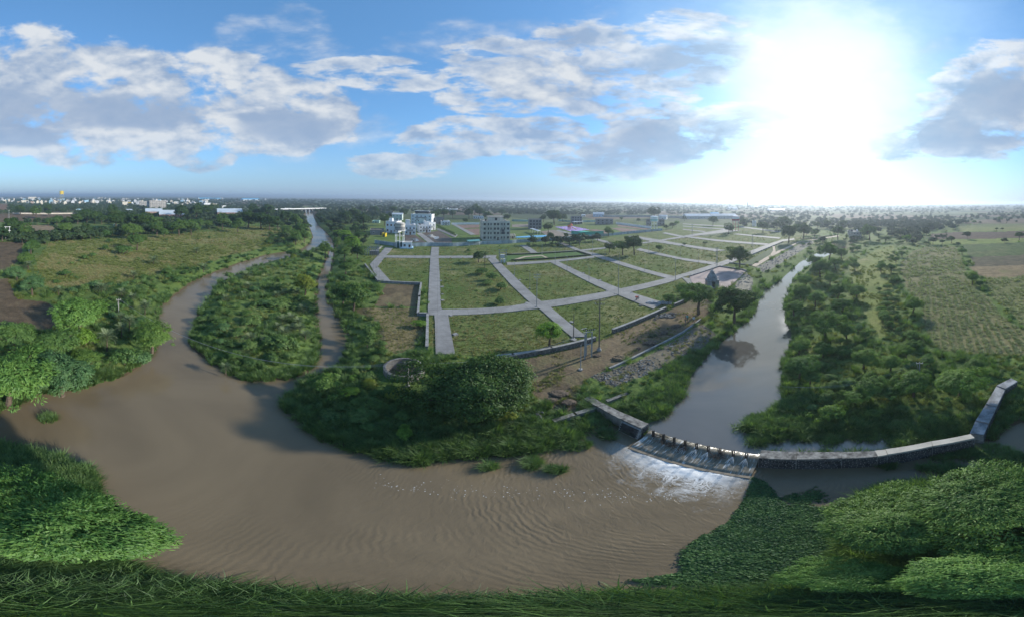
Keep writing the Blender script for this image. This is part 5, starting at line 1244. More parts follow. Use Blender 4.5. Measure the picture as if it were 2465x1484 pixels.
# foam below the weir
fm = bpy.data.materials.new('foam'); fm.use_nodes = True; t = fm.node_tree; b = t.nodes['Principled BSDF']
co = node(t, 'ShaderNodeTexCoord').outputs['Object']; sp = node(t, 'ShaderNodeSeparateXYZ'); t.links.new(co, sp.inputs[0])
fx, fy = V(t, sp.outputs[0]), V(t, sp.outputs[1]).f('ABSOLUTE')
wq = node(t, 'ShaderNodeTexNoise'); t.links.new(co, wq.inputs['Vector']); wq.inputs['Scale'].default_value = .55; wq.inputs['Detail'].default_value = 3
wm_ = node(t, 'ShaderNodeVectorMath', operation='MULTIPLY_ADD'); t.links.new(wq.outputs['Color'], wm_.inputs[0]); wm_.inputs[1].default_value = (1.7, 1.7, 0); t.links.new(co, wm_.inputs[2])
r1 = (1 - (noise(t, wm_.outputs[0], .75, 5, .55, .8) * 2 - 1).f('ABSOLUTE') * 2.2).mx(0); r2 = (1 - (noise(t, wm_.outputs[0], 1.9, 5, .6, 1.2) * 2 - 1).f('ABSOLUTE') * 2.4).mx(0)
e1 = r1 * r1 * r1 * r1; e2 = r2 * r2 * r2
fn = noise(t, co, 2.8, 5, .7); fb = noise(t, co, .35, 3, .6)
edge = fx.lin(-2, 5).mx(0).mn(1) * fx.lin(L_W + .5, L_W - 3).mx(0).mn(1)
reach = 3.6 + fx * .17 + (fb - .5) * 9
fall = (1 - (fy - 2.8) / reach.mx(.8)).mx(-1).mn(1)
net = (e1 * .75).mx(e2 * .6)
core = (fy - 4.6 + (fn - .5) * 2.6 + (fb - .5) * 3).step(.6, -.8)
al_ = ((net + (fn - .5) * .7) * fall.mx(0) * 1.9 - .08).mx(core * (.55 + fn * .6)).mx(0).mn(1) * edge
b.inputs['Base Color'].default_value = (.70, .71, .70, 1); b.inputs['Roughness'].default_value = .8
setin(t, b, 'Alpha', (al_ * 1.15).mn(.92))
nu, nv = 110, 60; v = []; f = []
rng = np.random.default_rng(9)
for j in range(nv + 1):
    for i in range(nu + 1):
        x = -2 + (L_W + 3.0) * i / nu; y = 2.7 + 13 * (j / nv) ** 1.25
        h = .03 + .10 * math.exp(-((y - 3.3) / .7) ** 2) * (1 + .9 * math.sin(x * 3.1 + 2 * math.sin(y * 2.3 + x)) * .5 + rng.normal(0, .2))
        v.append((x, sgn * y, max(h, .012)))
for j in range(nv):
    for i in range(nu):
        q = (j * (nu + 1) + i, j * (nu + 1) + i + 1, (j + 1) * (nu + 1) + i + 1, (j + 1) * (nu + 1) + i)
        f.append(q if sgn > 0 else q[::-1])
mb = MB(); mb.add(v, f); fo = mb.build('foam', fm, None, (WA.x, WA.y, 0), frz, True); tag(fo, kind='stuff')

# ================================================================== low walls
def wallrun(name, pts, z0, h, th, m, label, cap=None, cat='wall', z=LZ, posts=None):
    P_ = [G(p, z) for p in pts]
    root = empty(name, (P_[0].x, P_[0].y, z), 0, label, cat)
    for a, b_ in zip(P_[:-1], P_[1:]):
        d = (b_ - a); L = d.length
        if L < .05: continue
        a_ = math.atan2(d.y, d.x); M_ = Matrix.Translation((a.x - P_[0].x, a.y - P_[0].y, 0)) @ Matrix.Rotation(a_, 4, 'Z')
        MB().box(0, L + th * .45, -th / 2, th / 2, z0, h - (.12 if cap else 0), M_).build('wall', m, root)
        if cap: MB().box(-.02, L + th * .5, -th / 2 - .05, th / 2 + .05, h - .118, h, M_).build('coping', cap, root)
        if posts:
            n_ = max(1, int(L / posts)); pb = MB()
            for i in range(n_ + 1): pb.box(L * i / n_ - .14, L * i / n_ + .14, -th / 2 - .06, th / 2 + .06, z0, h + .12, M_)
            tag(pb.build('pillars', cap or m, root), kind='stuff')
    return root
KW = mat('kerb_concrete', (.30, .305, .30), .9, .32, .7, .15, streak=True)
RUB = mat('rubble_masonry', (.22, .21, .19), .95, .5, 3.0, .8)
wallrun('boundary_wall', [K(3, 275, 912), K(3, 430, 1108), K(3, 925, 1132), K(3, 900, 1300), K(13, 905, 50), K(13, 888, 252), K(13, 1000, 255), K(13, 992, 640)], -.4, .75, .45, KW, 'low pale boundary wall zigzagging along the left side of the plots', KW)
wallrun('boundary_wall', [K(3, 350, 790), K(3, 470, 700)], -.3, .7, .4, KW, 'short low wall beside the substation frames', KW)
wallrun('retaining_wall', [K(13, 1780, 765), K(14, 0, 748), K(14, 450, 672), K(14, 955, 548)], -.6, .95, .5, RUB, 'curved stone retaining wall with pale cap under the lime green tree', KW)
wallrun('retaining_wall', [K(14, 1165, 455), K(14, 1775, 198)], -.6, .95, .5, RUB, 'straight stone wall with pale cap below the dry corner plot', KW)
wallrun('retaining_wall', [K(14, 1885, 148), K(14, 1979, 105), K(15, 92, 62)], -.6, .8, .5, RUB, 'short stone wall near the bent trunk tree', KW)
wallrun('slope_coping', [K(14, 1130, 870), K(14, 1600, 645), K(14, 1979, 452), K(15, 205, 305)], -.5, .25, .35, KW, 'thin concrete coping along the top of the stone slope', None)
wallrun('wing_wall', [K(14, 480, 1478), K(14, 720, 1400), K(14, 945, 1330)], -1.0, .15, .5, CONC, 'low weathered wing wall below the huge dark tree', CAPM, z=1.3)
wallrun('wing_wall', [K(14, 1100, 1252), K(14, 1385, 1145)], -.8, .25, .4, CONC, 'short dark wall among weeds behind the abutment', CAPM, z=1.4)
wallrun('kerb_wall', [K(5, 800, 792), K(5, 1045, 690), K(5, 1165, 640)], -.2, .5, .4, KW, 'long pale kerb wall between concrete road and lawn', None)
wallrun('kerb_wall', [K(5, 80, 1045), K(5, 430, 928), K(5, 690, 966), K(5, 735, 980)], -.2, .55, .4, KW, 'low pale wall round the paved temple court', None)
wallrun('kerb_wall', [K(5, 540, 885), K(5, 800, 912)], -.2, .4, .35, KW, 'kerb under the large dark tree by the lawn', None)
wallrun('kerb_wall', [K(5, 1365, 612), K(5, 1500, 600), K(5, 1780, 560)], -.2, .6, .4, mat('sand_kerb', (.45, .37, .24), .9, .2, .5), 'sand coloured kerb along the embankment bend', None)
wallrun('hedge', [K(4, -60, 788), K(4, 0, 792), K(4, 755, 750), K(4, 900, 795), K(4, 440, 836), K(4, 0, 858)], -.1, .55, .8, mat('clipped_hedge', (.035, .06, .025), .95, .4, 2.5, 1.0, 6), 'dark clipped hedge around the small lawn park', None, 'hedge')
# ================================================================== compound wall of the houses
CW = mat('pale_blue_wall', (.42, .50, .54), .9, .35, .3, streak=True)
wallrun('compound_wall', [K(3, 390, 655), K(3, 620, 688), K(3, 830, 692), K(3, 1040, 686), K(3, 1290, 690)], -.2, 2.0, .25, CW, 'stained pale compound wall in front of the white houses', None, posts=5)
wallrun('compound_wall', [K(3, 1290, 690), K(3, 1640, 668), K(3, 1979, 656), K(4, 60, 650), K(4, 480, 622), K(4, 1060, 576), K(4, 1400, 540), K(4, 1740, 508)], -.2, 2.0, .25, CW, 'long pale blue compound wall running behind the plots', None, posts=5)
wallrun('balustrade', [K(4, 1205, 432), K(4, 1400, 458), K(4, 1615, 486)], -.1, 2.2, .25, WHITE, 'white balustrade fence left of the white water tower', None, 'fence', posts=3)
wallrun('boundary_wall', [K(4, 1060, 352), K(4, 1620, 352), K(4, 1979, 365), K(5, 60, 375)], -.1, 3.2, .25, mat('grey_far_wall', (.36, .36, .35), .9, .2, .2), 'long pale far wall behind the unbuilt plots', None, posts=7)
wallrun('boundary_wall', [K(3, 1280, 440), K(3, 1600, 436)], -.1, 2.0, .25, WHITE, 'white wall at the back of the brown court', None, posts=5)
wallrun('boundary_wall', [K(4, 540, 398), K(4, 700, 412), K(4, 980, 408)], -.1, 2.0, .25, mat('aqua_wall', (.36, .55, .50), .9, .2, .3), 'pale aqua wall behind the purple playground', None, posts=5)
wallrun('boundary_wall', [K(4, 0, 400), K(4, 190, 405)], -.1, 2.2, .25, MATS['aqua_wall'], 'aqua wall left of the grey unfinished house', None, posts=5)
wallrun('boundary_wall', [K(1, 150, 378), K(1, 500, 381), K(1, 930, 377)], -.2, 1.8, .3, mat('beige_far_wall', (.50, .46, .40), .9, .2, .2), 'long pale wall between the far fields at left', None, posts=9)

# ================================================================== round well
w0 = G(K(13, 728, 845), LZ + 1.0); wl_ = G(K(13, 485, 845), LZ + 1.0); wr_ = G(K(13, 970, 845), LZ + 1.0); WR = (wl_ - wr_).length / 2
well = empty('round_well', (w0.x, w0.y, 0), 0, 'wide round concrete well covered with a wire grille', 'well')
mb = MB(); v = []; f = []; n_ = 56
ring = [(WR, -.5), (WR, LZ + .92), (WR - .35, LZ + 1.0), (WR - .38, LZ + .9), (WR - .4, -4.0)]
for r, z in ring:
    for k in range(n_): a = 6.28318 * k / n_; v.append((r * math.cos(a), r * math.sin(a), z))
for i in range(len(ring) - 1):
    for k in range(n_): f.append((i * n_ + k, i * n_ + (k + 1) % n_, (i + 1) * n_ + (k + 1) % n_, (i + 1) * n_ + k))
mb.add(v, f); mb.build('wall', CONC, well, smooth=False)
MB().lathe([(.01, -2.2), (WR - .41, -2.19)], 40).build('well_water', mat('well_water', (.02, .022, .02), .05, .2, 1, spec=.5), well)
gr_ = MB(); zg = LZ + .97
for i in range(-16, 17):
    q = WR * i / 16.5; h_ = math.sqrt(max(WR * WR - q * q, 0)) - .05
    r_ = .03 if i % 8 == 0 else .008
    if h_ > .3: gr_.tube([(q, -h_, zg), (q, h_, zg)], r_, 4); gr_.tube([(-h_, q, zg + .01), (h_, q, zg + .01)], r_, 4)
gr_.build('grille', DARKM, well)
# ================================================================== poles
SHAFT = {}
def pole(base, top, label, kind='lamp', r=.09, name=None, cat=None, m=None, ground=LZ):
    g = G(base, ground); H = zat(top, g) - ground; H = max(2.5, min(H, 16))
    yaw = math.atan2(g.y, g.x) + math.pi / 2
    nm = name or {'lamp': 'street_lamp', 'power': 'utility_pole', 'plain': 'utility_pole', 'H': 'transformer_frame', 'lattice': 'lattice_pole', 'T': 'utility_pole'}[kind]
    root = empty(nm, (g.x, g.y, ground), yaw, label, cat or ('lamp post' if kind == 'lamp' else 'pole'))
    m = m or STEEL
    MB().tube([(0, 0, -.3), (0, 0, H)], [r, r * .6], 8).build('shaft', m, root)
    MB().box(-.28, .28, -.28, .28, -.2, .12).build('footing', KW, root)
    if kind == 'lamp':
        MB().tube([(0, 0, H - .1), (.35, 0, H + .12), (.8, 0, H + .15)], .03, 5).build('arm', m, root)
        MB().box(.7, 1.15, -.09, .09, H + .10, H + .19).build('lamp_head', DARKM, root)
    elif kind in ('power', 'T'):
        w_ = .8 if kind == 'power' else .5
        for k, z in enumerate((H - .25, H - 1.0) if kind == 'power' else (H - .3,)):
            MB().box(-w_, w_, -.05, .05, z - .05, z + .05).build('crossarm', m, root)
            for x in (-w_ + .06, 0 if kind == 'T' else -.25, w_ - .06):
                MB().lathe([(.035, 0), (.06, .05), (.04, .12), (.055, .18), (.02, .24)], 8, x, 0).build('insulator', mat('porcelain', (.5, .48, .45), .3, .1, 2), root, (0, 0, z + .05))
        MB().tube([(.02, 0, H - 2.2), (w_ * .8, 0, H - .35)], .03, 4).build('brace', m, root)
    elif kind == 'lattice':
        lb = MB()
        for x in (-.35, .35): lb.tube([(x, 0, 0), (x * .8, 0, H)], .06, 5)
        n_ = int(H / .9)
        for k in range(n_): lb.tube([(-.35, 0, k * H / n_), (.33, 0, (k + 1) * H / n_)], .03, 4); lb.tube([(-.34, 0, (k + 1) * H / n_), (.33, 0, (k + 1) * H / n_)], .03, 4)
        lb.build('lattice', m, root)
        MB().box(-1.0, 1.0, -.06, .06, H - .2, H - .05).build('crossarm', m, root)
    return root, Vector((g.x, g.y, ground + H))
LAMPS = [(4, 205, 1180, 975, 'lamp post left of the crossarm pole on the dry plot edge'), (4, 637, 970, 805, 'lamp post beside the diagonal road under the small lawn'), (4, 892, 1100, 910, 'lamp post halfway down the middle diagonal road'), (4, 1540, 980, 850, 'lamp post near the lower end of the right diagonal road'),
         (4, 1245, 890, 760, 'lamp post in front of the three dark trees'), (4, 1080, 850, 700, 'lamp post left of the three dark trees'), (4, 1585, 760, 640, 'lamp post right of the tallest plot tree'), (4, 1955, 820, 700, 'lamp post by the far cross road on the right'), (4, 27, 1020, 880, 'lamp post at the upper left corner of the dry plot'),
         (4, 348, 780, 650, 'lamp post behind the lawn park hedge'), (4, 610, 690, 590, 'lamp post at the end of the short upper road'), (4, 220, 670, 560, 'lamp post by the white wall under the blue canopy'), (5, 185, 880, 740, 'lamp post on the plot left of the lattice pole'), (5, 825, 770, 620, 'lamp post at the lawn kerb wall'),
         (3, 438, 1090, 940, 'lamp post at the corner of the left loop road'), (3, 370, 985, 870, 'lamp post beside the left loop road'), (3, 425, 800, 720, 'lamp post at the head of the left loop road'), (5, 1490, 520, 430, 'lamp post beyond the park end trees'), (4, 500, 905, 745, 'dark lamp post at the crossing below the small lawn'), (3, 1130, 510, 440, 'lamp post in front of the white house garden'),
         (5, 330, 525, 430, 'lamp post on the far right plots'), (5, 745, 560, 470, 'lamp post by the far plot road'), (4, 1690, 620, 520, 'lamp post on the right upper plots'), (4, 785, 740, 620, 'lamp post at the upper crossing'), (3, 1020, 640, 520, 'lamp post in front of the flooded yard')]
for n, x, yb, yt, l in LAMPS: pole(K(n, x, yb), K(n, x, yt), l, r=.07)
TP1 = pole(K(14, 1010, 655), K(14, 1010, 65), 'tall pole on a white concrete block with a crowded crossarm', 'power', .13, m=mat('weathered_pole', (.13, .12, .11), .8, .2, 2))
gblk = G(K(14, 1010, 650), LZ); MB().lathe([(.42, 0), (.36, .3), (.22, .45), (.2, .7)], 10).build('base_block', KW, TP1[0])
TP2 = pole(K(4, 285, 1395), K(4, 285, 1010), 'steel pole with a bent crossarm at the road crossing', 'power', .10)
pole(K(14, 713, 520), K(14, 713, 235), 'dark pole at the end of the diagonal road', 'plain', .10, m=MATS['weathered_pole'])
pole(K(14, 795, 880), K(14, 782, 590), 'thin pale pole in front of the transformer frame', 'plain', .07, m=POLEC)
pole(K(4, 1232, 1250), K(4, 1232, 905), 'tall steel pole at the right road crossing', 'plain', .10)
pole(K(4, 1895, 1080), K(4, 1895, 840), 'steel pole near the right end of the cross road', 'T', .09)
pole(K(4, 932, 800), K(4, 932, 610), 'steel pole at the corner of the lawn park', 'T', .09)
pole(K(5, 395, 935), K(5, 395, 710), 'lattice pole beside the temple court wall', 'lattice', .05)
pole(K(5, 110, 560), K(5, 110, 440), 'lattice pole among the far plots', 'lattice', .05)
pole(K(5, 808, 690), K(5, 808, 560), 'lattice pole above the park road', 'lattice', .05)
WPL = pole(K(13, 770, 1070), K(13, 770, 790), 'grey pole with bent top standing in front of the round well', 'T', .11, m=POLEC)
LPL = pole(K(11, 1375, 240), K(11, 1372, 60), 'white pole with a star of crossarms on the left bank', 'T', .10, m=POLEC)
LP2 = pole(K(1, 337, 830), K(1, 337, 760), 'short white pole in front of the dark corner tree', 'T', .12, m=WHITE)
pole(K(1, 105, 560), K(1, 103, 335), 'grey lattice pole in the trees at left', 'lattice', .06)
RPL = pole(K(16, 768, 930), K(16, 740, 800), 'leaning grey pole in the right bank thicket', 'T', .10, m=POLEC)
# twin pole at the left edge
g = G(K(1, 88, 665)); tw = empty('twin_pole', (g.x, g.y, LZ), math.atan2(g.y, g.x) + math.pi / 2, 'white twin pole with two crossbars at left edge', 'pole')
for x in (-1.2, 1.2): MB().tube([(x, 0, -.3), (x, 0, 8)], [.16, .12], 7).build('shaft', WHITE, tw)
for z in (7.6, 5.2): MB().box(-2, 2, -.1, .1, z, z + .2).build('crossarm', WHITE, tw)
# transformer frame
g = G(K(14, 870, 725)); H = zat(K(14, 880, 440), g) - LZ
yaw = math.atan2(g.y, g.x) + math.pi / 2
tf = empty('transformer_frame', (g.x, g.y, LZ), yaw, 'pale frame of three poles carrying switch arms beside the retaining wall', 'pole')
sc_ = (g - Vector((0, 0, CAMZ))).length * rad(1 / KD) / 4.817
for x, y in ((-45 * sc_, 0), (10 * sc_, -.5), (22 * sc_, .9)): MB().box(x - .11, x + .11, y - .09, y + .09, -.3, H).build('post', POLEC, tf)
for a, b_ in (((-50 * sc_, 0, H), (40 * sc_, .9, H + .2)), ((-75 * sc_, 0, H + .5), (20 * sc_, -.5, H - .1)), ((-45 * sc_, 0, H * .55), (22 * sc_, .9, H * .55)), ((10 * sc_, -.5, H + .45), (60 * sc_, .9, H + .9))): MB().tube([a, b_], .07, 5).build('crossarm', STEEL, tf)
for k in range(6): MB().lathe([(.05, 0), (.09, .08), (.05, .16), (.08, .24), (.03, .34)], 8, (-60 + 20 * k) * sc_, 0).build('insulator', DARKM, tf, (0, 0, H + .25))
# wires: each a thin sagging line
def wire(a, b_, sag, label, off=(0, 0, 0), r=.012):
    o = Vector(off); a, b_ = a + o, b_ + o; n_ = 14
    pts = [a.lerp(b_, i / n_) - Vector((0, 0, sag * 4 * (i / n_) * (1 - i / n_))) for i in range(n_ + 1)]
    tag(MB().tube([p - a for p in pts], r, 4).build('power_line', STEEL, None, a), label, 'power line')
HT = Vector((g.x, g.y, LZ + H))
for k, off in enumerate(((.5, 0, 0), (0, .2, -.1), (-.5, 0, 0))):
    nm = ('nearest', 'middle', 'farthest')[k]
    wire(LPL[1], WPL[1], 2.2 + .15 * k, f'{nm} of three wires from the left bank pole to the well pole', off)
    wire(WPL[1], HT, .8 + .1 * k, f'{nm} of three wires from the well pole to the pole frame', off)
RP2 = G(K(15, 1180, 1085), 6.0)
for k, off in enumerate(((0, .4, 0), (.2, -.2, .1))): wire(RPL[1], RP2, 1.0 + .2 * k, ('upper', 'lower')[k] + ' of two wires over the right bank thicket', off)
# ================================================================== stones, mounds, slabs
def stone_mesh(s):
    r_ = np.random.default_rng(s); bm = bmesh.new(); bmesh.ops.create_icosphere(bm, subdivisions=1, radius=.5)
    for v_ in bm.verts: v_.co *= 1 + r_.normal(0, .14); v_.co.z *= .7
    m_ = bpy.data.meshes.new('rubble'); bm.to_mesh(m_); bm.free(); m_.materials.append(mat('field_stone', (.29, .285, .27), .95, .55, 1.3, .3)); return m_
ST = [stone_mesh(s) for s in range(4)]
P = sample(16000, 1380, 2010, 570, 950); P = P[in_any(P, ['bank_stone', 'bank_stone2', 'bank_stone3'])]; P = P[(bumps(P * .5 + 9) + rs.normal(0, .1, len(P)) > -.20)]
scatter('rubble_slope', ST, zc(P, .02), (.19 + .21 * rs.random(len(P))) * np.clip(np.hypot(P[:, 0], P[:, 1]) / 60, .9, 2.5), 30, .5)
P = np.concatenate([np.array(G2([K(14, 1780, 255)])) + rs.normal(0, 1.0, (160, 2)) * (1.3, .7), np.array(G2([K(14, 330, 1390)])) + rs.normal(0, .4, (12, 2))])
scatter('loose_stones', ST, zc(P, .15), .25 + .25 * rs.random(len(P)), 31, .5)
def mound(c, wpx, hh, m, label, seed):
    hh *= .45; gg = G(c); R = (gg - Vector((0, 0, CAMZ))).length * rad(wpx / 4.817 / KD) / 2 * .75; r_ = np.random.default_rng(seed)
    bm = bmesh.new(); bmesh.ops.create_icosphere(bm, subdivisions=4, radius=1)
    for v_ in bm.verts:
        k = 1 + .16 * math.sin(v_.co.x * 5 + seed) * math.sin(v_.co.y * 4) + r_.normal(0, .07)
        v_.co = Vector((v_.co.x * k * R, v_.co.y * k * R * .75, max(v_.co.z, -.2) * k * hh))
    me = bpy.data.meshes.new('mound'); bm.to_mesh(me); bm.free()
    tag(link('earth_mound', me, m, None, (gg.x, gg.y, LZ - .1), 0), label, 'mound')
ER_ = mat('dug_earth', (.135, .105, .078), .95, .35, 2, .5)
for i, (x, y, w_, h_, l, m) in enumerate(((1615, 570, 200, 1.2, 'longest brown spoil heap beside the slope coping', ER_), (1250, 745, 220, 1.1, 'broad straw littered heap above the stone slope', mat('straw_earth', (.18, .14, .09), .95, .4, 4, .8)), (1630, 485, 140, .9, 'green weedy heap left of the brown heap', mat('weedy_earth', (.06, .08, .035), .95, .4, 4, .8)), (1765, 455, 140, .9, 'brown heap right of the weedy heap', ER_),
    (1905, 375, 150, .9, 'dark heap near the slope coping bend', ER_), (1470, 635, 70, .7, 'small reddish heap at the left of the longest heap', mat('red_earth', (.22, .14, .10), .95, .3, 4, .8)), (985, 715, 110, .6, 'heap at the foot of the tall pole', ER_), (540, 1150, 230, .6, 'lumpy spoil beside the huge dark tree', ER_), (660, 1250, 170, .5, 'dark spoil above the abutment', ER_), (450, 1230, 150, .5, 'lower spoil beside the wing wall', ER_))):
    mound(K(14, x, y), w_, h_, m, l, i)
for i, (n, x, y) in enumerate(((3, 1150, 940), (3, 1152, 1090), (3, 1168, 1160), (3, 1172, 1245), (3, 1174, 1315), (13, 1322, 472), (13, 1272, 258), (4, 90, 1082), (4, 172, 1348), (4, 1100, 1208), (4, 1385, 1228), (4, 1500, 1372), (4, 680, 932), (4, 830, 1002), (4, 1020, 1085), (4, 1200, 1243), (14, 690, 330), (14, 715, 535), (14, 1500, 135))):
    gg = G(K(n, x, y)); s_ = .26 + .08 * (i % 3)
    tag(MB().box(-s_ * 1.2, s_ * 1.2, -s_, s_, -.2, .14).build('concrete_slab', KW, None, (gg.x, gg.y, LZ), rad(15 + 7 * i)), 'small pale concrete slab lying beside the road', 'slab', 'pale slabs beside the roads')
gg = G(K(14, 1715, 118)); sp_ = empty('slab_pile', (gg.x, gg.y, LZ), rad(-35), 'pile of pale concrete slabs at the end of the short road', 'slab pile')
for i in range(14):
    x, y = (i % 7) * .95 - 3, (i // 7) * .7; MB().box(x - .42, x + .42, y - .3, y + .3, 0, .3 + .12 * (i % 3)).build('slab', mat('slab_grey', (.38, .40, .42), .9, .2, 1), sp_)
# ================================================================== buildings
CREAM = mat('cream_paint', (.62, .58, .50), .85, .15, .3, streak=True)
BEIGE = mat('beige_render', (.66, .63, .54), .9, .25, .35, streak=True)
PINK = mat('pink_brick', (.42, .24, .19), .9, .2, .6)
GREYC = mat('bare_concrete', (.23, .235, .24), .9, .25, .4, streak=True)
ROOFL = mat('light_metal_roof', (.44, .50, .55), .5, .15, .15, metal=.0, spec=.5)
ROOFB = mat('blue_metal_roof', (.10, .38, .62), .5, .15, .2, spec=.5)
BLUEW = mat('blue_plinth', (.30, .48, .62), .8, .15, .5)
TERR = mat('terrace_floor', (.40, .38, .35), .9, .2, .4)
RED = mat('red_paint', (.36, .055, .045), .7, .25, .5)
TEAL = mat('teal_floor', (.04, .42, .32), .8, .15, .3)
PURP = mat('purple_floor', (.36, .26, .56), .8, .15, .3)
ORNG = mat('orange_paint', (.62, .12, .03), .6, .15, 1)
YEL = mat('yellow_paint', (.62, .46, .03), .7, .15, .6)
WINB = {}
def window_meshes(w, h):
    k = (round(w, 2), round(h, 2))
    if k not in WINB:
        f = MB(); t_ = .09
        f.box(-w / 2 - t_, w / 2 + t_, -.10, .02, -t_, 0).box(-w / 2 - t_, w / 2 + t_, -.16, .02, h, h + t_).box(-w / 2 - t_, -w / 2, -.10, .02, 0, h).box(w / 2, w / 2 + t_, -.10, .02, 0, h).box(-.03, .03, -.07, .02, 0, h)
        p = MB().box(-w / 2, w / 2, -.03, .015, 0, h)
        WINB[k] = (f.mesh('window'), p.mesh('pane'))
        WINB[k][1].materials.append(GLASS)
    return WINB[k]
_wm = {}
def window(root, x, y, z, w=1.1, h=1.3, m=None, rz=0):
    f, p = window_meshes(w, h); m = m or WHITE; k = (f.name, m.name)
    if k not in _wm: c_ = f.copy(); c_.materials.clear(); c_.materials.append(m); _wm[k] = c_
    o = bpy.data.objects.new('window', _wm[k]); COL.objects.link(o); o.parent = root; o.location = (x, y, z); o.rotation_euler = (0, 0, rz)
    q = bpy.data.objects.new('pane', p); COL.objects.link(q); q.parent = o
def frame_from(A, B, top, ground=LZ, hmin=2.5, hmax=40):
    a, b_ = G(A, ground), G(B, ground); mid = (a + b_) / 2; d = b_ - a
    H = zat(top, mid) - ground
    return mid, math.atan2(d.y, d.x), d.length, max(hmin, min(H, hmax))
def house(A, B, top, depth, m, label, storeys=2, cols=3, cat='house', name='house', roof=TERR, parapet=.8, wm=None, wsz=(1.1, 1.3), side=True, head=None, door=True, band=None, balcony=False, flat=True, ground=LZ, group=None):
    mid, rz, L, H = frame_from(A, B, top, ground)
    root = empty(name, (mid.x, mid.y, ground), rz, label, cat, group)
    hb = H - (parapet if flat else 0)
    MB().box(-L / 2, L / 2, 0, depth, -.3, hb).build('wall', m, root)
    if flat:
        MB().box(-L / 2 + .003, L / 2 - .003, .003, depth - .003, hb, hb + .12).build('roof', roof, root)
        pp = MB(); t_ = .2
        pp.box(-L / 2 - .06, L / 2 + .06, -.06, t_, hb - .1, H).box(-L / 2 - .06, L / 2 + .06, depth - t_, depth + .06, hb - .1, H).box(-L / 2 - .06, -L / 2 + t_, t_, depth - t_, hb - .1, H).box(L / 2 - t_, L / 2 + .06, t_, depth - t_, hb - .1, H)
        pp.build('parapet', m, root)
    else:
        rb = MB(); o = .5; rise = min(depth, L) * .18
        rb.add([(-L / 2 - o, -o, hb), (L / 2 + o, -o, hb), (L / 2 + o, depth + o, hb), (-L / 2 - o, depth + o, hb), (-L / 2 - o, depth / 2, hb + rise), (L / 2 + o, depth / 2, hb + rise)], [(0, 1, 5, 4), (2, 3, 4, 5), (0, 4, 3), (1, 2, 5), (0, 3, 2, 1)]); rb.build('roof', roof, root)
    sh = hb / storeys
    for s in range(storeys):
        for c_ in range(cols):
            x = -L / 2 + L * (c_ + .5) / cols
            if door and s == 0 and c_ == cols // 2:
                d_ = MB().box(x - .5, x + .5, -.05, .02, 0, 2.1).build('door', mat('door_wood', (.10, .06, .04), .6, .2, 1), root); MB().box(x + .3, x + .38, -.09, -.05, 1, 1.1).build('handle', STEEL, d_); continue
            window(root, x, 0, s * sh + sh * .32, min(wsz[0], L / cols * .6), min(wsz[1], sh * .5), wm)
        if side:
            for k in range(max(1, int(depth / 4))):
                y = depth * (k + .5) / max(1, int(depth / 4)); window(root, -L / 2, y, s * sh + sh * .32, 1.0, min(1.2, sh * .45), wm, -math.pi / 2); window(root, L / 2, y, s * sh + sh * .32, 1.0, min(1.2, sh * .45), wm, math.pi / 2)
        if s and band: MB().box(-L / 2 - .25, L / 2 + .25, -.30, .0, s * sh - .15, s * sh).build('sun_shade', band, root)
        if s and balcony:
            bb = MB().box(-L * .28, L * .28, -1.2, -.003, s * sh - .15, s * sh).build('balcony', m, root); MB().box(-L * .28, L * .28, -1.2, -1.12, s * sh, s * sh + .9).build('railing', STEEL, bb)
    if flat and storeys >= 2 and m is not GREYC:
        for tx in (-.32, .34): MB().lathe([(.55, 0), (.6, .1), (.6, 1.1), (.45, 1.3), (.2, 1.4)], 10, L * tx, depth * .65).build('roof_tank', DARKM if tx < 0 else WHITE, root, (0, 0, hb + .13))
    if head:
        hx, hw, hh = head; MB().box(hx * L - hw / 2, hx * L + hw / 2, depth * .3, depth * .3 + hw * .8, hb + .13, hb + hh).build('stair_head', m, root)
    return root, L, H
h1 = house(K(3, 515, 532), K(3, 640, 540), K(3, 570, 402), 11, WHITE, 'white house with orange window frames left of the tank tower', 2, 3, wm=mat('orange_frame', (.52, .20, .06), .6, .1, 1), head=(-.2, 3, 3))
h2 = house(K(3, 735, 556), K(3, 862, 558), K(3, 790, 448), 12, WHITE, 'plain white house right behind the tank tower', 2, 3, head=(-.25, 3.5, 4.6), balcony=True)
h3 = house(K(3, 806, 430), K(3, 1045, 440), K(3, 920, 318), 12, WHITE, 'tallest white house with a dark roof pavilion', 3, 5, band=WHITE, balcony=True)
MB().box(-h3[1] * .35, h3[1] * .33, 3, 9, h3[2] + .9, h3[2] + 2.9).build('pavilion', mat('dark_cladding', (.045, .05, .065), .6, .2, .5), h3[0]); MB().box(-h3[1] * .38, h3[1] * .36, 2.6, 9.4, h3[2] + 2.9, h3[2] + 3.15).build('pavilion_roof', ROOFL, h3[0])
for x in (-.34, -.1, .1, .32): MB().box(h3[1] * x - .12, h3[1] * x + .12, 3.1, 3.3, h3[2] - .7, h3[2] + .9).build('pavilion_post', WHITE, h3[0])
h4 = house(K(3, 905, 532), K(3, 1040, 530), K(3, 960, 445), 10, WHITE, 'white house with stepped front at the middle of the row', 2, 4, balcony=True, head=(.2, 3.5, 3))
h5 = house(K(3, 1010, 505), K(3, 1092, 500), K(3, 1050, 415), 9, WHITE, 'white house at the right end of the row', 2, 2, balcony=True)
h6 = house(K(3, 880, 490), K(3, 990, 490), K(3, 930, 400), 8, mat('aqua_paint', (.50, .62, .60), .8, .12, .3), 'pale aqua house squeezed behind the stepped house', 2, 3, head=(-.1, 3, 2.5))
h7 = house(K(3, 588, 385), K(3, 705, 388), K(3, 640, 322), 10, mat('mint_paint', (.55, .66, .60), .8, .12, .3), 'pale mint gabled house behind the row', 2, 3, roof=ROOFL, flat=False)
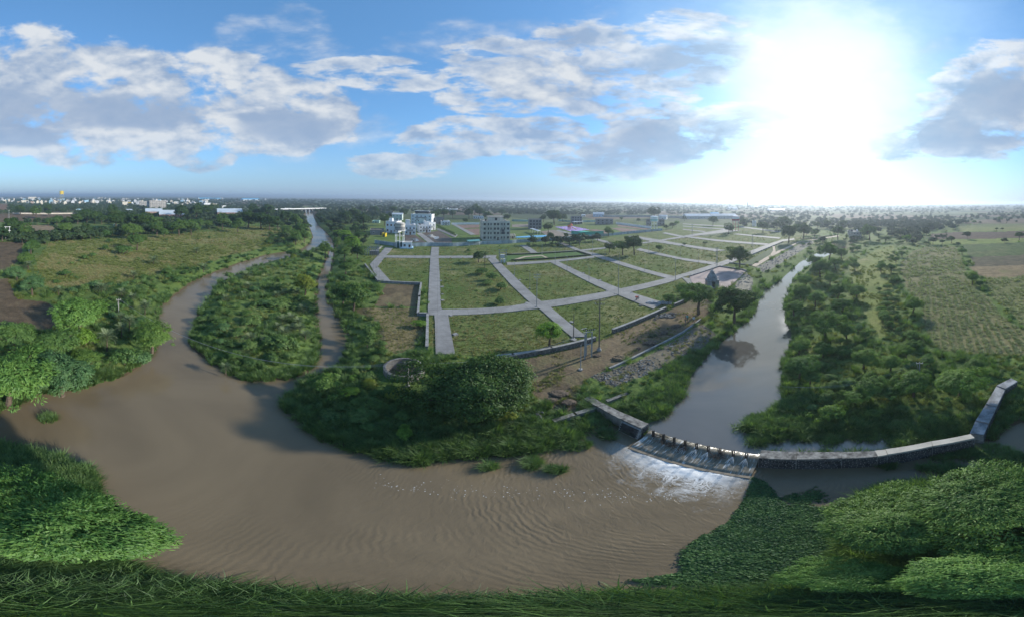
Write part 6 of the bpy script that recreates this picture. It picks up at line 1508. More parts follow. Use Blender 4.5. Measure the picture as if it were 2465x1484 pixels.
h8 = house(K(3, 1165, 447), K(3, 1262, 447), K(3, 1210, 400), 9, WHITE, 'small white house with balconies behind the garden', 2, 3, balcony=True)
h9 = house(K(3, 1090, 432), K(3, 1190, 432), K(3, 1140, 358), 9, GREYC, 'unfinished bare concrete house behind the white row', 2, 3, roof=GREYC)
h10 = house(K(3, 335, 560), K(3, 500, 562), K(3, 420, 500), 10, GREYC, 'grey walled yard building left of the white houses', 1, 2, roof=mat('earth_floor', (.2, .16, .12), .95, .3, .4))
h11 = house(K(3, 560, 700), K(3, 600, 700), K(3, 580, 690), 3, GREYC, 'tiny grey hut beside the tank tower', 1, 1, side=False) if False else None
h12 = house(K(3, 500, 310), K(3, 595, 312), K(3, 550, 288), 10, GREYC, 'long low pale house among trees behind the mint house', 1, 4, roof=ROOFL)
h13 = house(K(3, 360, 420), K(3, 440, 422), K(3, 400, 402), 8, mat('green_paint', (.42, .60, .50), .8, .1, .3), 'low green house among the dark trees', 1, 3, roof=ROOFL)
h14 = house(K(3, 1530, 370), K(3, 1655, 372), K(3, 1600, 342), 10, WHITE, 'low white house beyond the hotel', 1, 5, roof=ROOFL)
h15 = house(K(3, 470, 580), K(3, 510, 582), K(3, 490, 555), 4, YEL, 'small yellow kiosk in the yard by the tower', 1, 1, side=False)
# pump house
ph = house(K(3, 705, 714), K(3, 818, 716), K(3, 760, 645), 4.5, WHITE, 'small white pump house on a pale blue plinth', 1, 2, cat='hut', name='pump_house', parapet=.3)
MB().box(-ph[1] / 2 - 1.2, ph[1] / 2 + .8, -1.0, 5, -.3, .45).build('plinth', BLUEW, ph[0])
# hotel-like block
ht = house(K(3, 1640, 622), K(3, 1950, 618), K(3, 1800, 400), 16, BEIGE, 'four storey beige block with rows of windows and a roof room', 4, 8, cat='building', name='apartment_block', band=BEIGE, wsz=(1.5, 1.6), head=(0, 6, 3.4), wm=CREAM)
L, H = ht[1], ht[2]
MB().box(-.25 * L, .30 * L, 4, 11, H - .6, H + 2.6).build('roof_room', BEIGE, ht[0]); MB().box(-.28 * L, .33 * L, 3.4, 11.6, H + 2.6, H + 2.9).build('roof_room_slab', TERR, ht[0])
MB().box(-.02 * L, .06 * L, 3.9, 4.05, H + .2, H + 2.0).build('opening', GLASS, ht[0])
MB().box(.14 * L, .30 * L, -.22, -.02, H * .32, H * .56).build('billboard', mat('billboard', (.05, .06, .07), .5, .3, .6), ht[0])
for k in range(7): MB().box(-L / 2 + L * k / 6 - .2, -L / 2 + L * k / 6 + .2, -.36, -.061, -.2, H - .82).build('pilaster', BEIGE, ht[0])
house(K(3, 1955, 600), K(4, 40, 600), K(3, 1975, 570), 7, BEIGE, 'low beige annex right of the four storey block', 1, 3)
# unfinished houses round the playground
for n, x0, x1, yb, yt, dp, l, st in ((4, 200, 342, 492, 378, 10, 'grey unfinished house left of the purple playground', 3), (4, 692, 812, 432, 345, 9, 'grey unfinished house behind the orange play tower', 3), (4, 978, 1172, 438, 375, 10, 'dark grey unfinished house right of the playground', 2), (4, 1565, 1612, 450, 375, 8, 'dark scaffolded shell left of the white tower', 2), (4, 1694, 1768, 452, 378, 8, 'pale scaffolded shell right of the white tower', 2)):
    house(K(n, x0, yb), K(n, x1, yb), K(n, (x0 + x1) / 2, yt), dp, GREYC, l, st, 4, roof=GREYC, wm=GREYC, wsz=(1.6, 1.8), parapet=.5)
house(K(4, 940, 348), K(4, 1065, 350), K(4, 1000, 316), 14, mat('pale_blue_shed', (.42, .56, .70), .7, .1, .3), 'pale blue shed before the far wall', 1, 4, name='shed', cat='shed', roof=ROOFL, flat=False)
house(K(4, 1700, 378), K(4, 1790, 380), K(4, 1740, 345), 12, WHITE, 'long pale shed behind the white tower', 1, 3, name='shed', cat='shed', roof=ROOFL, flat=False)
house(K(4, 815, 345), K(4, 850, 345), K(4, 830, 332), 8, WHITE, 'tiny pale hut at the tree line', 1, 2, name='hut', cat='hut', roof=ROOFL, flat=False)
house(K(5, 40, 375), K(5, 330, 372), K(5, 180, 342), 20, mat('shed_wall', (.42, .44, .44), .85, .15, .3), 'long grey shed with pale roof beyond the far plots', 1, 9, name='shed', cat='shed', roof=ROOFL, flat=False)
house(K(5, 335, 372), K(5, 625, 370), K(5, 480, 338), 18, MATS['shed_wall'], 'second long grey shed left of the red tower', 1, 9, name='shed', cat='shed', roof=ROOFL, flat=False)
house(K(5, 330, 330), K(5, 420, 330), K(5, 375, 312), 14, MATS['pale_blue_shed'], 'blue shed behind the long grey sheds', 1, 4, name='shed', cat='shed', roof=ROOFB, flat=False)
for i, (n, x0, x1, yb, yt, l) in enumerate(((5, 540, 640, 268, 255, 'far white shed left of the chimney'), (5, 800, 900, 246, 234, 'far white shed right of the chimney'), (5, 1000, 1190, 282, 272, 'low far roof right of the chimney'), (5, 1640, 1760, 246, 236, 'far white shed near the bright horizon'), (5, 1790, 1870, 238, 228, 'far pale shed left of the bright horizon'), (5, 1890, 1979, 236, 222, 'far bright shed under the sun'), (6, 0, 60, 230, 220, 'far bright shed at the sunlit horizon'), (6, 320, 440, 216, 206, 'far white roof right of the sun'), (6, 120, 240, 212, 205, 'far thin white roof below the sun'))):
    house(K(n, x0, yb), K(n, x1, yb), K(n, (x0 + x1) / 2, yt), 30, WHITE, l, 1, 3, name='shed', cat='shed', roof=ROOFL, flat=False, side=False, door=False)
# gate house and pillars by the embankment
house(K(5, 1915, 566), K(5, 1985, 566), K(5, 1950, 512), 7, mat('grey_lime', (.40, .40, .38), .9, .25, .5), 'small grey gate house at the end of the embankment', 1, 2, name='gate_house', cat='building')
house(K(6, 0, 606), K(6, 95, 600), K(6, 50, 520), 8, MATS['grey_lime'], 'grey spillway building beside the tall green tree', 2, 3, name='gate_house', cat='building', parapet=.4)
for i, x in enumerate((812, 828, 845)):
    g = G(K(5, x, 458)); tag(MB().box(-.5, .5, -.5, .5, -.2, 6.5).build('pillar', WHITE, None, (g.x, g.y, LZ), .3), 'white gate pillar beyond the far plots', 'pillar', 'white gate pillars')
# school sheds and blocks on the left
sh = [(2, 545, 835, 420, 362, 26, PINK, 'long pink shed with wide pale roof, right of the two smaller ones'), (2, -130, 160, 440, 385, 26, PINK, 'pink shed with pale roof between dark trees'), (1, 1690, 1885, 400, 352, 22, PINK, 'pink shed with pale roof left of the other pink sheds'), (1, 1445, 1535, 358, 345, 16, WHITE, 'low pale roof left of the pink sheds')]
for n, x0, x1, yb, yt, dp, m, l in sh: house(K(n, x0, yb), K(n, x1, yb), K(n, (x0 + x1) / 2, yt), dp, m, l, 2, 10, name='school_shed', cat='shed', roof=ROOFL, flat=False, wsz=(1.6, 1.0))
house(K(1, 1735, 325), K(1, 1925, 322), K(1, 1830, 225), 16, mat('grey_block', (.36, .35, .34), .9, .2, .3, streak=True), 'four storey grey block with open galleries near the town', 5, 9, name='apartment_block', cat='building', band=GREYC, wsz=(2.4, 1.5))
house(K(1, 1615, 285), K(1, 1730, 285), K(1, 1670, 232), 16, MATS['grey_block'], 'grey wing left of the four storey block', 3, 6, name='apartment_block', cat='building', band=GREYC, wsz=(2.4, 1.5))
for n, x0, x1, yb, yt, m, l in ((2, 390, 470, 290, 252, WHITE, 'white house with roof room beyond the sheds'), (2, 470, 545, 300, 262, CREAM, 'cream house beside the white one beyond the sheds'), (2, 595, 670, 305, 284, WHITE, 'low white house right of the cream one'), (2, 130, 230, 278, 262, CREAM, 'long cream roof among the trees'), (2, 40, 90, 256, 238, WHITE, 'white house at the wood edge'), (1, 1232, 1280, 248, 222, CREAM, 'cream box house on the town edge'), (1, 1420, 1485, 278, 238, CREAM, 'cream house left of the orange shed'), (1, 1490, 1590, 264, 246, YEL, 'long orange yellow shed on the town edge'), (1, 1925, 1975, 275, 258, mat('mint_far', (.5, .65, .62), .8, .1, .3), 'mint house right of the grey block'), (1, 328, 420, 212, 182, CREAM, 'wide cream hall in the town'), (1, 245, 330, 245, 222, CREAM, 'cream house with orange roof in the town edge'), (1, 355, 388, 268, 235, mat('brick_far', (.35, .25, .2), .9, .2, .3), 'narrow brick house in the field before town'), (1, 880, 938, 340, 328, BLUEW, 'blue roofed hut in the dark field'), (1, 1015, 1060, 230, 215, BLUEW, 'blue house within the white town'), (2, 1215, 1300, 345, 322, WHITE, 'long white house left of the far bridge'), (2, 1330, 1400, 330, 312, WHITE, 'white shed by the far bridge approach')):
    house(K(n, x0, yb), K(n, x1, yb), K(n, (x0 + x1) / 2, yt), 12, m, l, 2 if yb - yt > 24 else 1, 3, side=False, door=False)
for n, x0, x1, yb, yt, l in ((2, 840, 1040, 226, 212, 'very long blue roof near the horizon'), (2, 330, 480, 215, 203, 'long blue roof right of the town'), (2, 490, 590, 216, 206, 'pale blue roof right of the long one')):
    house(K(n, x0, yb), K(n, x1, yb), K(n, (x0 + x1) / 2, yt), 40, WHITE, l, 1, 3, name='shed', cat='shed', roof=ROOFB, flat=False, side=False, door=False)
# the town on the horizon
def town_mesh(s):
    r_ = random.Random(s); mb = MB(); w_, d_, h_ = r_.uniform(7, 13), r_.uniform(7, 12), r_.choice((3.6, 6.6, 6.8, 9.6))
    mb.box(-w_ / 2, w_ / 2, -d_ / 2, d_ / 2, -.3, h_); mb.box(-w_ / 2 - .2, w_ / 2 + .2, -d_ / 2 - .2, d_ / 2 + .2, h_, h_ + .7)
    if r_.random() < .6: mb.box(-w_ * .3, w_ * .05, -d_ * .2, d_ * .3, h_ + .7, h_ + 3.0)
    n_ = len(mb.f)
    for st in range(int(h_ / 3)):
        for k in range(3):
            x = -w_ / 2 + w_ * (k + .5) / 3
            mb.box(x - .6, x + .6, -d_ / 2 - .05, -d_ / 2 - .01, st * 3.1 + 1, st * 3.1 + 2.3)
            mb.box(-w_ / 2 - .05, -w_ / 2 - .01, -d_ / 2 + d_ * (k + .5) / 3 - .5, -d_ / 2 + d_ * (k + .5) / 3 + .5, st * 3.1 + 1, st * 3.1 + 2.3)
    me = mb.mesh('town_house')
    me.materials.append((MATS.get('far_w') or mat('far_w', (.52, .53, .55), .85, .2, .1), CREAM, MATS['far_w'] if 'far_w' in MATS else WHITE, mat('far_white', (.50, .52, .55), .8, .1, .2), CREAM, mat('far_tan', (.45, .38, .30), .9, .1, .2), BLUEW, WHITE)[s % 8]); me.materials.append(GLASS)
    mi = np.zeros(len(me.polygons), np.int32); mi[n_:] = 1; me.polygons.foreach_set('material_index', mi)
    return me
TM = [town_mesh(s) for s in range(12)]
r_ = random.Random(4)
TL = ['white', 'cream', 'plain white', 'greyish white', 'light cream', 'tan', 'blue', 'chalk white', 'small white', 'small cream', 'little white', 'little greyish']
for i in range(210):
    x = -60 + 560 * r_.random() ** .9; yy = 477 + 13 * r_.random() ** 1.3 + (6 if x > 330 else 4) * (.2 if r_.random() < .7 else 0)
    p = G((x, yy + .009 * x), LZ)
    if not 500 < math.hypot(p.x, p.y) < 4000: continue
    tag(link('town_house', TM[i % 12], None, None, (p.x, p.y, LZ), r_.uniform(0, 6.28)), TL[i % 12] + ' flat roofed house in the crowded town on the left horizon', 'house', 'houses of the distant town')
for i in range(60):
    x = r_.uniform(520, 2400); p = G((x, 479.5 + 12.0 * math.sin(rad((x - 1232.5) / KD)) * .8 + r_.uniform(5.0, 14)), LZ)
    if 600 < math.hypot(p.x, p.y) < 4000: tag(link('farm_house', TM[(i * 5) % 12], None, None, (p.x, p.y, LZ), r_.uniform(0, 6.28)), TL[(i * 5) % 12] + ' house scattered among the distant fields and trees', 'house', 'houses scattered over the far plain')
# ------------------------------------------------------------------ towers
def tank_tower(c, base, top, tb, wpx, label, mt, ml, legs=6, mband=None, ladder=True, low_tank=None, rings=2):
    """c: centre x on the sheet; base, top, tb (tank bottom) heights on the sheet"""
    g = G(K(c[0], c[1], base)); ztop = zat(K(c[0], c[1], top), g); zt = zat(K(c[0], c[1], tb), g)
    R = (g - Vector((0, 0, CAMZ))).length * rad(wpx / 4.817 / KD) / 2
    root = empty('water_tower', (g.x, g.y, LZ), math.atan2(g.y, g.x), label, 'water tower')
    z0, z1 = zt - LZ, ztop - LZ
    MB().lathe([(R * .80, z0 - .25), (R, z0), (R, z1 - .5), (R * .97, z1 - .25), (R * .5, z1 + .15), (.02, z1 + .3)], 28).build('tank', mt, root, smooth=False)
    MB().lathe([(R * 1.06, z0 - .3), (R * 1.12, z0 - .28), (R * 1.12, z0 - .1), (R * 1.06, z0 - .08)], 28).build('gallery', ml, root)
    if mband:
        h_ = z1 - z0
        MB().lathe([(R * 1.012, z0 + h_ * .04), (R * 1.014, z0 + h_ * .05), (R * 1.014, z0 + h_ * .42), (R * 1.012, z0 + h_ * .43)], 28).build('painted_band', mband, root)
        MB().lathe([(R * 1.012, z1 - h_ * .22), (R * 1.014, z1 - h_ * .21), (R * 1.014, z1 - h_ * .14), (R * 1.012, z1 - h_ * .13)], 28).build('painted_band', mband, root)
    for k in range(legs):
        a = 6.283 * k / legs; MB().tube([(R * .86 * math.cos(a), R * .86 * math.sin(a), -.3), (R * .86 * math.cos(a), R * .86 * math.sin(a), z0)], .22 * max(R / 4, .7), 6).build('leg', ml, root)
    for j in range(rings):
        z = z0 * (j + 1) / (rings + 1); rb = MB()
        rb.tube([(R * .86 * math.cos(6.283 * k / legs), R * .86 * math.sin(6.283 * k / legs), z) for k in range(legs + 1)], .14 * max(R / 4, .7), 5); rb.build('ring_beam', ml, root)
    ra = MB()
    for k in range(14): a = 6.283 * k / 14; ra.tube([(R * 1.1 * math.cos(a), R * 1.1 * math.sin(a), z0 - .1), (R * 1.1 * math.cos(a), R * 1.1 * math.sin(a), z0 + .9)], .03, 4)
    ra.tube([(R * 1.1 * math.cos(6.283 * k / 20), R * 1.1 * math.sin(6.283 * k / 20), z0 + .9) for k in range(21)], .035, 4); ra.build('railing', ml, root)
    if low_tank: MB().lathe([(R * .7, -.2), (R * .7, low_tank), (.02, low_tank + .3)], 20).build('ground_tank', mat('green_tank', (.03, .10, .09), .6, .15, 1), root)
    st_ = MB(); n_ = 16
    for k in range(n_): st_.box(-R * 1.0 - .5, -R * .9 + .1, -.5 + .05 * k, -.2 + .05 * k, z0 * k / n_, z0 * k / n_ + .08)
    tag(st_.build('stair', ml, root), kind='stuff')
    return root
TANKW = mat('tank_cream', (.58, .55, .50), .85, .25, .5, streak=True)
tank_tower((3, 676), 700, 416, 500, 118, 'round cream water tank on tall white legs before the houses', TANKW, WHITE, 8, GREYC, low_tank=3.0, rings=2)
tank_tower((4, 1648), 505, 342, 398, 88, 'white water tower among bare plots, left of the far sheds', WHITE, WHITE, 6, mat('aqua_band', (.35, .58, .52), .8, .1, .5))
tank_tower((5, 613), 512, 340, 396, 84, 'red and white striped water tower beside the far plots', WHITE, RED, 6, RED)
tank_tower((1, 715), 236, 112, 150, 50, 'yellow water tower rising above the town horizon', YEL, mat('faded_cream', (.5, .48, .3), .9, .2, .5), 6)
g = G(K(5, 752, 262)); Hc = zat(K(5, 752, 168), g) - LZ
ch = empty('chimney', (g.x, g.y, LZ), 0, 'thin dark chimney standing on the hazy horizon', 'chimney'); MB().lathe([(2.2, -.3), (1.3, Hc), (.9, Hc)], 12).build('shaft', GREYC, ch); MB().lathe([(1.6, Hc - 2), (1.6, Hc - 1.2)], 12).build('rim', DARKM, ch)
# far temple with blue roofs
g = G(K(3, 1235, 274)); ft = empty('temple', (g.x, g.y, LZ), math.atan2(g.y, g.x) + math.pi / 2, 'far white temple with blue spires among dark trees', 'temple')
sp2 = (g - Vector((0, 0, CAMZ))).length * rad(1 / KD) / 4.817
MB().box(-90 * sp2, 90 * sp2, 0, 12, -.3, 3.5).build('wall', WHITE, ft)
for k, (x, h_) in enumerate(((-105, 26), (-85, 20), (-30, 14), (0, 34), (30, 18), (60, 14), (95, 22))): MB().lathe([(10 * sp2, 0), (9 * sp2, h_ * sp2 * .45), (4 * sp2, h_ * sp2 * .8), (.05, h_ * sp2 * 1.15)], 10, x * sp2, 4).build('spire', (WHITE, mat('sky_blue_paint', (.20, .42, .68), .7, .1, .5))[k in (2, 4, 5)], ft)
# temple with the curved spire by the court
g = G(K(5, 340, 1150)); zt = zat(K(5, 340, 958), g) - LZ; s1 = (g - Vector((0, 0, CAMZ))).length * rad(1 / KD) / 4.817
tm = empty('temple', (g.x, g.y, LZ), math.atan2(g.y, g.x) + .3, 'grey stone temple with a curved spire beside the paved court', 'temple')
LIME = mat('temple_stone', (.28, .30, .31), .9, .35, 1.2, .4)
hw = 62 * s1; MB().box(-hw, hw, -hw, hw, -.3, zt * .38).build('shrine', LIME, tm); MB().box(-hw * 1.1, hw * 1.1, -hw * 1.1, hw * 1.1, zt * .38, zt * .42).build('cornice', LIME, tm)
pv = []; pf = []; NS = 10
for j in range(NS + 1):
    t_ = j / NS; r0 = hw * (.92 - .62 * t_ ** 1.7); z = zt * (.42 + .42 * t_)
    for k in range(16):
        a = 6.283 * k / 16; rr_ = r0 * (1.0 / max(abs(math.cos(a)), abs(math.sin(a)))) ** .75 * (1.0 if k % 2 else .93) * (1 - .03 * (j % 2)); pv.append((rr_ * math.cos(a), rr_ * math.sin(a), z))
for j in range(NS):
    for k in range(16): pf.append((j * 16 + k, j * 16 + (k + 1) % 16, (j + 1) * 16 + (k + 1) % 16, (j + 1) * 16 + k))
mb = MB(); mb.add(pv, pf); mb.build('spire', LIME, tm)
MB().lathe([(hw * .20, zt * .84), (hw * .42, zt * .87), (hw * .42, zt * .90), (hw * .15, zt * .93), (hw * .12, zt * .96), (.02, zt)], 14).build('finial', LIME, tm)
for q in (0, 1.571, 3.1416, 4.712): MB().box(-.5, .5, hw - .02, hw + .12, .1, 1.9, Matrix.Rotation(q, 4, 'Z')).build('niche', GLASS, tm)
for x, h_ in ((-1.5, 1.4), (-1.9, 1.0)): tag(MB().lathe([(.5, 0), (.6, .5), (.25, .9), (.3, 1.1), (.1, h_)], 10).build('stone_idol', LIME, None, (g.x + x * hw * .8, g.y - hw * 1.2, LZ)), 'small carved stone beside the spired temple' + (' next to the larger one' if h_ < 1.2 else ' nearest its corner'), 'statue')
# ------------------------------------------------------------------ playground, canopies, courts
def pad(name, L, m, dz, label=None): return tag(MB().prism(clean(G2(L)), LZ - .2, LZ + dz).build(name, m), kind='structure')
pad('play_floor', [K(4, 500, 466), K(4, 690, 458), K(4, 860, 490), K(4, 900, 500), K(4, 690, 522)], PURP, .06)
pad('play_floor', [K(4, 690, 524), K(4, 800, 512), K(4, 1062, 536), K(4, 1055, 548), K(4, 830, 562), K(4, 700, 545)], TEAL, .07)
pad('court_floor', [K(3, 1290, 445), K(3, 1600, 440), K(3, 1600, 475), K(3, 1390, 485)], mat('brown_court', (.20, .13, .10), .9, .25, .3), .05)
pad('court_floor', [K(3, 1430, 495), K(3, 1600, 485), K(3, 1600, 560), K(3, 1540, 560)], MATS['brown_court'], .05)
pad('yard_floor', [K(3, 740, 560), K(3, 860, 560), K(3, 990, 650), K(3, 740, 640)], mat('wet_earth', (.12, .09, .065), .7, .35, .3, .3), .04)
pad('yard_floor', [K(3, 930, 540), K(3, 1130, 510), K(3, 1280, 600), K(3, 1285, 650), K(3, 1100, 652)], MATS['wet_earth'], .04)
for L in ([K(3, 790, 600), K(3, 860, 598), K(3, 905, 625), K(3, 850, 640), K(3, 810, 632)], [K(3, 985, 560), K(3, 1060, 555), K(3, 1080, 575), K(3, 1130, 580), K(3, 1130, 600), K(3, 1085, 612), K(3, 1060, 590), K(3, 1010, 585)]): pad('puddle', L, WM2, .05)
pad('court_floor', [K(4, 880, 500), K(4, 960, 495), K(4, 1160, 520), K(4, 1080, 545)], MATS['brown_court'], .05)
pad('court_floor', [K(4, 1150, 482), K(4, 1260, 476), K(4, 1500, 505), K(4, 1300, 530)], MATS['brown_court'], .05)
pad('court_floor', [K(4, 1230, 440), K(4, 1330, 455), K(4, 1600, 490), K(4, 1560, 500), K(4, 1220, 460)], MATS['brown_court'], .04)
pad('yard_floor', [K(4, 330, 520), K(4, 480, 500), K(4, 700, 570), K(4, 440, 600)], mat('tan_yard', (.24, .20, .16), .9, .25, .3), .04)
pad('yard_floor', [K(4, 0, 440), K(4, 190, 435), K(4, 200, 470), K(4, 0, 470)], MATS['tan_yard'], .04)
def canopy(n, L, z, m, label, th=.25):
    q = [G(K(n, *p), LZ + z) for p in L]; o = q[0]
    root = empty('canopy', (o.x, o.y, LZ), 0, label, 'canopy')
    MB().prism([(p.x - o.x, p.y - o.y) for p in q], z - th, z).build('roof', m, root)
    for a, b_ in zip(q, q[1:] + q[:1]):
        for k in range(max(1, int((b_ - a).length / 6))):
            p = a.lerp(b_, (k + .05) / max(1, int((b_ - a).length / 6))); p = p.lerp(sum(q, Vector()) / len(q), .06); MB().tube([(p.x - o.x, p.y - o.y, -.2), (p.x - o.x, p.y - o.y, z - th)], .1, 5).build('post', WHITE, root)
canopy(4, [(40, 580), (200, 570), (395, 562), (410, 580), (220, 588), (50, 590)], 3, ROOFB, 'long bright blue canopy behind the compound wall')
canopy(4, [(205, 482), (240, 482), (335, 508), (300, 516)], 3, ROOFL, 'narrow white canopy right of the grey unfinished house')
canopy(3, [(1450, 620), (1600, 608), (1610, 628), (1480, 636)], 2.6, mat('teal_roof', (.10, .30, .30), .6, .2, .4), 'dark teal canopy left of the four storey block')
canopy(4, [(690, 400), (800, 392), (830, 402), (720, 412)], 3.2, ROOFL, 'pale canopy behind the playground')
g = G(K(4, 672, 500)); s1 = (g - Vector((0, 0, CAMZ))).length * rad(1 / KD) / 4.817
pt = empty('play_tower', (g.x, g.y, LZ), 0, 'orange roofed play tower with slides on the purple floor', 'play tower')
for x, y, h_ in ((-14, 0, 52), (14, 4, 66), (-4, 20, 46)):
    for a, b_ in ((-1, -1), (1, -1), (1, 1), (-1, 1)): MB().tube([(x * s1 + a * .8, y * s1 + b_ * .8, -.1), (x * s1 + a * .8, y * s1 + b_ * .8, h_ * s1 - 1)], .1, 5).build('post', ORNG, pt)
    MB().lathe([(1.7, h_ * s1 - 1.2), (1.75, h_ * s1 - 1.1), (.05, h_ * s1 + .8)], 8, x * s1, y * s1).build('roof', ORNG, pt); MB().box(x * s1 - 1, x * s1 + 1, y * s1 - 1, y * s1 + 1, h_ * s1 * .45, h_ * s1 * .45 + .12).build('deck', RED, pt)
MB().tube([(14 * s1 + 1, 4 * s1, 2.2), (14 * s1 + 3, 4 * s1 - .5, 1.2), (14 * s1 + 5, 4 * s1 - 1, .25)], [.4, .4, .4], 7).build('slide', YEL, pt)
for i, (x, y, m, l) in enumerate(((560, 490, TEAL, 'teal swing frame on the purple floor'), (610, 500, YEL, 'yellow swing frame left of the play tower'), (760, 490, ORNG, 'orange climbing frame right of the play tower'), (850, 492, YEL, 'yellow climbing frame at the right of the purple floor'))):
    g = G(K(4, x, y + 8)); sw = empty('swing_frame', (g.x, g.y, LZ), i, l, 'swing'); 
    for a in (-1.5, 1.5): MB().tube([(a, -.9, 0), (a, 0, 2.6), (a, .9, 0)], .08, 5).build('leg', m, sw)
    MB().tube([(-1.5, 0, 2.6), (1.5, 0, 2.6)], .08, 5).build('top_bar', m, sw); MB().box(-.4, .4, -.15, .15, .6, .66).build('seat', DARKM, sw); MB().tube([(-.35, 0, .66), (-.35, 0, 2.6)], .02, 4).tube([(.35, 0, .66), (.35, 0, 2.6)], .02, 4).build('chain', STEEL, sw)
# net fence of the teal court
wallrun('net_fence', [K(4, 690, 545), K(4, 830, 563), K(4, 1060, 549)], 0, 2.6, .06, mat('teal_net', (.05, .40, .30), .8, .2, .4), 'teal net fence along the near side of the teal court', None, 'fence', posts=5)
# substation
g = G(K(3, 360, 775)); sb = empty('substation', (g.x, g.y, LZ), math.atan2(g.y, g.x) + math.pi / 2, 'small substation of galvanised frames behind the left loop road', 'substation'); s1 = (g - Vector((0, 0, CAMZ))).length * rad(1 / KD) / 4.817
for k, (x, h_) in enumerate(((-72, 170), (-55, 150), (-38, 140), (-15, 130), (10, 120), (30, 110), (55, 100), (80, 95))):
    for y in (0, 5): MB().box(x * s1 - .12, x * s1 + .12, y - .12, y + .12, -.2, h_ * s1 * .8).build('post', STEEL, sb)
for z in (60, 85, 105):
    for y in (0, 5): MB().box(-74 * s1, 82 * s1 * (1 - (z - 60) / 100), y - .1, y + .1, z * s1 * .8 - .1, z * s1 * .8 + .1).build('beam', STEEL, sb)
for x in (-50, -20, 15): MB().box(x * s1 - .8, x * s1 + .8, 1.5, 3.5, 0, 2.0).build('transformer', GREYC, sb)
MB().box(18 * s1, 36 * s1, .8, 2.2, 1.2, 3.0).build('cabinet', YEL, sb)
# transformer by the small lawn
g = G(K(3, 1870, 885)); ts = empty('transformer_frame', (g.x, g.y, LZ), math.atan2(g.y, g.x) + math.pi / 2, 'twin pole transformer with white cabinet at the lawn corner', 'transformer'); s1 = (g - Vector((0, 0, CAMZ))).length * rad(1 / KD) / 4.817
for x in (-38, 38): MB().box(x * s1 - .12, x * s1 + .12, -.12, .12, -.2, 160 * s1).build('post', STEEL, ts)
for z in (150, 120, 85): MB().box(-50 * s1, 50 * s1, -.1, .1, z * s1, z * s1 + .18).build('crossarm', STEEL, ts)
MB().box(-22 * s1, 26 * s1, -.6, .8, 60 * s1, 100 * s1).build('transformer', mat('pale_grey_paint', (.48, .5, .5), .6, .1, 1), ts); MB().box(-30 * s1, -8 * s1, -1, -.3, .1, 45 * s1).build('cabinet', WHITE, ts); MB().box(2 * s1, 24 * s1, -1, -.3, .1, 42 * s1).build('cabinet', MATS['pale_grey_paint'], ts)
# goal posts
g1, g2 = G(K(1, 1320, 528)), G(K(1, 1364, 532)); gp_ = empty('goal_post', (g1.x, g1.y, LZ), 0, 'white goal post at the edge of the green pitch', 'goal'); dv = g2 - g1
for a in (Vector((0, 0, 0)), dv): MB().tube([(a.x, a.y, -.1), (a.x, a.y, 2.6)], .12, 6).build('post', WHITE, gp_)
MB().tube([(0, 0, 2.6), (dv.x, dv.y, 2.6)], .12, 6).build('crossbar', WHITE, gp_)
# bridge over the far river
a, b_ = G(K(2, 1440, 352), LZ), G(K(2, 1690, 345), LZ); d = b_ - a; L = d.length; ztop = zat(K(2, 1560, 318), (a + b_) / 2) - LZ
ztop = max(2.5, min(ztop, 6)); br = empty('bridge', (a.x, a.y, LZ), math.atan2(d.y, d.x), 'long pale concrete bridge across the far river', 'bridge')
MB().box(-25, L + 25, 0, 9, ztop - 1.3, ztop - .4).build('deck', GREYC, br)
for y in (0, 8.8): MB().box(-25, L + 25, y, y + .25, ztop - .4, ztop + .7).build('parapet', WHITE, br)
for k in range(7): MB().box(L * k / 6 - .8, L * k / 6 + .8, 1, 8, -5, ztop - 1.3).build('pier', GREYC, br)
# ------------------------------------------------------------------ motorbike and people
g = G(K(14, 1455, 72)); mo = empty('motorbike', (g.x, g.y, LZ + .07), rad(35), 'dark motorbike with a red load parked on the short road', 'motorbike')
for x in (-.62, .62):
    w_ = bpy.data.objects.new('wheel', None); COL.objects.link(w_); w_.parent = mo; w_.location = (x, 0, .3)
    v = []; f = []
    for i in range(18):
        for j in range(6): A_, B_ = 6.283 * i / 18, 6.283 * j / 6; v.append(((.26 + .06 * math.cos(B_)) * math.cos(A_), .06 * math.sin(B_), (.26 + .06 * math.cos(B_)) * math.sin(A_)))
    for i in range(18):
        for j in range(6): f.append((i * 6 + j, i * 6 + (j + 1) % 6, ((i + 1) % 18) * 6 + (j + 1) % 6, ((i + 1) % 18) * 6 + j))
    mb = MB(); mb.add(v, f); mb.build('tyre', mat('tyre', (.02, .02, .02), .8, .1, 4), w_)
    sp3 = MB()
    for i in range(6): sp3.tube([(0, 0, 0), (.24 * math.cos(i * 1.047), 0, .24 * math.sin(i * 1.047))], .012, 4)
    sp3.build('spokes', STEEL, w_)
MB().tube([(-.6, 0, .32), (-.1, 0, .42), (.25, 0, .45), (.45, 0, .85)], [.05, .11, .12, .05], 6).build('frame', DARKM, mo); MB().box(-.15, .2, -.12, .12, .3, .55).build('engine', STEEL, mo)
MB().tube([(.62, .09, .3), (.42, .09, .95)], .03, 5).tube([(.62, -.09, .3), (.42, -.09, .95)], .03, 5).build('fork', STEEL, mo); MB().tube([(.38, -.35, 1.0), (.44, 0, .95), (.38, .35, 1.0)], .025, 5).build('handlebar', DARKM, mo)
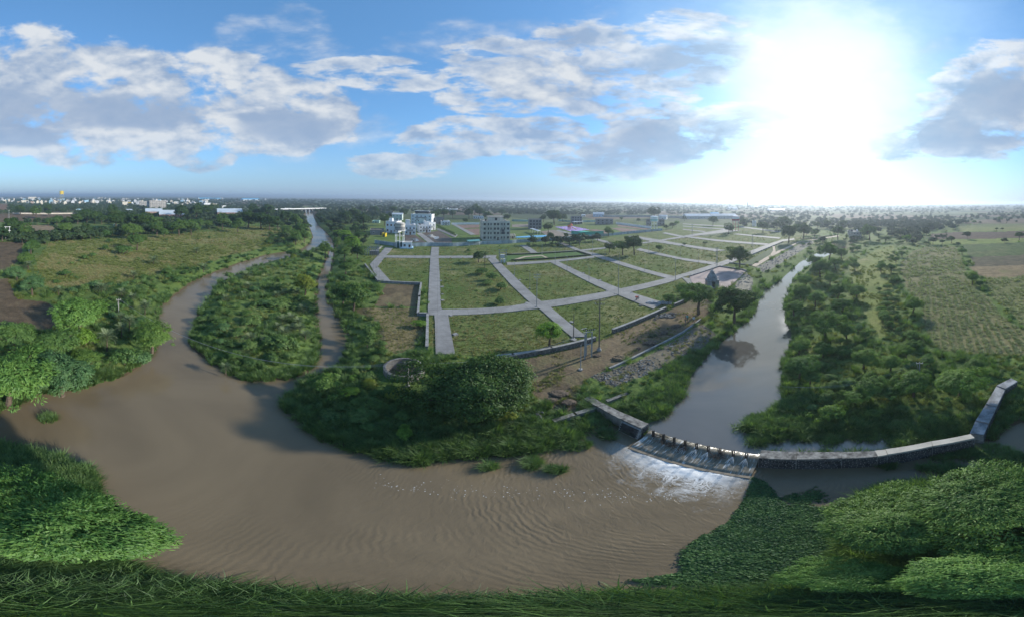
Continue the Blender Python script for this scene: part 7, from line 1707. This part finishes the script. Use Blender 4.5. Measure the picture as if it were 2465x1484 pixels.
MB().lathe([(.02, -.05), (.16, 0), (.17, .12), (.05, .2)], 10, .15, 0).build('fuel_tank', RED, mo, (0, 0, .62)); MB().box(-.6, .02, -.14, .14, .68, .78).build('seat', DARKM, mo); MB().box(-.85, -.35, -.25, .25, .785, 1.15).build('load', RED, mo); MB().lathe([(.01, 0), (.08, .02), (.08, .1), (.01, .12)], 8, .5, 0).build('headlight', WHITE, mo, (0, 0, .82))
def person(c, label, shirt, pants, pose, rz):
    g = G(c); root = empty('person', (g.x, g.y, LZ + .0), rz, label, 'person')
    J = {'pel': (0, 0, .92), 'che': (0, 0, 1.28), 'nec': (0, 0, 1.48), 'hea': (0, .03, 1.62), 'top': (0, .02, 1.72), 'ls': (-.19, 0, 1.40), 'rs': (.19, 0, 1.40), 'lh': (-.09, 0, .88), 'rh': (.09, 0, .88)}
    J.update(pose)
    E_ = [('pel', 'che'), ('che', 'nec'), ('nec', 'hea'), ('hea', 'top'), ('che', 'ls'), ('che', 'rs'), ('ls', 'le'), ('le', 'lw'), ('lw', 'lf'), ('rs', 're'), ('re', 'rw'), ('rw', 'rf'), ('pel', 'lh'), ('pel', 'rh'), ('lh', 'lk'), ('lk', 'la'), ('la', 'lt'), ('rh', 'rk'), ('rk', 'ra'), ('ra', 'rt')]
    Rr = {'pel': .14, 'che': .15, 'nec': .055, 'hea': .10, 'top': .07, 'ls': .065, 'rs': .065, 'le': .045, 're': .045, 'lw': .03, 'rw': .03, 'lf': .035, 'rf': .035, 'lh': .09, 'rh': .09, 'lk': .06, 'rk': .06, 'la': .04, 'ra': .04, 'lt': .04, 'rt': .04}
    ks = list(J); me = bpy.data.meshes.new('body'); me.from_pydata([J[k] for k in ks], [(ks.index(a), ks.index(b_)) for a, b_ in E_], [])
    o = bpy.data.objects.new('body', me); COL.objects.link(o); o.parent = root
    md = o.modifiers.new('skin', 'SKIN'); o.modifiers.new('sub', 'SUBSURF').levels = 1
    for i, k in enumerate(ks): me.skin_vertices[0].data[i].radius = (Rr[k], Rr[k] * (.75 if k in ('che', 'pel') else 1)); me.skin_vertices[0].data[i].use_root = (k == 'pel')
    m = bpy.data.materials.new('clothed_skin'); m.use_nodes = True; t = m.node_tree; b = t.nodes['Principled BSDF']
    zz = node(t, 'ShaderNodeSeparateXYZ'); t.links.new(node(t, 'ShaderNodeTexCoord').outputs['Object'], zz.inputs[0]); z = V(t, zz.outputs[2])
    setin(t, b, 'Base Color', mixc(t, z.step(1.44, 1.47), mixc(t, z.step(.90, .93), pants, shirt), (.16, .085, .05))); me.materials.append(m)
    MB().lathe([(.095, -.03), (.105, .02), (.085, .08), (.02, .12)], 12).build('hair', mat('black_hair', (.012, .011, .010), .7, .1, 5), root, tuple(Vector(J['top']) + Vector((0, -.01, -.06))))
    return root
ST1 = {'le': (-.26, .02, 1.14), 'lw': (-.24, .10, .92), 'lf': (-.24, .12, .84), 're': (.27, .0, 1.14), 'rw': (.25, .12, .93), 'rf': (.24, .15, .85), 'lk': (-.10, .04, .48), 'la': (-.10, -.02, .06), 'lt': (-.11, .14, .03), 'rk': (.11, .02, .48), 'ra': (.12, -.04, .06), 'rt': (.13, .12, .03)}
ST2 = dict(ST1); ST2.update({'lk': (-.10, .16, .50), 'la': (-.10, .14, .06), 'lt': (-.11, .30, .03), 'rk': (.10, -.02, .48), 'ra': (.11, -.24, .10), 'rt': (.12, -.12, .03), 'rw': (.25, .20, 1.0), 'rf': (.24, .25, .94)})
ST3 = dict(ST1); ST3.update({'re': (.30, .16, 1.20), 'rw': (.20, .34, 1.22), 'rf': (.16, .40, 1.22)})
person(K(15, 52, 318), 'person in a turquoise shirt on the bare ground near two others', (.05, .32, .34, 1), (.03, .03, .05, 1), ST2, 2.2)
person(K(15, 32, 338), 'person in an orange top standing left of the turquoise shirt', (.45, .18, .10, 1), (.05, .07, .12, 1), ST1, .6)
person(K(15, 127, 335), 'person in a white shirt and dark trousers standing apart', (.62, .64, .66, 1), (.02, .025, .05, 1), ST3, 2.9)
# ================================================================== the air
hb_ = MB().box(-16000, 16000, -16000, 16000, -5, 52)
hm = bpy.data.materials.new('haze'); hm.use_nodes = True; t = hm.node_tree; t.nodes.clear()
pv_ = node(t, 'ShaderNodeVolumePrincipled'); pv_.inputs['Color'].default_value = (.70, .84, 1.0, 1); pv_.inputs['Density'].default_value = .00036; pv_.inputs['Anisotropy'].default_value = .5
t.links.new(pv_.outputs[0], node(t, 'ShaderNodeOutputMaterial').inputs['Volume'])
tag(hb_.build('haze', hm), kind='stuff')
